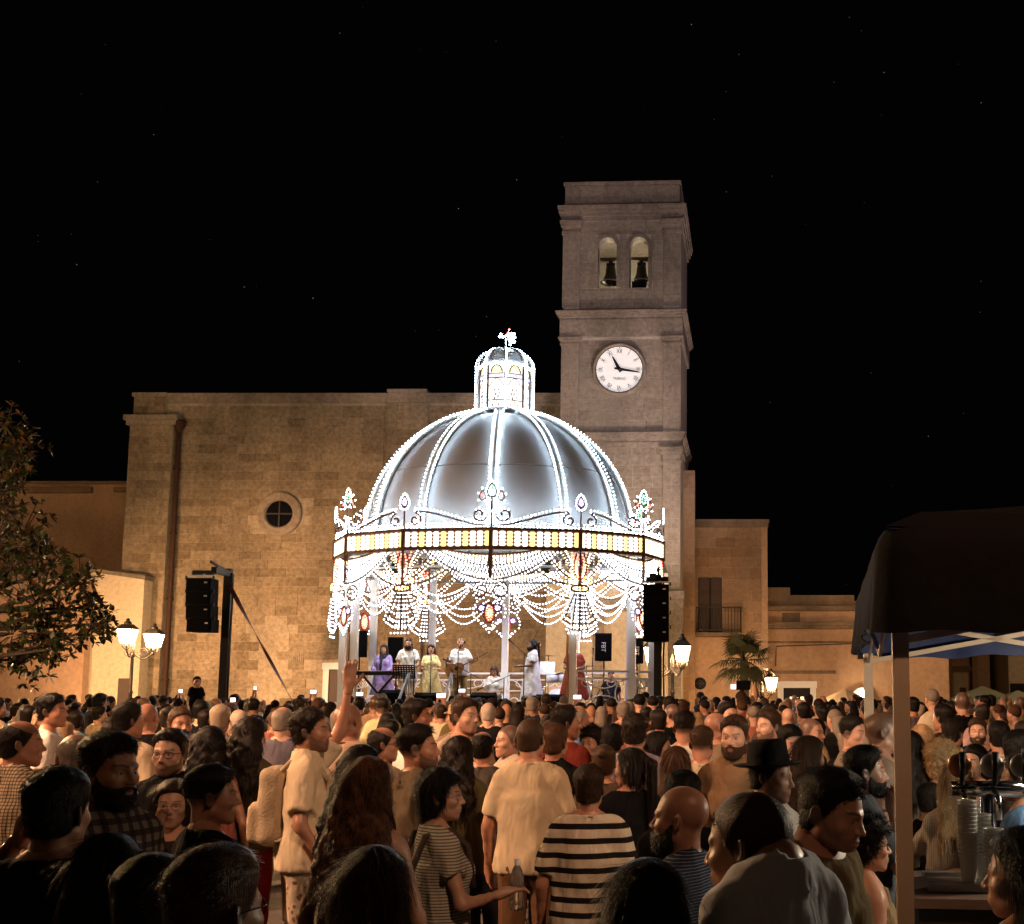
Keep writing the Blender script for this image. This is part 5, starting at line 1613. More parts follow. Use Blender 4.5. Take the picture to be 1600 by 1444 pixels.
# eye ball
def eye_mesh():
    v, f = [], []
    mb = MB().sphere((0, 0, 0), .0122, 20, 14)
    me = mb.mesh('eye'); at = me.attributes.new('msk', 'FLOAT_COLOR', 'POINT')
    for i, p in enumerate(mb.v):
        a = math.degrees(math.acos(max(-1, min(1, p[1] / .0122))))
        at.data[i].color = (1 if a < 30 else 0, 1 if a < 14 else 0, 0, 1)
    m, nt, b, L = newmat('eye'); an = N(nt, 'ShaderNodeAttribute', attribute_name='msk'); s = N(nt, 'ShaderNodeSeparateColor'); L(an.outputs['Color'], s.inputs[0])
    a = N(nt, 'ShaderNodeMix', data_type='RGBA'); a.inputs[6].default_value = (.62, .57, .52, 1); a.inputs[7].default_value = (.075, .04, .02, 1); L(s.outputs['Red'], a.inputs[0])
    c = N(nt, 'ShaderNodeMix', data_type='RGBA'); c.inputs[7].default_value = (.003, .003, .003, 1); L(s.outputs['Green'], c.inputs[0]); L(a.outputs[2], c.inputs[6]); L(c.outputs[2], b.inputs['Base Color'])
    b.inputs['Roughness'].default_value = .12
    me.materials.append(m); return me
EYE = eye_mesh()

# ---- arm poses: elbow and wrist for the right (+x) and left side, hand direction
REST = lambda s: ((s * .245, -.02, 1.125), (s * .255, .075, .885), (0, .25, -1))
POSES = {
    'rest': (REST(1), REST(-1)),
    'phone': (((.24, .20, 1.22), (.05, .36, 1.50), (-.15, .25, 1)), ((-.24, .20, 1.22), (-.05, .36, 1.50), (.15, .25, 1))),
    'cross': (((.25, .04, 1.13), (-.06, .20, 1.17), (-1, .1, .1)), ((-.25, .04, 1.13), (.06, .22, 1.13), (1, .1, .1))),
    'raise_left': (REST(1), ((-.26, .05, 1.66), (-.23, .02, 1.93), (.05, 0, 1))),
    'hand_chin': (((.19, .15, 1.15), (.055, .13, 1.42), (-.1, -.05, 1)), ((-.25, .05, 1.13), (.02, .22, 1.08), (1, .1, .1))),
    'hold': (((.25, .02, 1.13), (.20, .27, 1.13), (-.1, 1, .1)), REST(-1)),
    'hold_both': (((.25, .04, 1.13), (.13, .28, 1.12), (-.3, 1, .1)), ((-.25, .04, 1.13), (-.13, .28, 1.12), (.3, 1, .1))),
    'mic': (((.24, .08, 1.16), (.06, .22, 1.40), (-.2, .2, 1)), ((-.24, .04, 1.13), (-.10, .25, 1.22), (.6, .6, .3))),
    'guitar': (((.27, .02, 1.15), (.06, .20, 1.10), (-1, .2, -.1)), ((-.28, .10, 1.18), (-.42, .24, 1.24), (-.1, .5, .8))),
    'ear': (REST(1), ((-.36, .06, 1.30), (-.15, .06, 1.56), (.2, -.05, 1))),
    'phone_high': (((.25, .22, 1.46), (.055, .36, 1.73), (-.1, .12, 1)), ((-.25, .22, 1.46), (-.055, .36, 1.73), (.1, .12, 1))),
    'wave': (((.25, -.01, 1.13), (.22, .15, .90), (0, .3, -1)), ((-.17, .15, 1.63), (-.15, .19, 1.88), (.0, .04, 1))),
    'face_hand': (((.20, .16, 1.20), (.05, .16, 1.48), (-.1, -.02, 1)), REST(-1)),
    'lift_bottle': (((.24, .05, 1.14), (.14, .27, 1.16), (-.2, 1, .25)), REST(-1)),
    'keys': (((.25, .06, 1.14), (.16, .30, 1.04), (-.1, 1, -.1)), ((-.25, .06, 1.14), (-.16, .30, 1.04), (.1, 1, -.1))),
    'counter': (((.27, .14, 1.18), (.22, .36, 1.13), (-.1, 1, -.1)), ((-.27, .14, 1.18), (-.22, .36, 1.13), (.1, 1, -.1))),
}
def unit(v): v = np.array(v, dtype=np.float32); return v / np.linalg.norm(v)
def hand_sdf(P, w, dr, s, curl):
    """palm, four fingers of unequal length with bends, thumb from the palm's side"""
    w = V3(*w); dr = unit(dr)
    ref = unit((-s * .9, .45, 0)) if abs(dr[2]) > .6 else unit((0, 0, -1))
    nrm = unit(ref - dr * float(ref @ dr)); side = np.cross(dr, nrm)        # nrm = palm direction
    if side @ V3(0, 1, 0) < 0 and abs(dr[2]) > .6: side = -side
    d = rcone(P, w - dr * .02, w + dr * .03, .026, .026)
    pc = w + dr * .06
    Q = P - pc
    L_ = np.stack([Q @ side, Q @ nrm, Q @ dr], 1)
    d = smin(d, ell(L_, (0, 0, 0), (.042, .018, .052)), .02)
    for k, (o, ln) in enumerate(((.031, .068), (.011, .078), (-.010, .073), (-.030, .056))):
        a = w + dr * .098 + side * o; c = curl * (1 + .12 * k)
        d1 = unit(dr * math.cos(c) + nrm * math.sin(c) + side * o * 2.2); b = a + d1 * ln * .5
        d2 = unit(dr * math.cos(c * 2.1) + nrm * math.sin(c * 2.1) + side * o * 2.2); e = b + d2 * ln * .5
        d = smin(d, np.minimum(rcone(P, a - dr * .02, b, .0105, .0095), rcone(P, b, e, .0095, .0075)), .006)
    a = w + dr * .03 + side * .032; b = a + unit(dr * .7 + side * .75 + nrm * .35) * .045; e = b + unit(dr * .9 + side * .2 + nrm * .5) * .035
    return smin(d, np.minimum(rcone(P, a, b, .016, .012), rcone(P, b, e, .012, .009)), .01)
def torso(P, sex, off, fat=0.0):
    x = np.abs(P[:, 0]); Q = np.stack([x, P[:, 1], P[:, 2]], 1)
    w = 1.0 if sex == 'm' else .90
    d = ell(Q, (0, -.005, 1.27), (.172 * w + off, .115 + off + fat * .3, .23 + off))
    d = smin(d, rcone(Q, (0, -.015, 1.415), (.130 * w, -.012, 1.393), .064 + off, .056 + off), .05)
    d = smin(d, ell(Q, (0, .012 + fat * .4, 1.06), (.150 * w + off + fat, .112 + off + fat, .19 + off)), .08)
    d = smin(d, ell(Q, (0, -.015, .94), (.165 + off, .118 + off, .13 + off)), .08)
    d = smin(d, rcone(Q, (0, -.036, 1.518), (.130 * w, -.02, 1.428), .048 + off * .4, .045 + off), .05)
    if sex == 'f': d = smin(d, ell(Q, (.075, .085, 1.27), (.062, .06, .062)) - off, .05)
    return d
def legs(P, off):
    x = np.abs(P[:, 0]); Q = np.stack([x, P[:, 1], P[:, 2]], 1)
    d = ell(Q, (0, -.015, .93), (.168 + off, .122 + off, .13))
    d = smin(d, rcone(Q, (.085, 0, .88), (.098, .01, .50), .086 + off, .060 + off), .05)
    return smin(d, rcone(Q, (.098, .01, .50), (.108, -.025, .09), .060 + off, .040 + off), .03)
def sh(s, sex): return (s * (.163 if sex == 'm' else .148), -.012, 1.393)
BODY = {}
def body_mesh(sex, pose, lod, hyaw, htilt, hroll, masks, fat, hscale, curl=.35, ho=(0, 0, 0), back=False):
    key = (sex, pose if isinstance(pose, str) else repr(pose), lod, round(hyaw, 2), round(htilt, 2), round(hroll, 2), repr(sorted(masks.items())), fat, hscale, curl, ho, back)
    if key in BODY: return BODY[key]
    arms = POSES[pose] if isinstance(pose, str) else pose
    hv, hf = head(sex, ((.0060, .0095, .0120) if back else (.0038, .0066, .0120))[lod])
    mk = head_masks(hv, sex, **masks)
    Rm = np.array((Matrix.Rotation(-hyaw, 3, 'Z') @ Matrix.Rotation(htilt, 3, 'X') @ Matrix.Rotation(hroll, 3, 'Y')), dtype=np.float32)
    # head turns, the root of the neck stays with the shoulders
    wgt = sstep(hv[:, 2], -.20, -.07)[:, None]
    tv = hv @ Rm.T
    hv2 = (hv * (1 - wgt) + tv * wgt) * hscale + V3(0, .0, 1.632) + V3(*ho) * wgt
    vs, fs, ms = [hv2], [hf], [mk]
    n = len(hv2)
    def skin(P):
        d = np.minimum(torso(P, sex, 0, fat), legs(P, 0))
        for s, (el, wr, dr) in zip((1, -1), arms):
            r = 1.0 if sex == 'm' else .84
            a = smin(rcone(P, sh(s, sex), el, .054 * r, .040 * r), rcone(P, el, wr, .042 * r, .027 * r), .02)
            d = smin(d, a, .03)
            if lod == 2:
                w = V3(*wr) + unit(dr) * .08; d = smin(d, rcone(P, wr, w, .028, .035), .02)
        Q = P.copy(); Q[:, 0] = np.abs(Q[:, 0])
        return smin(d, rcone(Q, (.108, -.03, .05), (.12, .12, .035), .045, .036), .03)
    zmax = max(1.6, max(a[1][2] for a in arms) + .15, max(a[0][2] for a in arms) + .1)
    xr = max(.34, max(abs(a[1][0]) for a in arms) + .1, max(abs(a[0][0]) for a in arms) + .08)
    yr = max(.24, max(a[1][1] for a in arms) + .15)
    v, f = snet(skin, (-xr, -.24, -.02), (xr, yr, zmax), (.026, .031, .046)[lod])
    m = np.zeros((len(v), 3), dtype=np.float32); m[:, 2] = v[:, 2] < .085
    vs.append(v); fs.append(f + n); ms.append(m); n += len(v)
    if lod < 2:
        for s, (el, wr, dr) in zip((1, -1), arms):
            c = V3(*wr) + unit(dr) * .08
            v, f = snet(lambda P: hand_sdf(P, wr, dr, s, curl), c - .14, c + .14, (.0060, .0090)[lod])
            vs.append(v); fs.append(f + n); ms.append(np.zeros((len(v), 3), dtype=np.float32)); n += len(v)
    me = mesh_np('body', np.concatenate(vs), np.concatenate(fs), True, {'msk': np.concatenate(ms)})
    me.materials.append(M['skin']); BODY[key] = me
    return me
SHIRT = {}
def shirt_mesh(sex, pose, lod, sleeve, hem, fat, collar, loose=.012):
    key = (sex, pose if isinstance(pose, str) else repr(pose), lod, sleeve, hem, fat, collar, loose)
    if key in SHIRT: return SHIRT[key]
    arms = POSES[pose] if isinstance(pose, str) else pose
    sd = len(SHIRT) * .7
    def f(P):
        x = np.abs(P[:, 0]); Q = np.stack([x, P[:, 1], P[:, 2]], 1)
        fold = (noise3(P * V3(1, 1, .55), 24, sd) * .010 + noise3(P * V3(1.3, 1, .7), 48, sd + 1) * .006)
        d = torso(P, sex, loose, fat)
        w = 1.0 if sex == 'm' else .88
        rx, ry = .170 * w + loose + fat, .116 + loose + fat
        cyl = (np.sqrt((x / rx) ** 2 + ((P[:, 1] - .0) / ry) ** 2) - 1) * ry
        flare = np.clip(1.25 - P[:, 2], 0, 1)
        cyl = cyl - flare * ((.045 if sex == 'm' else .105) if hem > .6 else .16)
        cyl = np.maximum(cyl, P[:, 2] - 1.30)
        d = smin(d, cyl, .05)
        if sleeve > 0:
            for s, (el, wr, dr) in zip((1, -1), arms):
                S = V3(*sh(s, sex)); E = V3(*el); Wt = V3(*wr); r = 1.0 if sex == 'm' else .86
                if sleeve <= 1:
                    e = S + (E - S) * sleeve; a = rcone(P, S, e + (E - S) * .2, .060 * r + loose * .6, .052 * r + loose * 1.2)
                    a = smax(a, ((P - e) @ unit(E - S)), .006)
                else:
                    a = smin(rcone(P, S, E, .058 * r + loose * .5, .048 * r + loose * .5), rcone(P, E, E + (Wt - E) * .93, .048 * r + loose * .5, .036 * r + loose * .4), .02)
                d = smin(d, a, .035)
        d = d - fold
        d = smax(d, hem - P[:, 2], .008)
        nk = rcone(Q, (0, -.032, 1.40), (0, -.02, 1.70), .060 if sex == 'm' else .062, .060)
        d = smax(d, -np.where(P[:, 2] > 1.492 - .75 * np.maximum(P[:, 1] + .03, 0), nk, 1), .004)
        if sex == 'f' and collar == 'tank':
            d = smax(d, P[:, 2] - (1.375 + .6 * np.maximum(x - .06, 0) * 0 + np.where((x > .07) & (x < .115), .08, 0)), .006)
        elif not collar: d = smax(d, P[:, 2] - 1.507 + .60 * np.maximum(P[:, 1] + .03, 0), .006)
        if not collar:
            rg = rcone(Q, (0, -.034, 1.44), (0, -.030, 1.56), .069, .060)
            top_ = 1.512 - .60 * np.maximum(P[:, 1] + .03, 0)
            d = smin(d, np.maximum(np.abs(rg) - .0055, np.maximum(P[:, 2] - top_, top_ - .024 - P[:, 2])), .003)
        if collar is True or collar == 'open':
            ck2 = rcone(Q, (0, -.036, 1.42), (0, -.03, 1.53), .082, .064)
            c = np.maximum(np.abs(ck2) - .006, np.maximum(1.44 - P[:, 2], P[:, 2] - 1.522 + .45 * np.maximum(P[:, 1] + .02, 0)))
            c = np.maximum(c, (P[:, 1] - .045 + x * .2))
            d = smin(d, c, .008)
        if collar == 'open':           # unbuttoned front
            d = smax(d, -np.maximum(np.abs(P[:, 0]) - .05 + .10 * (P[:, 2] - 1.1), .06 - P[:, 1]), .006)
        return d
    xr = .30
    zt, yt = 1.56, .2
    if sleeve > 0:
        lim = 1 if sleeve > 1 else 0
        pts = [a[0] for a in arms] + ([a[1] for a in arms] if lim else [])
        xr = max(.30, max(abs(p[0]) for p in pts) + .09); zt = max(1.56, max(p[2] for p in pts) + .08); yt = max(.22, max(p[1] for p in pts) + .08)
    if hem < .6: xr = max(xr, .42); yt = max(yt, .36)
    v, q = snet(f, (-xr, -.24 if hem > .6 else -.36, min(hem - .02, .8)), (xr, yt, zt), (.0135, .018, .032)[lod])
    me = mesh_np('shirt', v, q, True); SHIRT[key] = me
    me.materials.append(None)
    return me
TROU = {}
def trouser_mesh(lod, short=False):
    key = (lod, short)
    if key not in TROU:
        def f(P):
            d = legs(P, .014) - noise3(P * V3(1, 1, .5), 30, 3) * .006
            return smax(d, np.maximum(P[:, 2] - 1.0, (.46 if short else .06) - P[:, 2]), .006)
        v, q = snet(f, (-.24, -.2, .02), (.24, .2, 1.04), (.018, .024, .034)[lod])
        TROU[key] = mesh_np('trousers', v, q, True); TROU[key].materials.append(None)
    return TROU[key]
GLM = None
def glasses_mesh():
    global GLM
    if GLM is None:
        g = MB()
        for s in (-1, 1):
            g.tube([(s * .033 + .023 * math.cos(a), .094 - abs(.023 * math.cos(a)) * .15 * 0 - (.010 if s * math.cos(a) > .5 else 0), -.001 + .017 * math.sin(a)) for a in np.linspace(0, 2 * PI, 20)], .0018, 5, False)
            g.tube([(s * .056, .086, .006), (s * .074, .06, .008), (s * .080, -.01, .006), (s * .079, -.022, -.010)], .0018, 5)
        g.tube([(-.011, .098, .002), (0, .101, .005), (.011, .098, .002)], .0018, 5)
        GLM = g.mesh('glasses'); GLM.materials.append(None)
    return GLM

SKIN = {'tan': (.45, .225, .145), 'fair': (.56, .325, .23), 'olive': (.38, .195, .12), 'dark': (.20, .105, .06)}
HCOL = {'black': (.005, .004, .0035), 'dark': (.010, .0065, .0045), 'brown': (.032, .017, .009), 'chestnut': (.060, .026, .012), 'blond': (.36, .23, .115), 'grey': (.22, .185, .15), 'white': (.38, .30, .22), 'red': (.12, .035, .012)}
PEOPLE = []
def person(x, y, top, yaw, label, sex='m', hair='short', hcol='dark', skin='tan', shirt=(.5, .45, .36), pat='plain', sleeve=.75, hem=.86, pose='rest', lod=1, hyaw=0, htilt=0, hroll=0, beard=0, glasses=None, trousers=(.03, .03, .04), tpat='plain', fat=0.0, collar=False, group=None, base=0.0, hvar=0, eyes=None, seat=False, loose=.012, hs=1.0, curl=.35, ho=(0, 0, 0)):
    """one person standing at (x, y), crown at height top, facing yaw degrees (0 = away from the camera, 90 = right)"""
    hh = {'bald': 0, 'buzz': .004, 'crop': .005}.get(hair, .018)
    s = (top - base - hh) / (1.752 + ho[2])
    t = thing('person', label, 'person', (x, y, base), -math.radians(yaw), group)
    t.scale = (s * .99, s * .99, s)
    masks = dict(beard=min(.85, beard))
    if hair in ('buzz',): masks.update(scalp=.80)
    elif hair == 'fade': masks.update(scalp=.95, fade=.005)
    elif hair == 'balding': masks.update(scalp=.6, crown=1.0)
    elif hair == 'bald': masks.update(scalp=.16, crown=.5)
    elif hair != 'none': masks.update(scalp=.9)
    if hcol in ('white', 'grey', 'blond'):
        masks['scalp'] = masks.get('scalp', 0) * .4; masks['browd'] = .5
    if lod == 2 and 'scalp' in masks and hair not in ('bald', 'balding'): masks['scalp'] = .9; masks.pop('fade', None); masks.pop('browd', None)
    me = body_mesh(sex, pose, lod, math.radians(hyaw), math.radians(htilt), math.radians(hroll), masks, fat, hs, curl, ho, abs((yaw + hyaw + 180) % 360 - 180) < 48)
    def ch(nm, mesh, col=None, mat=None):
        o = bpy.data.objects.new(nm, mesh); COL.objects.link(o); o.parent = t
        if col is not None: o.color = (*col, 1)
        if mat is not None:
            o.material_slots[0].link = 'OBJECT'; o.material_slots[0].material = mat
        return o
    hj = random.uniform(.75, 1.3)
    sk = SKIN[skin]; j = random.uniform(.88, 1.12)
    ch('body', me, tuple(c * j for c in sk))
    Hm = Matrix.Translation((ho[0], ho[1], 1.632 + ho[2])) @ Matrix.Diagonal((hs, hs, hs, 1)) @ (Matrix.Rotation(-math.radians(hyaw), 4, 'Z') @ Matrix.Rotation(math.radians(htilt), 4, 'X') @ Matrix.Rotation(math.radians(hroll), 4, 'Y'))
    if hair not in ('bald', 'buzz', 'none'):
        o = ch('hair', hair_mesh(hair, lod, hvar), tuple(c * hj for c in HCOL[hcol])); o.matrix_basis = Hm
    if beard > .9:
        o = ch('beard', beard_mesh(lod, .006 if beard < 1.5 else .03), HCOL[hcol]); o.matrix_basis = Hm
    if eyes is None: eyes = lod < 2
    if eyes:
        for q in (-1, 1):
            o = ch('eye', EYE); o.matrix_basis = Hm @ Matrix.Translation((q * .031, .0735, 0))
    if glasses is not None:
        o = ch('glasses', glasses_mesh(), None, M['black'] if glasses == 'black' else M['steel']); o.matrix_basis = Hm
    ch('dress' if hem < .6 else 'shirt', shirt_mesh(sex, pose, lod, sleeve, hem, fat, collar, loose), shirt, M['cloth_' + pat])
    if hem > .5: ch('trousers', trouser_mesh(lod), trousers, M['cloth_' + tpat])
    t['_hm'] = 0; del t['_hm']
    PEOPLE.append((x, y, t))
    return t, Hm, ch
def at_px(px, d, z): return XZ(px, d, z)

# ================================================================== the people one can tell apart
HERO = []
def hp(px, ytop, d, yaw, label, **kw):
    d *= 1.10 if d < 5.5 else (1.06 if d < 10 else 1)
    p = W(px, ytop, d)
    lod = 0 if d < 5.2 else (1 if d < 10 else 2)
    kw.setdefault('lod', lod); kw.setdefault('eyes', abs((yaw + kw.get('hyaw', 0))) > 40 and d < 11)
    HERO.append((px, d, p.x))
    return person(p.x, d, p.z, yaw, label, **kw)
BLK = (.007, .007, .008); CREAM = (.62, .53, .38); WHT = (.72, .68, .62); GREY = (.16, .15, .15); NAVY = (.02, .03, .06); TAN = (.34, .23, .14); OLV = (.10, .085, .04); RED = (.28, .03, .03)
G1 = 'people in the crowd'
def extra(t, name, mb, mat, m=None):
    me = mb.mesh(name)
    if m is not None: me.transform(m)
    o = link(name, me, mat, t, True); return o

# ---- front rows
hp(95, 1198, 3.1, 4, 'man with short black hair and black shirt, hand at his ear, left foreground', hair='short', hcol='black', shirt=BLK, pose='ear', hvar=1, group=G1)
hp(176, 1143, 3.75, 118, 'bearded man in plaid shirt glancing right beside the black-haired man', hair='short', hcol='dark', beard=1.0, shirt=(.22, .17, .14), pat='plaid', collar=True, hyaw=-8, htilt=-3, skin='olive', group=G1)
hp(36, 1122, 5.8, 30, 'balding man in small-checked beige shirt at the left edge', hair='balding', hcol='dark', shirt=(.48, .38, .26), pat='check', collar=True, sleeve=2, hyaw=25, group=G1)
hp(267, 1138, 5.8, 178, 'bearded man with black glasses and black polo facing the camera', hair='short', hcol='dark', beard=.85, glasses='black', shirt=BLK, collar=True, fat=.02, skin='fair', group=G1)
hp(272, 1217, 4.95, 165, 'woman with long brown hair and thin glasses, hand on her mouth', sex='f', hair='long', hcol='brown', glasses='steel', shirt=(.05, .03, .03), pose='face_hand', skin='fair', group=G1)
hp(333, 1194, 4.2, 42, 'man with shaved sides and dark top hair, black shirt, before the woman with glasses', hair='fade', hcol='black', shirt=BLK, hyaw=18, skin='olive', group=G1)
hp(172, 1302, 2.9, -8, 'dark-haired person seen as a black silhouette below the plaid-shirted man', sex='f', hair='long', hcol='black', shirt=BLK, group=G1, hvar=1)
hp(238, 1332, 2.5, 6, 'black-haired head in front of the grey-haired head at lower left', hair='short', hcol='black', shirt=BLK, hvar=2, group=G1)
t_, Hm, ch = hp(342, 1318, 2.05, 10, 'nearest head with short grey-brown hair at the bottom left', hair='short', hcol='chestnut', shirt=GREY, glasses='black', hyaw=14, hvar=3, skin='olive', group=G1)
t_, Hm, ch = hp(487, 1106, 6.5, 78, 'young man in open cream shirt raising one arm towards the stage', hair='messy', hcol='dark', beard=.7, shirt=(.66, .55, .38), collar='open', pose='wave', hyaw=4, htilt=3, trousers=(.55, .45, .34), tpat='floral', curl=.18, loose=.022, group=G1)
ch('undershirt', shirt_mesh('m', 'wave', 1, .3, .95, 0, False, .004), WHT, M['cloth_plain'])
def pack(P):
    def rb(c, r, k):
        q = np.abs(P - V3(*c)) - (V3(*r) - k)
        return np.linalg.norm(np.maximum(q, 0), axis=1) + np.minimum(q.max(1), 0) - k
    d = smin(rb((0, -.185, 1.22), (.15, .075, .22), .06), rb((0, -.27, 1.13), (.12, .045, .11), .035), .02)
    d = d - noise3(P, 30, 2) * .006
    return d
pv, pf = snet(pack, (-.2, -.38, .95), (.2, -.1, 1.5), .012)
bp = MB()
for s_ in (-1, 1): bp.tube([(s_ * .10, -.15, 1.40), (s_ * .115, -.09, 1.47), (s_ * .12, .03, 1.475), (s_ * .115, .125, 1.36), (s_ * .14, .12, 1.16), (s_ * .15, -.02, 1.05), (s_ * .13, -.16, 1.04)], .016, 6)
M['canvas'] = plain('cream canvas', (.42, .33, .22), .9, var=.2, bump=.4, bscale=80)
bo = link('backpack', mesh_np('backpack', pv, pf), M['canvas'], t_, True); extra(bo, 'strap', bp, M['canvas'])
hp(576, 1183, 4.15, 8, 'woman with long curly brown hair and black strap top, centre left', sex='f', hair='curly_long', hcol='chestnut', shirt=BLK, collar='tank', sleeve=0, skin='fair', hvar=1, group=G1)
hp(566, 1164, 5.3, 20, 'woman with dark wavy hair partly hidden behind the curly-haired woman', sex='f', hair='curly_long', hcol='black', shirt=BLK, group=G1, hvar=2)
hp(588, 1322, 2.6, 4, 'woman with long straight auburn hair, bottom centre left', sex='f', hair='long', hcol='chestnut', shirt=(.03, .02, .02), group=G1, hvar=2)
t_, Hm, ch = hp(690, 1200, 4.7, 62, 'woman with short dark bob and glasses holding a water bottle', sex='f', hair='bob', hcol='black', glasses='steel', shirt=(.50, .48, .40), pat='finestripes', sleeve=.5, pose='lift_bottle', hyaw=18, skin='fair', group=G1)
st = MB()
for s in (-1, 1): st.tube([(s * .10, -.15, 1.10), (s * .11, -.165, 1.30), (s * .10, -.10, 1.455), (s * .10, .02, 1.475), (s * .11, .11, 1.40), (s * .12, .14, 1.2)], .018, 6)
extra(t_, 'backpack_strap', st, plain('dark webbing', (.05, .035, .028), .8))
m_ = t_.matrix_basis if False else Matrix.LocRotScale(t_.location, t_.rotation_euler, t_.scale)
bpos = m_ @ Vector((.12, .365, 1.19))
wb_ = thing('water_bottle', 'clear plastic water bottle held by the woman with the dark bob', 'bottle', bpos - Vector((0, 0, .10)))
M['plastic'] = plain('clear plastic', (.85, .88, .88), .15, trans=.85, spec=.5)
MB().lathe([(0, 0), (.028, 0), (.031, .02), (.030, .06), (.032, .065), (.030, .11), (.031, .14), (.022, .17), (.012, .19), (.012, .2)], 16).build('bottle_body', M['plastic'], wb_, True)
MB().lathe([(.014, .19), (.014, .215), (0, .215)], 12).build('cap', M['white'], wb_, True)
hp(655, 1130, 5.8, 55, 'man with high fade haircut and taupe shirt looking right', hair='fade', hcol='dark', beard=.8, shirt=(.20, .15, .10), collar=True, hyaw=25, htilt=4, group=G1, hvar=1)
hp(830, 1122, 6.5, 2, 'tall man with buzz cut in plain cream t-shirt seen from behind', hair='crop', hcol='brown', shirt=(.64, .53, .36), trousers=(.16, .085, .045), hyaw=10, loose=.010, pose='rest', group=G1)
hp(920, 1193, 5.15, -3, 'man in black and cream striped t-shirt seen from behind', hair='short', hcol='brown', shirt=(.66, .58, .46), pat='stripes', trousers=NAVY, loose=.02, group=G1, hvar=1)
hp(1063, 1229, 3.6, -72, 'bald bearded man in dark blue shirt looking left', hair='bald', beard=.95, hcol='dark', shirt=(.028, .045, .085), pat='pinstripes', collar=True, htilt=2, group=G1)
hp(1012, 1342, 2.35, 5, 'person with long dark brown hair at the bottom centre right', sex='f', hair='long', hcol='dark', shirt=BLK, group=G1, hvar=1)
hp(985, 1166, 6.2, -18, 'woman with dark ponytail and black jacket looking left', sex='f', hair='pony', hcol='dark', shirt=BLK, sleeve=2, hyaw=-40, group=G1)
hp(944, 1162, 6.9, 0, 'woman with a brown hair bun beside the ponytailed woman', sex='f', hair='bun', hcol='brown', shirt=(.10, .07, .05), group=G1)
t_, Hm, ch = hp(1205, 1168, 4.8, 128, 'man in black brimmed hat and white shirt with dark braces', hair='short', hcol='black', shirt=WHT, collar=True, hyaw=-18, htilt=-6, beard=.5, skin='fair', group=G1)
M['felt'] = plain('black felt', (.010, .009, .009), .95, var=.3, bump=.3, bscale=300)
hat = MB().lathe([(.0, .175), (.06, .18), (.085, .165), (.092, .10), (.096, .062), (.13, .058), (.152, .066), (.155, .062), (.13, .052), (.09, .05)], 28, (0, -.012, .0))
o = extra(t_, 'hat', hat, M['felt'], Hm @ Matrix.Rotation(.16, 4, 'X') @ Matrix.Diagonal((1.02, 1.12, 1, 1)))
br = MB()
for s in (-1, 1): br.tube([(s * .09, -.13, 1.05), (s * .09, -.145, 1.3), (s * .085, -.09, 1.45), (s * .09, .03, 1.47), (s * .10, .13, 1.3), (s * .1, .14, 1.0)], .014, 5)
extra(t_, 'braces', br, M['felt'])
hp(1200, 1240, 2.5, -48, 'near man with cropped hair and pale collared shirt turned left', hair='crop', hcol='chestnut', shirt=(.58, .59, .64), collar=True, hyaw=-14, skin='tan', ho=(0, .06, -.10), htilt=-6, group=G1)
hp(1282, 1199, 3.25, 122, 'dark-haired man looking down, face half lit, right of the cropped man', hair='quiff', hcol='black', beard=.5, shirt=(.16, .12, .06), htilt=-14, skin='tan', ho=(0, .04, -.05), group=G1)
hp(1352, 1164, 5.1, 88, 'bearded dark-haired man with hand on his chin by the pole', hair='quiff', hcol='black', beard=.95, shirt=(.10, .11, .13), collar=True, pose='hand_chin', skin='fair', group=G1, hvar=1)
hp(1355, 1275, 4.15, 80, 'person with short curly dark hair and glasses left of the pole', sex='f', hair='curly', hcol='dark', glasses='black', shirt=(.30, .24, .14), collar='tank', sleeve=0, skin='fair', group=G1)
hp(1492, 1188, 5.75, 4, 'blonde woman with long straight hair and white net top at the bar', sex='f', hair='blond_long', hcol='blond', shirt=(.62, .58, .52), pat='net', sleeve=2, skin='fair', pose='counter', group=G1)
hp(1596, 1292, 2.7, -12, 'dark-haired woman cut off at the lower right edge', sex='f', hair='long', hcol='black', shirt=BLK, group=G1, hvar=1, hyaw=-50)
# ---- second rows
hp(84, 1084, 9.0, 70, 'young man with dark fringe and white t-shirt looking right', hair='messy', hcol='black', shirt=WHT, hyaw=15, group=G1)
hp(203, 1097, 8.0, 15, 'man with thick dark hair and beige t-shirt left of the bald man in black', hair='short', hcol='black', shirt=(.50, .40, .28), hyaw=20, hvar=2, group=G1)
hp(283, 1104, 8.6, 135, 'bearded man with tied-back hair and beige t-shirt turned to the camera', hair='bun', hcol='brown', beard=1.0, shirt=(.50, .40, .30), skin='tan', group=G1)
hp(232, 1100, 9.4, 5, 'bald man in black shirt left of the tied-hair man', hair='bald', shirt=BLK, group=G1, fat=.03)
hp(345, 1101, 9.6, -10, 'white-haired person in the crowd left of the raised arm', hair='short', hcol='white', shirt=(.3, .25, .2), group=G1)
hp(394, 1120, 7.2, 20, 'woman with curly dark hair, olive sleeves and red skirt', sex='f', hair='curly_long', hcol='dark', shirt=(.10, .075, .04), sleeve=2, hem=.92, trousers=(.26, .02, .02), group=G1)
hp(330, 1135, 7.0, -5, 'woman with black curly hair and bare shoulders left of the olive dress', sex='f', hair='curly_long', hcol='black', shirt=(.30, .10, .08), collar='tank', sleeve=0, group=G1, hvar=2)
hp(118, 1142, 5.2, 20, 'grey-haired man in white shirt behind the plaid-shirted man', hair='balding', hcol='grey', shirt=WHT, collar=True, group=G1, hyaw=-60)
hp(545, 1098, 7.6, 12, 'older man with cropped grey hair and pinkish shirt right of the raised arm', hair='buzz', hcol='grey', shirt=(.46, .33, .24), hyaw=10, fat=.03, group=G1)
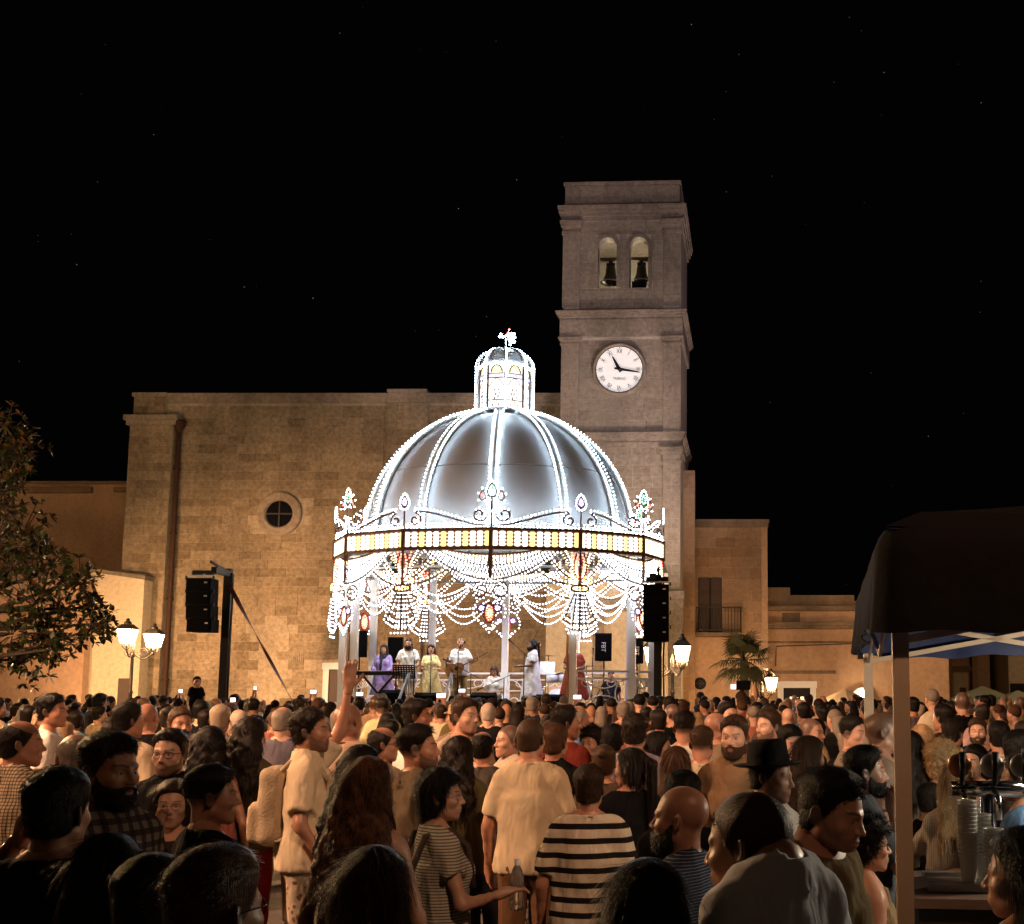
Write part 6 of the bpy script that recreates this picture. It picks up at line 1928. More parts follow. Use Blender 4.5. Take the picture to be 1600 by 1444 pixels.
hp(600, 1133, 7.4, 40, 'bald man with dark glasses behind the curly-haired women', hair='balding', hcol='dark', glasses='black', shirt=(.2, .16, .12), hyaw=25, group=G1)
hp(652, 1092, 8.8, 50, 'young man with dark hair and printed white t-shirt looking right', hair='quiff', hcol='dark', shirt=WHT, hyaw=25, group=G1)
t_, Hm, ch = hp(716, 1096, 9.6, -40, 'person in beige baseball cap in front of the guitarist', hair='short', hcol='brown', shirt=(.25, .2, .15), group=G1)
M['capcloth'] = plain('beige cap cloth', (.50, .36, .20), .9, var=.15)
extra(t_, 'cap', MB().lathe([(0, .142), (.05, .136), (.082, .105), (.094, .05), (.094, .035)], 20, (0, -.012, 0)).add([(-.07, .07, .045), (.07, .07, .045), (.05, .16, .030), (-.05, .16, .030), (-.07, .07, .052), (.07, .07, .052), (.05, .16, .037), (-.05, .16, .037)], [(0, 1, 2, 3), (4, 7, 6, 5), (2, 3, 7, 6), (0, 4, 5, 1), (1, 5, 6, 2), (0, 3, 7, 4)]), M['capcloth'], Hm)
hp(728, 1090, 8.4, 140, 'fair young man with a moustache looking back, right of the beige cap', hair='short', hcol='brown', beard=.4, shirt=(.45, .35, .28), hyaw=-20, skin='fair', group=G1)
hp(795, 1133, 8.0, -125, 'red-faced middle-aged man looking left beside the tall buzz-cut man', hair='buzz', shirt=(.52, .45, .36), collar=True, skin='fair', fat=.02, group=G1)
hp(718, 1150, 6.9, 8, 'woman with thick dark wavy hair beside the cream t-shirt', sex='f', hair='curly_long', hcol='dark', shirt=OLV, group=G1)
hp(755, 1140, 7.6, 5, 'man with thin dark hair and dark tee left of the tall man', hair='balding', hcol='black', shirt=(.08, .07, .06), group=G1)
hp(868, 1130, 7.2, 20, 'boy with light brown hair and black collared shirt', hair='short', hcol='chestnut', shirt=BLK, collar=True, hvar=2, group=G1)
hp(884, 1102, 8.2, 35, 'man with dark short hair and maroon t-shirt', hair='short', hcol='dark', shirt=(.13, .022, .016), hyaw=25, group=G1)
hp(924, 1136, 8.3, -155, 'woman with dark curly hair facing back in zebra print top', sex='f', hair='curly', hcol='dark', shirt=(.6, .5, .4), pat='zebra', skin='fair', group=G1)
hp(992, 1115, 7.5, 4, 'man with thick dark hair and lilac t-shirt', hair='messy', hcol='dark', shirt=(.30, .25, .32), sleeve=.8, group=G1, hvar=1)
hp(957, 1130, 7.9, 0, 'man with black hair and ochre shirt left of the lilac t-shirt', hair='short', hcol='black', shirt=(.22, .15, .06), group=G1, hvar=3)
hp(1030, 1143, 8.0, 75, 'woman with long black hair and glasses looking right', sex='f', hair='long', hcol='black', glasses='steel', shirt=BLK, hyaw=10, group=G1, hvar=1)
hp(1056, 1166, 6.6, 0, 'woman with straight dark red hair behind the bald man', sex='f', hair='long', hcol='chestnut', shirt=(.1, .03, .03), group=G1)
hp(1070, 1110, 8.4, 10, 'man with shaved nape and white t-shirt right of the lilac t-shirt', hair='fade', hcol='dark', shirt=WHT, group=G1, hvar=2)
hp(1097, 1133, 7.4, 15, 'man with cropped greying hair and cream top before the bearded brown-shirted man', hair='fade', hcol='brown', shirt=CREAM, group=G1, hvar=3)
hp(1147, 1117, 6.6, -165, 'bearded man in brown band-collar shirt staring past the camera', hair='short', hcol='brown', beard=1.0, shirt=(.24, .15, .085), collar=True, skin='fair', group=G1)
hp(1120, 1114, 8.8, 30, 'bald man behind the bearded brown-shirted man', hair='bald', shirt=(.2, .15, .1), hyaw=30, group=G1)
hp(1068, 1203, 4.6, 10, 'person with smooth black hair behind the bald man in blue', hair='short', hcol='black', shirt=BLK, group=G1, hvar=1)
hp(1200, 1108, 8.6, -130, 'fair bearded man facing the camera right of the brown shirt', hair='short', hcol='brown', beard=.8, shirt=TAN, skin='fair', group=G1)
hp(1234, 1132, 7.6, 150, 'man with a high dark hairline behind the black hat', hair='short', hcol='black', shirt=GREY, htilt=-12, skin='fair', group=G1, hvar=2)
hp(1268, 1122, 8.6, 120, 'young man with dark crop left of the white tent pole', hair='buzz', shirt=(.12, .1, .09), skin='fair', group=G1)
hp(1333, 1118, 8.2, 125, 'clean-shaven young man with dark crop looking sideways beside the far tent pole', hair='fade', hcol='black', shirt=(.2, .17, .14), skin='fair', group=G1)
hp(1382, 1112, 6.6, 92, 'man with a receding hairline between the two tent poles', hair='buzz', shirt=(.3, .24, .2), skin='fair', group=G1)
hp(1265, 1150, 6.6, 30, 'woman with long brown hair left of the chin-holding man', sex='f', hair='long', hcol='brown', shirt=(.12, .09, .07), hyaw=20, group=G1)
hp(1470, 1163, 6.9, 10, 'woman with blond curls behind the bar', sex='f', hair='afro', hcol='blond', shirt=(.25, .2, .15), skin='fair', group=G1)
hp(1522, 1163, 7.6, -135, 'woman with long dark hair facing back behind the blonde at the bar', sex='f', hair='long', hcol='dark', shirt=(.3, .22, .18), skin='fair', group=G1)
hp(1593, 1140, 6.8, 60, 'man with short dark hair and stubble at the right edge', hair='short', hcol='dark', beard=.85, shirt=(.05, .045, .04), hyaw=20, group=G1)
hp(1527, 1121, 10.5, -165, 'bearded man facing the camera deep under the tent', hair='short', hcol='brown', beard=1.0, shirt=BLK, skin='fair', lod=1, group=G1)
hp(1488, 1122, 9.0, 20, 'man with dark hair and patterned shirt under the tent', hair='short', hcol='dark', shirt=(.4, .36, .36), pat='floral', hyaw=20, group=G1)
hp(1440, 1132, 8.6, 15, 'woman with long blond hair just right of the near pole', sex='f', hair='blond_long', hcol='blond', shirt=(.16, .12, .1), group=G1, hvar=1)
hp(1420, 1142, 7.0, 0, 'woman with dark hair partly behind the near pole', sex='f', hair='long', hcol='dark', shirt=BLK, group=G1, hvar=2)
hp(1560, 1126, 8.4, 10, 'man with short black hair and cream tee under the tent', hair='short', hcol='black', shirt=CREAM, hyaw=-10, group=G1, hvar=1)
hp(1455, 1222, 6.3, 60, 'person in dark jacket behind the near tent pole', hair='short', hcol='dark', shirt=BLK, sleeve=2, group=G1)

# ================================================================== the rest of the crowd, up to the stage
ZONES = [(-80, 110, 'below the magnolia'), (110, 262, 'below the double lantern'), (262, 372, 'below the left speaker tower'), (372, 522, 'below the round church window'), (522, 600, 'below the left bandstand edge'), (600, 690, 'below the stage keyboard'), (690, 765, 'below the guitarist'), (765, 850, 'below the singer in white'), (850, 935, 'below the bandstand front post'), (935, 1010, 'below the scrollwork railing'), (1010, 1090, 'below the right speaker tower'), (1090, 1215, 'below the palm'), (1215, 1300, 'below the lit shop window'), (1300, 1420, 'around the tent poles'), (1420, 1700, 'under the tent')]
SHIRTS = [(BLK, 'black'), (BLK, 'black'), ((.012, .012, .014), 'black'), (GREY, 'grey'), (NAVY, 'navy'), (WHT, 'white'), (CREAM, 'cream'), (TAN, 'tan'), ((.30, .10, .07), 'rust'), (OLV, 'olive'), ((.10, .14, .22), 'blue'), ((.45, .35, .27), 'beige'), ((.08, .05, .04), 'brown')]
HAIRS_M = [('short', 'black'), ('short', 'dark'), ('short', 'brown'), ('quiff', 'dark'), ('messy', 'black'), ('fade', 'dark'), ('balding', 'dark'), ('balding', 'grey'), ('bald', 'dark'), ('buzz', 'dark'), ('short', 'grey')]
HAIRS_F = [('long', 'dark'), ('long', 'black'), ('long', 'chestnut'), ('curly_long', 'dark'), ('bob', 'dark'), ('pony', 'brown'), ('bun', 'dark'), ('long', 'blond'), ('curly', 'dark')]
HW = {'short': 'short', 'quiff': 'swept-up', 'messy': 'tousled', 'fade': 'shaved-side', 'balding': 'thinning', 'bald': 'bald', 'buzz': 'cropped', 'long': 'long', 'curly_long': 'long curly', 'bob': 'bobbed', 'pony': 'ponytailed', 'bun': 'bunned', 'curly': 'curly'}
HC = {'black': 'black', 'dark': 'dark', 'brown': 'brown', 'chestnut': 'auburn', 'blond': 'blond', 'grey': 'grey'}
phones = [(337, 1078, 20), (470, 1086, 22), (556, 1082, 23), (716, 1085, 24), (685, 1097, 18), (906, 1098, 20), (256, 1082, 24), (368, 1086, 23)]
R2 = random.Random(4)
placed = [(h[2], h[1]) for h in HERO]
fill = []
for px, yt, d in phones:
    fill.append((XZ(px, d, 1.7), d, px, True))
d = 8.3
while d < 27.0:
    gap = .70 + .014 * d
    x = XZ(-40, d, 1.7) - R2.uniform(0, gap); xe = XZ(1640, d, 1.7)
    while x < xe:
        X = x + R2.uniform(-.16, .16); D = d + R2.uniform(-.32, .32)
        px = PX0 + F * X / (D * cP)
        x += gap * R2.uniform(.9, 1.35)
        if any((X - a) ** 2 + (D - b) ** 2 < .25 for a, b in placed): continue
        if any((X - f[0]) ** 2 + (D - f[1]) ** 2 < .22 for f in fill): continue
        if any(0 < h[1] - D < 3 and abs(px - h[0]) < F * .20 / D for h in HERO): continue
        if D < 9 and px > 1330: continue
        if (X - XZ(207, 36, 3)) ** 2 + (D - 36) ** 2 < .3: continue
        fill.append((X, D, px, False))
    d += .74 + .034 * d
for _ in range(14):       # a few beside the bandstand
    D = R2.uniform(27, 33); side = R2.choice((-1, 1))
    px = R2.uniform(20, 480) if side < 0 else R2.uniform(1100, 1330)
    fill.append((XZ(px, D, 1.7), D, px, False))
specs = []
for X, D, px, ph in fill:
    sex = 'f' if R2.random() < .40 else 'm'
    hr, hc = R2.choice(HAIRS_F if sex == 'f' else HAIRS_M)
    sc_, sw = R2.choice(SHIRTS)
    top = R2.gauss(1.755 if sex == 'm' else 1.66, .06)
    yaw = math.degrees(math.atan2(-5.2 - X, 31 - D)) + R2.gauss(0, 14)
    turn = ''
    q = R2.random()
    hy = R2.choice((-25, 0, 0, 25))
    if q < .05 and not ph: yaw += R2.choice((-80, 80)); turn = ' turned sideways'
    elif q < .08 and not ph: yaw += 170; turn = ' facing away from the stage'
    if ph: turn = ' filming with a phone'; hy = 0
    zone = next(z for a, b, z in ZONES if a <= max(-79, min(px, 1699)) < b)
    dep = 'near' if D < 11 else ('midway' if D < 18 else 'far')
    who = ('bald man' if hr == 'bald' else '%s %s-haired %s' % (HW[hr], HC[hc], 'woman' if sex == 'f' else 'man')) if hr not in ('pony', 'bun') else '%s %s-haired woman' % (HW[hr], HC[hc])
    lab = '%s in %s top%s, %s%s' % (who, sw, turn.replace(' facing away from the stage', ' looking back'), '' if turn else dep + ', ', zone)
    specs.append(dict(X=X, D=D, px=px, sex=sex, hr=hr, hc=hc, sh=sc_, top=top, yaw=yaw, hy=hy, ph=ph, lab=lab))
byl = {}
for s in specs: byl.setdefault(s['lab'], []).append(s)
ORD = ['leftmost', 'second', 'third', 'fourth', 'fifth']
for lab, ss in byl.items():
    if len(ss) > 1:
        ss.sort(key=lambda s: s['px'])
        for i, s in enumerate(ss):
            s['lab'] = ('leftmost ' if i == 0 else ('rightmost ' if i == len(ss) - 1 else 'middle ')) + lab
M['screen'] = emit('lit phone screen', (.75, .88, 1.0), 2.2)
for s in specs:
    near = s['D'] < 9.5
    t_, Hm, ch = person(s['X'], s['D'], s['top'], s['yaw'], s['lab'], sex=s['sex'], hair=s['hr'], hcol=s['hc'], skin=R2.choice(('tan', 'fair', 'fair', 'tan', 'olive')), shirt=tuple(c * R2.uniform(.8, 1.2) for c in s['sh']), sleeve=.75, pose='phone_high' if s['ph'] else 'rest', lod=1 if near else 2, hyaw=s['hy'], group=G1, hvar=R2.choice((0, 1)), eyes=near, trousers=R2.choice((NAVY, BLK, TAN, (.2, .2, .22))))
    if s['ph']:
        m_ = Matrix.LocRotScale(t_.location, t_.rotation_euler, t_.scale)
        c = m_ @ Vector((0, .37, 1.86))
        zone = next(z for a, b, z in ZONES if a <= s['px'] < b)
        f_ = thing('smartphone', 'glowing phone held up over the crowd %s%s' % (zone, '' if s['px'] != 368 else ' rightmost'), 'phone', c, t_.rotation_euler[2], 'phones held up in the crowd')
        MB().box(-.075, .075, -.002, .006, -.04, .04).build('case', M['black'], f_, True)
        MB().box(-.068, .068, -.0035, -.0022, -.034, .034).build('screen', M['screen'], f_, True)
# the child on an adult's shoulders left of the speaker mast
p = W(308, 1059, 24)
person(p.x, 24, p.z, 150, 'dark-haired child sitting high on shoulders left of the speaker mast', hair='short', hcol='black', shirt=BLK, skin='fair', base=p.z - 1.15, lod=2, group=G1, trousers=NAVY, hs=1.45)
person(p.x, 24.16, 1.78, 10, 'person carrying a child on the shoulders left of the speaker mast', hair='short', hcol='black', shirt=BLK, lod=2, group=G1)

# ---- beyond the three hundred: the packed heads farther back, as one mass
mass = MB(); mcol = []
RM = random.Random(21)
occ = [(q[0], q[1]) for q in PEOPLE]
def put(n0, c):
    mcol.extend([c] * (len(mass.v) - n0))
cnt = 0; tries = 0
while cnt < 210 and tries < 6000:
    tries += 1
    D = RM.uniform(13.5, 31); px = RM.uniform(-30, 1640)
    if D > 27 and 470 < px < 1090: continue
    X = XZ(px, D, 1.7)
    if any((X - a) ** 2 + (D - b) ** 2 < .19 for a, b in occ): continue
    occ.append((X, D)); cnt += 1
    h = RM.gauss(1.715, .07); s_ = h / 1.75
    sk_ = SKIN[RM.choice(('tan', 'fair', 'olive'))]; hc_ = HCOL[RM.choice(('black', 'dark', 'dark', 'brown', 'grey', 'chestnut'))]; sc_ = RM.choice(SHIRTS)[0]
    yw = math.atan2(-5.2 - X, 31 - D) + RM.gauss(0, .3); fx, fy = math.sin(yw), math.cos(yw); rx, ry = fy, -fx
    P_ = lambda a, b, z: (X + (rx * a + fx * b) * s_, D + (ry * a + fy * b) * s_, z * s_)
    n0 = len(mass.v); mass.sphere(P_(0, .01, 1.622), (.076 * s_, .088 * s_, .118 * s_), 12, 9); put(n0, sk_)
    for e in (-1, 1): n0 = len(mass.v); mass.sphere(P_(e * .078, -.01, 1.62), (.014 * s_, .018 * s_, .03 * s_), 6, 5); put(n0, sk_)
    n0 = len(mass.v)
    if RM.random() < .88:
        mass.sphere(P_(0, -.018, 1.672), (.086 * s_, .096 * s_, .088 * s_), 12, 9)
        if RM.random() < .35: mass.tube([P_(0, -.05, 1.66), P_(0, -.10, 1.5), P_(0, -.13, 1.33)], [.085 * s_, .095 * s_, .05 * s_], 9)
    put(n0, hc_)
    n0 = len(mass.v); mass.tube([P_(0, -.02, 1.56), P_(0, -.035, 1.42)], [.052 * s_, .06 * s_], 8, False); put(n0, sk_)
    n0 = len(mass.v)
    for (z0, w0, d0, z1, w1, d1) in ((1.49, .07, .07, 1.43, .17, .085), (1.43, .17, .085, 1.34, .225, .115), (1.34, .225, .115, 1.15, .205, .12), (1.15, .205, .12, .86, .20, .125)):
        r0 = [P_(w0 * math.cos(q), -.02 + d0 * math.sin(q), z0) for q in np.linspace(0, 2 * PI, 12, endpoint=False)]
        r1 = [P_(w1 * math.cos(q), -.02 + d1 * math.sin(q), z1) for q in np.linspace(0, 2 * PI, 12, endpoint=False)]
        mass.add(r0 + r1, [(k, (k + 1) % 12, 12 + (k + 1) % 12, 12 + k)[::-1] for k in range(12)], True)
    put(n0, sc_)
    n0 = len(mass.v)
    for e in (-1, 1): mass.tube([P_(e * .09, 0, .9), P_(e * .1, .01, .5), P_(e * .11, -.02, .0)], [.09 * s_, .07 * s_, .05 * s_], 7)
    put(n0, (.02, .02, .03))
me = mass.mesh('distant_crowd'); at = me.attributes.new('tone', 'FLOAT_COLOR', 'POINT')
at.data.foreach_set('color', np.array([(*c, 1) for c in mcol], dtype=np.float32).ravel())
mm_, nt, b, L = newmat('distant crowd'); an = N(nt, 'ShaderNodeAttribute', attribute_name='tone'); L(an.outputs['Color'], b.inputs['Base Color'])
b.inputs['Roughness'].default_value = .7; b.inputs['Specular IOR Level'].default_value = .2
tag(link('distant_crowd', me, mm_), 'packed mass of distant spectators filling the gaps before the stage', kind='stuff')

# ================================================================== speaker towers
M['line'] = plain('speaker grille', (.004, .004, .005), .8, 0, var=.3, bump=.5, bscale=300, spec=.05)
def speaker_tower(label, Y, pxm, px0, px1, py0, py1, side):
    xm = XZ(pxm, Y, 4); zt = W(pxm, py0 - 12, Y).z; z1 = W(pxm, py0, Y).z; z0 = W(pxm, py1, Y).z
    x0, x1 = XZ(px0, Y, 4.5), XZ(px1, Y, 4.5)
    t = thing('speaker_tower', label, 'speaker tower', (xm, Y, 0), 0, 'line array speakers on lifting masts')
    MB().box(xm - .09, xm + .09, Y + .45, Y + .62, 0, zt).box(xm - .07, xm + .07, Y + .47, Y + .60, zt, zt + .12).build('mast', M['black'], t)
    lg = MB()
    for a in range(4):
        q = PI / 4 + a * PI / 2
        lg.bar((xm, Y + .53, .25), (xm + 1.0 * math.cos(q), Y + .53 + 1.0 * math.sin(q), .05), .07, .07)
    lg.build('base_legs', M['black'], t)
    MB().bar((xm, Y + .55, zt), (xm + side * .1, Y - .55, zt - .02), .12, .14).bar((x0 + .05, Y - .1, zt - .05), (x1 - .02, Y - .1, zt - .05), .1, .12).bar((xm, Y + .5, zt + .03), (xm + .05, Y - .6, zt + .16), .05).build('lifting_fork', M['black'], t)
    MB().bar((x0 - .03, Y - .2, z1 + .06), (x1 + .03, Y - .2, z1 + .06), .05, .035).tube([((x0 + x1) / 2 + .08, Y - .2, z1 + .08), ((x0 + x1) / 2 + .08, Y - .2, zt - .08)], .03, 6).build('flybar', M['steel'], t)
    n = 4; hz = (z1 - z0) / n
    for i in range(n):
        a, b = z1 - hz * i - .003, z1 - hz * (i + 1) + .003
        dy = .05 * i * i * .3
        c = MB().hexa([(x0, Y - .32 + dy, b), (x1, Y - .32 + dy, b), (x1 - .06, Y + .25 + dy, b), (x0 + .06, Y + .25 + dy, b), (x0, Y - .32 + dy, a), (x1, Y - .32 + dy, a), (x1 - .06, Y + .25 + dy, a), (x0 + .06, Y + .25 + dy, a)]).build('cabinet', M['blackbox'], t)
        MB().box(x0 + .04, x1 - .04, Y - .34 + dy, Y - .322 + dy, b + .03, a - .03).build('grille', M['line'], c)
        MB().box(x1 - .14, x1 - .07, Y - .347 + dy, Y - .341 + dy, a - .12, a - .09).build('badge', M['white'], c)
        for xx in (x0 - .03, x1 + .03): MB().bar((xx, Y - .25 + dy, a - .03), (xx, Y - .25 + dy, a + .05), .03, .05).build('rigging_pin', M['black'], c)
    cb = MB().tube([(xm + .12, Y + .4, zt), (xm + .16, Y + .42, z1 - .5), (xm + .13, Y + .4, z0 - .4), (xm + .17, Y + .45, .05)], .02, 5)
    cb.build('cable', M['black'], t)
    return t
speaker_tower('tall black line array speaker tower left of the bandstand', 26.5, 341, 301, 339, 905, 988, 1)
speaker_tower('tall black line array speaker tower right of the bandstand', 26.0, 1027, 1006, 1046, 915, 1003, -1)
# ratchet strap from the left tower down to the ground
a = W(358, 915, 26.9); b = W(462, 1105, 25.6)
stp_ = MB(); n = 14; v = []
for i in range(n + 1):
    u = i / n; p = a.lerp(b, u); tw = u * 5.5; w = .05
    v += [p + Vector((math.cos(tw) * w, math.sin(tw) * w, w * .35)), p - Vector((math.cos(tw) * w, math.sin(tw) * w, w * .35))]
stp_.add(v, [(2 * i, 2 * i + 1, 2 * i + 3, 2 * i + 2) for i in range(n)], True)
stp_.tube([b, Vector((b.x + .25, b.y - .2, 0.02))], .03, 5)
tag(stp_.build('ratchet_strap', plain('brown webbing strap', (.10, .03, .025), .6, var=.2)), 'twisted dark red strap slanting from the left speaker tower to the crowd', 'strap')

# ================================================================== stage equipment
def pa_speaker(label, Y, px0, px1, py0, py1, stand=True, logo=True, rz=0):
    x0, x1 = XZ(px0, Y, 3.2), XZ(px1, Y, 3.2); z1, z0 = W(800, py0, Y).z, W(800, py1, Y).z
    xc = (x0 + x1) / 2; w = (x1 - x0) / 2
    t = thing('loudspeaker', label, 'loudspeaker', (xc, Y, STAGE), rz, 'loudspeakers on the stage')
    c = MB().hexa([(-w, -.2, z0 - STAGE), (w, -.2, z0 - STAGE), (w * .6, .22, z0 - STAGE), (-w * .6, .22, z0 - STAGE), (-w, -.2, z1 - STAGE), (w, -.2, z1 - STAGE), (w * .6, .22, z1 - STAGE), (-w * .6, .22, z1 - STAGE)]).build('cabinet', M['blackbox'], t, True)
    MB().box(-w * .9, w * .9, -.222, -.202, z0 - STAGE + .05, z1 - STAGE - .05).build('grille', M['line'], c, True)
    if logo: lettering('FBT', (z1 - z0) * .22, M['white'], c, Matrix.Translation((0, -.23, (z0 + z1) / 2 - STAGE)) @ Matrix.Rotation(PI / 2, 4, 'Y') @ RX, 'lettering')
    s = MB().tube([(0, 0, .35), (0, 0, z0 - STAGE)], .02, 6)
    for q in range(3):
        an = PI / 2 + q * 2 * PI / 3
        s.tube([(0, 0, .75), (.42 * math.cos(an), .42 * math.sin(an), .01)], .014, 5)
    s.build('tripod', M['black'], t, True)
pa_speaker('black loudspeaker on tripod behind the scrollwork railing', 29.9, 931, 957, 990, 1033)
pa_speaker('smaller black loudspeaker on tripod near the right speaker tower', 31.0, 986, 1006, 998, 1037)
pa_speaker('black loudspeaker at the left end of the stage', 31.2, 549, 576, 986, 1027, logo=False)
pa_speaker('black loudspeaker behind the bearded musician', 31.6, 609, 632, 996, 1036, logo=False)
def wedge(label, Y, px0, px1, py0, rz=0):
    x0, x1 = XZ(px0, Y, 1.6), XZ(px1, Y, 1.6); w = (x1 - x0) / 2; h = W(800, py0, Y).z - STAGE
    t = thing('monitor_wedge', label, 'stage monitor', ((x0 + x1) / 2, Y, STAGE), rz, 'stage monitor wedges')
    c = MB().prism([(-.25, 0), (.25, 0), (.25, h * .45), (-.05, h), (-.25, h * .85)], -w, w, 'x').build('cabinet', M['blackbox'], t, True)
    MB().box(-w * .75, w * .75, -.262, -.252, h * .15, h * .6).build('back_panel', M['line'], c, True)
    MB().box(w * .45, w * .7, -.268, -.262, h * .45, h * .58).build('badge', M['steel'], c, True)
wedge('black stage monitor in front of the yellow-dressed woman', 28.2, 650, 690, 1082)
wedge('black stage monitor beside the stage steps', 28.3, 596, 632, 1078)
wedge('black stage monitor in front of the seated musician', 28.2, 738, 776, 1082)
wedge('black stage monitor in front of the singer in white', 28.3, 838, 884, 1085)
def mic_stand(label, x, y, h, boom=None, base=STAGE):
    t = thing('microphone_stand', label, 'microphone stand', (x, y, base), 0, 'microphone stands on the stage')
    b = MB().lathe([(0, 0), (.14, 0), (.14, .02), (.02, .03)], 16)
    b.build('base', M['black'], t, True)
    top = Vector((0, 0, h)); p = MB().tube([(0, 0, .02), top], .013, 6)
    e = top + Vector(boom) if boom else top
    if boom: p.tube([top - Vector(boom) * .4, e], .009, 6)
    p.build('pole', M['black'], t, True)
    d = Vector(boom).normalized() if boom else Vector((0, .5, .85))
    MB().tube([e, e + d * .14], [.012, .016], 8).sphere(tuple(e + d * .17), .028, 10, 8).build('microphone', M['black'], t, True)
mic_stand('microphone stand before the guitarist', XZ(717, 28.3, 3), 28.25, 1.50, (.05, .15, .12))
mic_stand('microphone stand before the woman in yellow', XZ(675, 28.5, 3), 28.45, 1.48)
mic_stand('microphone stand before the bearded musician', XZ(649, 28.4, 3), 28.35, 1.30, (-.1, .2, .25))
mic_stand('low boom microphone stand right of the guitarist', XZ(737, 28.2, 3), 28.2, .95, (-.55, .1, .28))
mic_stand('boom microphone stand beside the seated musician', XZ(788, 28.3, 3), 28.35, .85, (-.5, .1, -.22))
mic_stand('microphone stand held by the singer in white', XZ(820, 28.5, 3), 28.45, 1.45, (-.25, .0, .22))
mic_stand('tall overhead microphone stand above the drums', XZ(832, 30.6, 3), 30.6, 1.85, (.25, .0, .45))
mic_stand('microphone stand by the right loudspeaker', XZ(926, 29.4, 3), 29.4, 1.25, (.0, .1, .2))
# music stand with punched desk
ms = thing('music_stand', 'black perforated music stand before the bearded musician', 'music stand', (XZ(633, 28.25, 2.7), 28.2, STAGE))
pl = MB()
pm = Matrix.Translation((0, 0, .98)) @ Matrix.Rotation(math.radians(22), 4, 'X')
for r in range(7):
    pl.box(-.27, .27, -.006, .006, -.16 + r * .055, -.16 + r * .055 + .028)
for c in range(9):
    pl.box(-.27 + c * .064, -.27 + c * .064 + .028, -.007, .007, -.16, .198)
me = pl.mesh('desk'); me.transform(pm); link('desk', me, M['black'], ms, True)
q = MB().tube([(0, 0, .3), (0, 0, .98)], .015, 6)
for k in range(3): q.tube([(0, 0, .4), (.3 * math.cos(k * 2.1), .3 * math.sin(k * 2.1), .01)], .012, 5)
q.build('tripod', M['black'], ms, True)
m2 = thing('sheet_music_stand', 'grey sheet music stand right of the singer in white', 'music stand', (XZ(853, 29.6, 2.7), 29.6, STAGE))
MB().hexa([(-.22, 0, .95), (.22, 0, .95), (.22, .02, .95), (-.22, .02, .95), (-.22, .12, 1.28), (.22, .12, 1.28), (.22, .14, 1.28), (-.22, .14, 1.28)]).build('desk', M['steel'], m2, True)
MB().tube([(0, .03, 0), (0, .03, .96)], .015, 6).build('pole', M['black'], m2, True)
# keyboard
kb = thing('stage_keyboard', 'black electronic keyboard on crossed stand at stage left', 'keyboard', (XZ(592, 28.8, 2.4), 28.75, STAGE))
MB().box(-.55, .55, -.14, .14, .92, 1.02).build('case', M['black'], kb, True)
for k in range(28): MB().box(-.5 + k * .0357, -.5 + k * .0357 + .033, .0, .13, 1.021, 1.032).build('key', M['white'], kb, True)
MB().bar((-.4, 0, 0), (.4, 0, .92), .05).bar((.4, .06, 0), (-.4, .06, .92), .05).build('stand', M['black'], kb, True)
# drum kit
dk = thing('drum_kit', 'drum kit with cymbals behind the singer in white', 'drum kit', (XZ(866, 30.7, 2.4), 30.7, STAGE))
M['drum'] = plain('white drum shell', (.5, .5, .55), .25, var=.1); M['brass'] = plain('cymbal brass', (.10, .085, .06), .3, .9)
for (x, y, z, r, h) in ((-.05, .0, .75, .17, .24), (.32, .0, .75, .19, .26), (.75, .25, .35, .24, .38), (-.45, .3, .5, .19, .15)):
    d_ = MB().lathe([(0, 0), (r, 0), (r, h), (0, h)], 20, (x, y, z)).build('drum', M['drum'], dk, True)
    MB().lathe([(r * 1.01, h - .03), (r * 1.05, h - .03), (r * 1.05, h + .01), (r * .97, h + .01)], 20, (x, y, z)).build('hoop', M['chrome'], d_, True)
kd = MB().lathe([(0, -.25), (.29, -.25), (.29, .2), (0, .2)], 24, (.13, -.05, .3), 'y').build('kick_drum', M['drum'], dk, True)
for (x, y, z, r) in ((-.5, .1, 1.25, .24), (.45, .25, 1.40, .27), (.85, .0, 1.18, .24), (-.2, .3, 1.46, .2)):
    c = MB().lathe([(0, .03), (.05, .025), (r * .6, .012), (r, 0), (r, -.004), (0, .02)], 24, (x, y, z)).build('cymbal', M['brass'], dk, True)
    MB().tube([(x, y, 0), (x, y, z + .05)], .012, 5).build('cymbal_stand', M['chrome'], c, True)
MB().lathe([(0, .45), (.2, .45), (.2, .52), (0, .52)], 16, (.15, .6, 0)).tube([(.15, .6, 0), (.15, .6, .46)], .025, 6).build('stool', M['black'], dk, True)
# low tables with percussion and cables
pt_ = thing('percussion_table', 'steel framed table with small percussion beside the singer in white', 'table', (XZ(808, 29.6, 2), 29.6, STAGE))
MB().box(-.55, .55, -.25, .25, .52, .55).build('table_top', M['white'], pt_, True)
for sx in (-.5, .5):
    for sy in (-.2, .2): MB().tube([(sx, sy, 0), (-sx * .2 + sx, sy, .52)], .015, 5).build('leg', M['steel'], pt_, True)

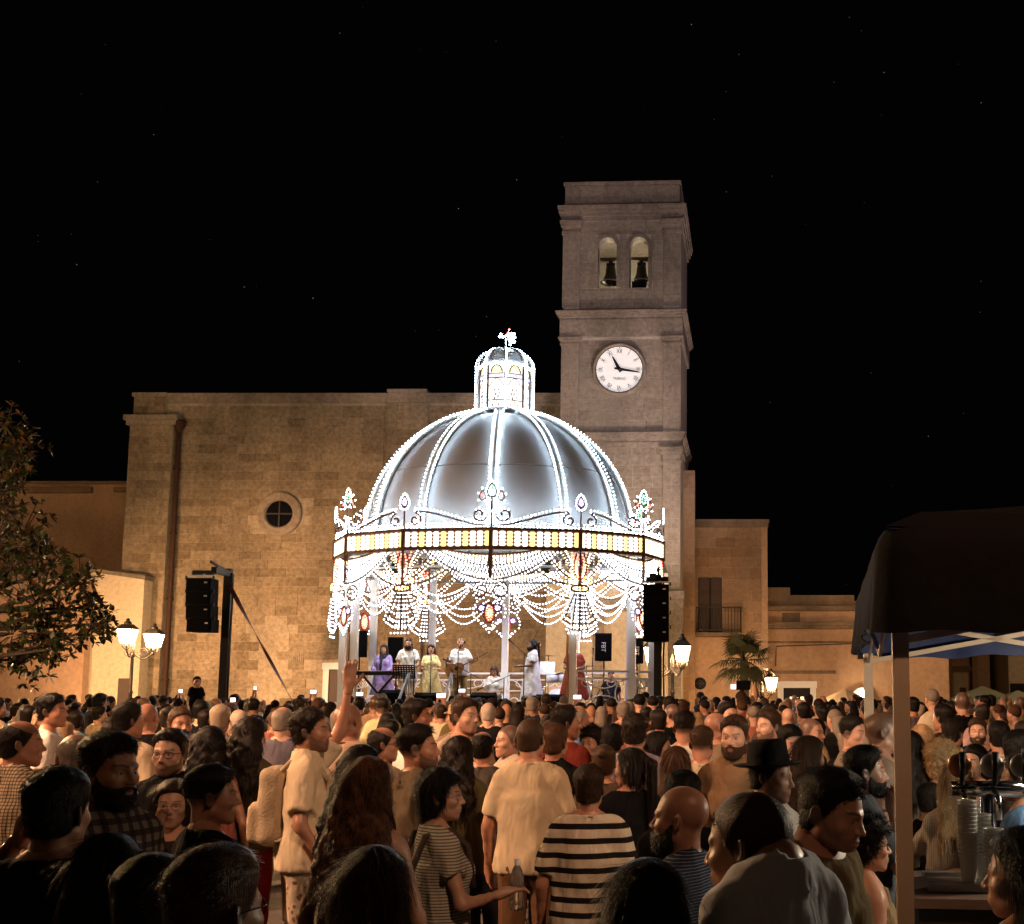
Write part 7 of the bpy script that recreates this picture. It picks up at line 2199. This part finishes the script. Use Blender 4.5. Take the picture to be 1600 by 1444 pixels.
# ================================================================== musicians
G2 = 'musicians on the stage'
def mus(px, py, Y, yaw, label, **kw):
    p = W(px, py, Y); kw.setdefault('lod', 1); kw.setdefault('eyes', False)
    return person(p.x, Y, p.z, yaw, label, base=kw.pop('base', STAGE), group=G2, **kw)
t_, Hm, ch = mus(600, 1007, 29.3, 178, 'keyboard player in violet shawl and dark headscarf', sex='f', hair='long', hcol='black', skin='olive', shirt=(.34, .26, .55), sleeve=2, pose='keys', hem=.45, loose=.03)
extra(t_, 'scarf', MB().lathe([(.07, -.10), (.10, -.13), (.13, -.19), (.15, -.25), (.10, -.24), (.06, -.12)], 18, (0, -.01, 1.632)).tube([(.02, .10, 1.45), (.03, .14, 1.25), (.02, .15, 1.0)], [.04, .05, .04], 8), M['felt'])
t_, Hm, ch = mus(639, 997, 28.9, 176, 'musician with long beard, tied dark hair and white tunic', hair='bun', hcol='black', beard=2.0, skin='olive', shirt=(.62, .60, .55), sleeve=.7, pose='keys', hem=.72, trousers=(.6, .58, .54), loose=.025)
extra(t_, 'bead_necklace', MB().tube([(.09 * math.sin(q), .02 + .125 * (.5 + .5 * math.cos(q)), 1.34 + .14 * -math.cos(q) + .0) for q in np.linspace(0, 2 * PI, 24)], .008, 5), M['felt'])
mus(674, 1007, 29.0, 170, 'woman singer in yellow blouse and patterned skirt', sex='f', hair='curly_long', hcol='dark', skin='tan', shirt=(.62, .52, .24), sleeve=.8, pose='hold_both', hem=.35, pat='floral')
t_, Hm, ch = mus(720, 997, 28.7, 172, 'guitarist in white t-shirt singing at a microphone', hair='buzz', hcol='dark', beard=.6, skin='olive', shirt=(.72, .70, .70), pose='guitar', trousers=(.28, .22, .10), fat=.015)
gt = thing('acoustic_guitar', 'sunburst acoustic guitar held by the guitarist', 'guitar', Matrix.LocRotScale(t_.location, t_.rotation_euler, t_.scale) @ Vector((0.02, .19, 1.05)), t_.rotation_euler[2])
GM = Matrix.Rotation(math.radians(24), 4, 'Y') @ Matrix.Diagonal((-1, 1, 1, 1))
ol = [(.28 * math.sin(0) , 0)]
prof = []
for q in np.linspace(0, 2 * PI, 48, endpoint=False):
    lx_ = -math.cos(q) * .24                     # along the body
    wd = (.19 if lx_ < 0 else .145) * math.sqrt(max(0, 1 - (lx_ / .25) ** 2)) * (1 - .18 * math.exp(-((lx_ - .03) / .06) ** 2)) + .0
    prof.append((lx_ - .10, wd * (1 if math.sin(q) >= 0 else -1)))
M['guitar'] = plain('honey spruce top', (.34, .15, .045), .3, var=.25); 
def gpart(nm, mb, mat): 
    me = mb.mesh(nm); me.transform(Matrix.Rotation(math.radians(28), 4, 'Y')); return link(nm, me, mat, gt, True)
gpart('guitar_body', MB().prism([(-x, z) for x, z in prof], -.02, .09), M['guitar'])
gpart('soundhole', MB().lathe([(0, .093), (.05, .093)], 20, (0.05, 0, 0), 'y'), M['dark'])
gpart('neck', MB().bar((-.12, .085, 0), (-.66, .085, 0), .05, .022), M['door_wood'])
gpart('headstock', MB().bar((-.66, .085, 0), (-.80, .07, 0), .07, .02), M['door_wood'])
gpart('bridge', MB().box(.15, .18, .09, .10, -.06, .06), M['door_wood'])
gpart('strap', MB().tube([(.28, .05, .05), (.2, -.1, .3), (-.02, -.25, .42), (-.15, -.1, .3)], .02, 5), M['felt'])
t_, Hm, ch = mus(772, 1040, 29.0, 185, 'seated long-haired musician in white playing a lap drum', sex='f', hair='long', hcol='chestnut', skin='tan', shirt=(.62, .60, .58), sleeve=.8, pose='hold_both', base=STAGE - .62, htilt=-22, trousers=(.2, .14, .09))
ld_ = thing('lap_drum', 'dark drum played by the seated musician', 'drum', (t_.location.x, t_.location.y - .32, STAGE))
MB().lathe([(0, 0), (.16, 0), (.13, .22), (.17, .44), (0, .44)], 18).build('drum_body', M['door_wood'], ld_, True)
MB().lathe([(.172, .40), (.18, .40), (.18, .45), (0, .452)], 18).build('drum_skin', M['canvas'], ld_, True)
t_, Hm, ch = mus(832, 999, 28.9, -105, 'dark-bearded singer with ponytail in long white robe facing left', hair='pony', hcol='black', beard=1.6, skin='dark', shirt=(.70, .69, .70), sleeve=.7, pose='hold_both', hem=.18, loose=.025)
mus(898, 1006, 29.6, 175, 'musician in rust red robe partly behind the bandstand front post', hair='bald', skin='dark', shirt=(.20, .035, .02), sleeve=.6, pose='hold_both', hem=.3, loose=.03)
mus(955, 1048, 30.6, 180, 'dark-clothed technician crouching behind the railing', hair='short', hcol='black', shirt=(.02, .02, .03), base=STAGE - .65, trousers=BLK)

# ================================================================== magnolia on the left
MY = 17.0
mag = thing('magnolia_tree', 'dark glossy-leaved magnolia tree reaching in from the left edge', 'tree', (XZ(-150, MY, 2), MY, 0))
tx0 = XZ(-150, MY, 2)
bark = plain('magnolia bark', (.06, .045, .035), .9, var=.3, bump=.5, bscale=40)
MB().tube([(tx0, MY, 0), (tx0 + .05, MY, 1.5), (tx0 - .02, MY + .1, 3), (tx0 + .1, MY, 4.5), (tx0 + .1, MY, 6.3)], [.24, .19, .16, .12, .05], 9).build('trunk', bark, mag)
clumps = [(10, 665, .3), (-20, 700, .45), (40, 695, .28), (20, 745, .4), (-40, 760, .6), (5, 790, .45), (35, 835, .45), (-10, 850, .6), (60, 850, .35), (20, 890, .5), (75, 895, .45), (125, 905, .35), (-30, 920, .6), (55, 945, .5), (105, 950, .4), (145, 945, .25), (20, 990, .55), (85, 995, .45), (140, 985, .35), (160, 975, .2), (-20, 1030, .5), (40, 1030, .4), (80, 1015, .3), (-110, 700, .7), (-120, 820, .8), (-110, 940, .7), (-90, 1040, .6), (10, 700, .35), (25, 715, .3)]
br = MB(); leaves = []
RT = np.random.default_rng(3)
for i, (px, py, r) in enumerate(clumps):
    Yc = MY + RT.uniform(-.9, .7); c = W(px, py, Yc)
    st_ = Vector((tx0, MY, max(1.6, c.z - RT.uniform(.2, 1.0))))
    mid = st_.lerp(c, .5) + Vector((RT.uniform(-.15, .15), RT.uniform(-.2, .2), RT.uniform(-.05, .25)))
    br.tube([st_, mid, c], [.06, .035, .018], 6)
    for _ in range(int(14 + 46 * r)):
        e = c + Vector(RT.normal(0, 1, 3)) * r * .42
        if RT.random() < .6: br.tube([c.lerp(e, .2), e], [.010, .006], 4, cap=False)
        ax = (e - c); ax = ax.normalized() if ax.length > 1e-4 else Vector((0, 0, 1)); ax = (ax + Vector((0, 0, .35))).normalized()
        n = RT.integers(5, 9)
        o1 = ax.orthogonal().normalized(); o2 = ax.cross(o1)
        for k in range(n):
            a = 2 * PI * k / n + RT.uniform(-.4, .4)
            d = (ax * RT.uniform(.15, .9) + o1 * math.cos(a) + o2 * math.sin(a)).normalized()
            leaves.append((e, d, RT.uniform(.085, .14)))
br.build('branch', bark, mag)
leafm, nt, b, L = newmat('magnolia leaf')
oi = N(nt, 'ShaderNodeObjectInfo'); ge = N(nt, 'ShaderNodeNewGeometry'); ad = N(nt, 'ShaderNodeMath', operation='ADD'); fr = N(nt, 'ShaderNodeMath', operation='FRACT')
L(oi.outputs['Random'], ad.inputs[0]); L(ge.outputs['Random Per Island'], ad.inputs[1]); L(ad.outputs[0], fr.inputs[0])
cr = N(nt, 'ShaderNodeValToRGB'); cr.color_ramp.elements[0].color = (.014, .026, .007, 1); cr.color_ramp.elements[1].color = (.05, .052, .015, 1)
e_ = cr.color_ramp.elements.new(.75); e_.color = (.022, .036, .010, 1)
L(fr.outputs[0], cr.inputs[0])
bk = N(nt, 'ShaderNodeMix', data_type='RGBA'); bk.inputs[7].default_value = (.07, .036, .016, 1); L(ge.outputs['Backfacing'], bk.inputs[0]); L(cr.outputs[0], bk.inputs[6])
L(bk.outputs[2], b.inputs['Base Color']); b.inputs['Roughness'].default_value = .32
LV_ = [(0, 0, 0), (.17, .25, .03), (.20, .5, .045), (.14, .78, .03), (0, 1, -.04), (-.14, .78, .03), (-.20, .5, .045), (-.17, .25, .03), (0, .3, -.01), (0, .55, -.005), (0, .8, -.015)]
LF_ = [(0, 1, 8), (1, 2, 9, 8), (2, 3, 10, 9), (3, 4, 10), (0, 8, 7), (7, 8, 9, 6), (6, 9, 10, 5), (5, 10, 4)]
lm = MB().add(LV_, LF_, True).mesh('leaf'); lm.materials.append(leafm)
def leaf_matrix(e, d, l):
    up = Vector((RT.uniform(-.5, .5), RT.uniform(-.8, .2), 1)); x = d.cross(up).normalized(); z = x.cross(d)
    m = Matrix((x, d, z)).transposed().to_4x4(); m.translation = e
    return m @ Matrix.Diagonal((l, l, l, 1))
invis = lambda e: PX0 + F * e.x / (e.y * cP + (e.z - CAMZ) * sP)
leaves.sort(key=lambda q: (invis(q[0]) < 0, q[0].y))
mv = mag.matrix_basis; inv = Matrix.Translation(-mag.location)
rest = MB()
for i, (e, d, l) in enumerate(leaves):
    m = leaf_matrix(e, d, l)
    if i < 300:
        o = bpy.data.objects.new('leaf', lm); COL.objects.link(o); o.parent = mag; o.matrix_basis = inv @ m
    else:
        rest.add([m @ Vector(p) for p in LV_], LF_, True)
o = rest.build('foliage', leafm, mag); o['kind'] = 'stuff'

# ================================================================== fan palm
PY = 38.5
px_ = XZ(1163, PY, 2.5); ptop = W(1163, 1032, PY).z
palm = thing('fan_palm', 'fan palm with shaggy drooping fronds before the low palazzo', 'palm tree', (px_, PY, 0))
tr = []; 
for i in range(15): tr.append((.17 - .003 * i + (.02 if i % 2 else 0), ptop * i / 14))
MB().lathe(tr, 12, (px_, PY, 0)).build('trunk', plain('shaggy palm trunk', (.07, .045, .028), .95, var=.4, bump=.8, bscale=30), palm)
pm_ = plain('palm frond', (.036, .038, .014), .5, var=.35, vscale=6)
RP = np.random.default_rng(9)
for k in range(34):
    az = 2 * PI * k * .382; el = [1.25, .85, .45, .05, -.4, -.8][k % 6] + RP.uniform(-.15, .15)
    d = Vector((math.cos(az) * math.cos(el), math.sin(az) * math.cos(el), math.sin(el)))
    s0 = Vector((px_, PY, ptop)); pl_ = RP.uniform(.42, .68); fr_ = RP.uniform(.58, .8)
    e = s0 + d * pl_ + Vector((0, 0, -.05))
    mb = MB().tube([s0, s0.lerp(e, .5) + Vector((0, 0, .03)), e], [.02, .014, .01], 5)
    side = d.cross(Vector((0, 0, 1))); side = side.normalized() if side.length > .1 else Vector((1, 0, 0)); up = side.cross(d).normalized()
    for q in range(19):
        a = (q - 9) / 9 * 1.75
        dd = (d * math.cos(a) + side * math.sin(a)).normalized()
        l = fr_ * (1 - .25 * abs(q - 9) / 9); w = .028
        pp = dd.cross(up).normalized() * w
        m1 = e + dd * l * .55 + up * .04; tip = e + dd * l + Vector((0, 0, -.14 - .1 * RP.random()))
        mb.add([e + up * .01, m1 + pp, m1 - pp, tip], [(0, 1, 2), (1, 3, 2)], False)
    mb.build('frond', pm_, palm)
# video camera on a stand in front of the palm
vc = thing('video_camera', 'video camera with lit screen on a tall stand before the palm', 'camera', (XZ(1160, 30, 2.2), 30, 0))
zc = W(1160, 1078, 30).z
MB().tube([(0, 0, 0), (0, 0, zc)], .05, 8).build('stand', M['black'], vc, True)
MB().box(-.16, .2, -.2, .2, zc, zc + .24).build('camera_body', M['black'], vc, True)
MB().box(-.30, -.17, -.06, -.04, zc + .02, zc + .14).build('screen', M['screen'], vc, True)
tp = thing('folded_parasol', 'closed tan parasol leaning by the palm', 'parasol', (XZ(1180, 34, 1.8), 34, 0))
MB().lathe([(.03, 0), (.03, 1.0), (.26, 1.05), (.12, 1.8), (.03, 2.1), (0, 2.12)], 10).build('folded_canopy', plain('tan parasol cloth', (.14, .07, .045), .9, var=.2), tp, True)
# parasol stall and disc lamp by the low palazzo
ps = thing('market_parasol', 'wide tan parasol below the round wall lamp', 'parasol', (XZ(1320, 40, 2), 40, 0))
zz = W(1325, 1096, 40).z
MB().lathe([(1.3, zz - .25), (.7, zz + .12), (.03, zz + .42), (0, zz + .44)], 8, smooth=False).build('canopy', plain('cream parasol cloth', (.50, .38, .26), .9, var=.15), ps, True)
MB().tube([(0, 0, 0), (0, 0, zz + .4)], .03, 6).build('pole', M['white'], ps, True)
dl = thing('round_wall_lamp', 'round white disc lamp on the low palazzo left of the far tent pole', 'lamp', W(1348, 1092, PYB - .3))
MB().lathe([(0, 0), (.42, 0), (.45, .03), (.42, .06)], 28, (0, 0, 0), 'y').build('disc', M['white'], dl, True)
MB().sphere((0, -.25, .18), .13, 14, 10).build('globe', emit('lamp globe', (1, .72, .42), 60), dl, True)
MB().tube([(0, 0, 0), (0, -.25, .05)], .02, 6).build('bracket', M['iron'], dl, True)
for (lab, px, py, Y) in (('pale greenish market tent glowing far under the gazebo', 1535, 1092, 42), ('small pale market tent at the far right edge', 1590, 1100, 40)):
    mt = thing('market_tent', lab, 'tent', (XZ(px, Y, 2), Y, 0), 0, 'far market tents'); zz = W(px, py, Y).z
    MB().lathe([(1.5, zz - .2), (1.45, zz - .02), (.06, zz + .45), (0, zz + .46)], 4, smooth=False, a0=PI / 4, a1=2 * PI + PI / 4).build('canopy', plain('pale tent cloth', (.16, .18, .125), .8, var=.1), mt, True)
    for q in range(4):
        MB().tube([(1.0 * (1 if q % 2 else -1), 1.0 * (1 if q // 2 else -1), 0), (1.0 * (1 if q % 2 else -1), 1.0 * (1 if q // 2 else -1), zz - .1)], .03, 6).build('leg', M['steel'], mt, True)

# ================================================================== gazebo tent, right foreground
TA = Vector((XZ(1408, 4.0, 1.9), 4.0, 0)); TU = Vector((math.cos(math.radians(-6)), math.sin(math.radians(-6)), 0)); TV = Vector((-TU.y, TU.x, 0)); TS_ = 3.05
gz = thing('gazebo_tent', 'black pop-up gazebo with blue lining and pale poles, right foreground', 'tent', TA)
zb_, ze = 2.125, 2.485
def tp_(u, v, z): p = TA + TU * u + TV * v; return Vector((p.x, p.y, z))
polem = plain('cream painted steel', (.56, .43, .31), .5, .0, var=.2, vscale=5)
pp = []
for (u, v) in ((0, 0), (0, TS_), (TS_, 0), (TS_, TS_)):
    w = .028
    q = MB(); c = tp_(u, v, 0)
    vs = [c + TU * (sx * w) + TV * (sy * w) + Vector((0, 0, z)) for z in (0, 2.14) for sx, sy in ((-1, -1), (1, -1), (1, 1), (-1, 1))]
    q.hexa(vs); po = q.build('pole', polem, gz)
    MB().hexa([c + TU * (sx * .036) + TV * (sy * .036) + Vector((0, 0, z)) for z in (.42, .47) for sx, sy in ((-1, -1), (1, -1), (1, 1), (-1, 1))]).build('height_clip', M['white'], po)
tr = MB()
for a, b in (((0, 0), (TS_, 0)), ((0, 0), (0, TS_)), ((0, TS_), (TS_, TS_)), ((TS_, 0), (TS_, TS_))):
    for k in range(2):
        a2 = (a[0] + (b[0] - a[0]) * k / 2, a[1] + (b[1] - a[1]) * k / 2); b2 = (a[0] + (b[0] - a[0]) * (k + 1) / 2, a[1] + (b[1] - a[1]) * (k + 1) / 2)
        tr.bar(tp_(*a2, 2.09), tp_(*b2, 2.36), .014, .028); tr.bar(tp_(*a2, 2.36), tp_(*b2, 2.09), .014, .028)
tr.build('scissor_truss', polem, gz)
blackcloth = plain('black polyester', (.008, .007, .0072), .85, var=.4, vscale=3, bump=1.0, bscale=5, spec=.1)
bluecloth = plain('blue lining', (.010, .022, .09), .7, var=.2, vscale=4)
def skirt(off, n=240, m=10, rad=.10):
    c0, c1 = -.075, TS_ + .075
    path = []
    for (cx, cy, a0) in ((c0 + rad, c0 + rad, PI), (c1 - rad, c0 + rad, 1.5 * PI), (c1 - rad, c1 - rad, 0), (c0 + rad, c1 - rad, .5 * PI)):
        for q in range(7): a = a0 + q / 6 * PI / 2; path.append((cx + rad * math.cos(a), cy + rad * math.sin(a), math.cos(a), math.sin(a)))
    path.append(path[0])
    L_ = [0]
    for a, b in zip(path[:-1], path[1:]): L_.append(L_[-1] + math.hypot(b[0] - a[0], b[1] - a[1]))
    P_ = np.array(path); D_ = np.array(L_)
    v = []; f = []
    for i in range(n):
        t = L_[-1] * i / n
        x, y, nx, ny = [np.interp(t, D_, P_[:, k]) for k in range(4)]
        l = math.hypot(nx, ny); nx /= l; ny /= l
        fold = .016 * math.sin(t * 6.3) + .010 * math.sin(t * 14.7 + 1) + .006 * math.sin(t * 31)
        for j in range(m + 1):
            s_ = j / m
            o = off + .02 * s_ + fold * s_ ** 1.2 + (.035 * math.sin(min(1, s_ * 5) * PI / 2) - .035)
            z = ze + .0 - (ze - zb_ + .012 * math.sin(t * 5) + .008 * math.sin(t * 17)) * s_
            v.append(tp_(x + nx * o, y + ny * o, z))
    for i in range(n):
        for j in range(m):
            q = i * (m + 1) + j; q2 = ((i + 1) % n) * (m + 1) + j; f.append((q, q2, q2 + 1, q + 1))
    return v, f
c = (-.045, -.045); e2 = TS_ + .045
cor = [(c[0], c[1]), (e2, c[1]), (e2, e2), (c[0], e2)]
can = MB(); lin = MB()
can.add(*skirt(0), True); lin.add(*skirt(-.006), True)
apex = (TS_ / 2, TS_ / 2, 2.95)
for k in range(4):
    a, b = cor[k], cor[(k + 1) % 4]; n = 12
    for mbx, dz in ((can, .0), (lin, -.008)):
        v = []; f = []
        for i in range(n + 1):
            s = i / n
            for j in range(n + 1):
                t = j / n
                x = (a[0] + (b[0] - a[0]) * t) * (1 - s) + apex[0] * s; y = (a[1] + (b[1] - a[1]) * t) * (1 - s) + apex[1] * s
                z = ze + (apex[2] - ze) * s - .05 * math.sin(PI * t) * (1 - s) - .05 * math.sin(PI * s) + .045 * min(1, s * 12) * (1 - s) + dz
                v.append(tp_(x, y, z - .03 * math.sin(PI * t) * (s == 0) * .0))
        for i in range(n):
            for j in range(n):
                q = i * (n + 1) + j; f.append((q, q + 1, q + n + 2, q + n + 1))
        mbx.add(v, f, True)
can.build('canopy', blackcloth, gz); lin.build('canopy_lining', bluecloth, gz)

# ================================================================== bar under the gazebo
bl_ = thing('assumed_bar_lamp', 'assumed white tube lamp hanging under the gazebo over the bar, right of the view', 'lamp', tp_(1.75, 1.3, 2.02))  # unseen lamp, added; assumed from the light on cups and arms
MB().tube([(-.5, 0, 0), (.5, 0, 0)], .025, 8).build('tube', emit('lamp tube', (1.0, .84, .62), 300), bl_, True)
MB().box(-.6, .6, -.16, .16, .03, .06).build('fitting', M['white'], bl_, True)  # widened into a shade that keeps lamp light off the blue lining
MB().tube([(-.4, 0, .06), (-.4, 0, .75)], .004, 4).tube([(.4, 0, .06), (.4, 0, .75)], .004, 4).build('hanger', M['black'], bl_, True)
M['cup'] = plain('milky plastic', (.85, .83, .78), .3, trans=.35)
bar = thing('bar_counter', 'dark bar counter under the gazebo at lower right', 'counter', tp_(.45, .75, 0), math.radians(-6))
bw0 = MB().box(-.35, 1.9, 0, .62, 0, 1.06).build('counter_body', plain('dark bar panel', (.03, .024, .022), .5, var=.3), bar, True)
MB().box(-.40, 1.95, -.05, .67, 1.062, 1.10).build('worktop', plain('bar top', (.14, .10, .085), .35, var=.25), bar, True)
MB().box(-.30, .40, .10, .45, 1.102, 1.135).build('drip_tray', M['steel'], bar, True)
bp_ = lambda x, y, z: Matrix.LocRotScale(bar.location, bar.rotation_euler, (1, 1, 1)) @ Vector((x, y, z))
tap = thing('beer_tap', 'chrome beer tap tower with oval badges on the bar', 'beer tap', bp_(-.02, .35, 1.136))
MB().lathe([(.06, 0), (.06, .02), (.035, .04), (.032, .34), (0, .34)], 16).build('column', M['chrome'], tap, True)
MB().tube([(-.16, 0, .36), (.20, 0, .36)], .035, 12).build('crossbar', M['chrome'], tap, True)
for i, xx in enumerate((-.12, .02, .15)):
    h_ = MB().tube([(xx, -.04, .35), (xx, -.10, .33), (xx, -.11, .24)], .013, 8).build('spout', M['chrome'], tap, True)
    MB().tube([(xx, -.05, .38), (xx, -.07, .52)], [.010, .016], 8).build('lever', M['black'], h_, True)
    MB().lathe([(0, -.012), (.040, -.012), (.052, -.004), (.052, .01), (0, .012)], 24, (xx, -.01, .46), 'y').build('badge', plain('copper badge %d' % i, (.42, .17, .08) if i == 0 else (.35, .33, .3), .3, .5), h_, True)
tb = MB().tube([(-.08, .02, .33), (-.10, .05, .2), (-.06, .05, .0)], .014, 8); tb.build('beer_line', plain('amber hose', (.45, .30, .06), .3), tap, True)
for i, (x, y, n, r) in enumerate(((-.13, .17, 15, .040), (-.03, .14, 8, .040), (-.06, .24, 11, .038))):
    for k in range(1):
        cs = thing('cup_stack', ['tall', 'short', 'middle'][i] + ' stack of clear plastic cups on the bar', 'cups', bp_(x, y, 1.136), 0, 'plastic cup stacks on the bar')
        for q in range(n):
            z = q * .016
            MB().lathe([(r * .72, z), (r, z + .10), (r * 1.05, z + .102), (r * 1.05, z + .106), (r * .98, z + .104)], 16).build('cup', M['cup'], cs, True)
nk = thing('paper_napkin', 'crumpled white paper napkin on the bar edge by the pole', 'napkin', bp_(-.31, .18, 1.102))
MB().add([(-.08, -.05, .0), (.07, -.06, .03), (.09, .05, .0), (-.06, .06, .035), (0, 0, .05)], [(0, 1, 4), (1, 2, 4), (2, 3, 4), (3, 0, 4)], True).build('napkin', M['white'], nk, True)
hp(1592, 1178, 5.3, -60, 'barman in blue denim sleeves behind the beer tap at the right edge', hair='short', hcol='dark', shirt=(.08, .16, .30), sleeve=2, pose='hold_both', group=G1)
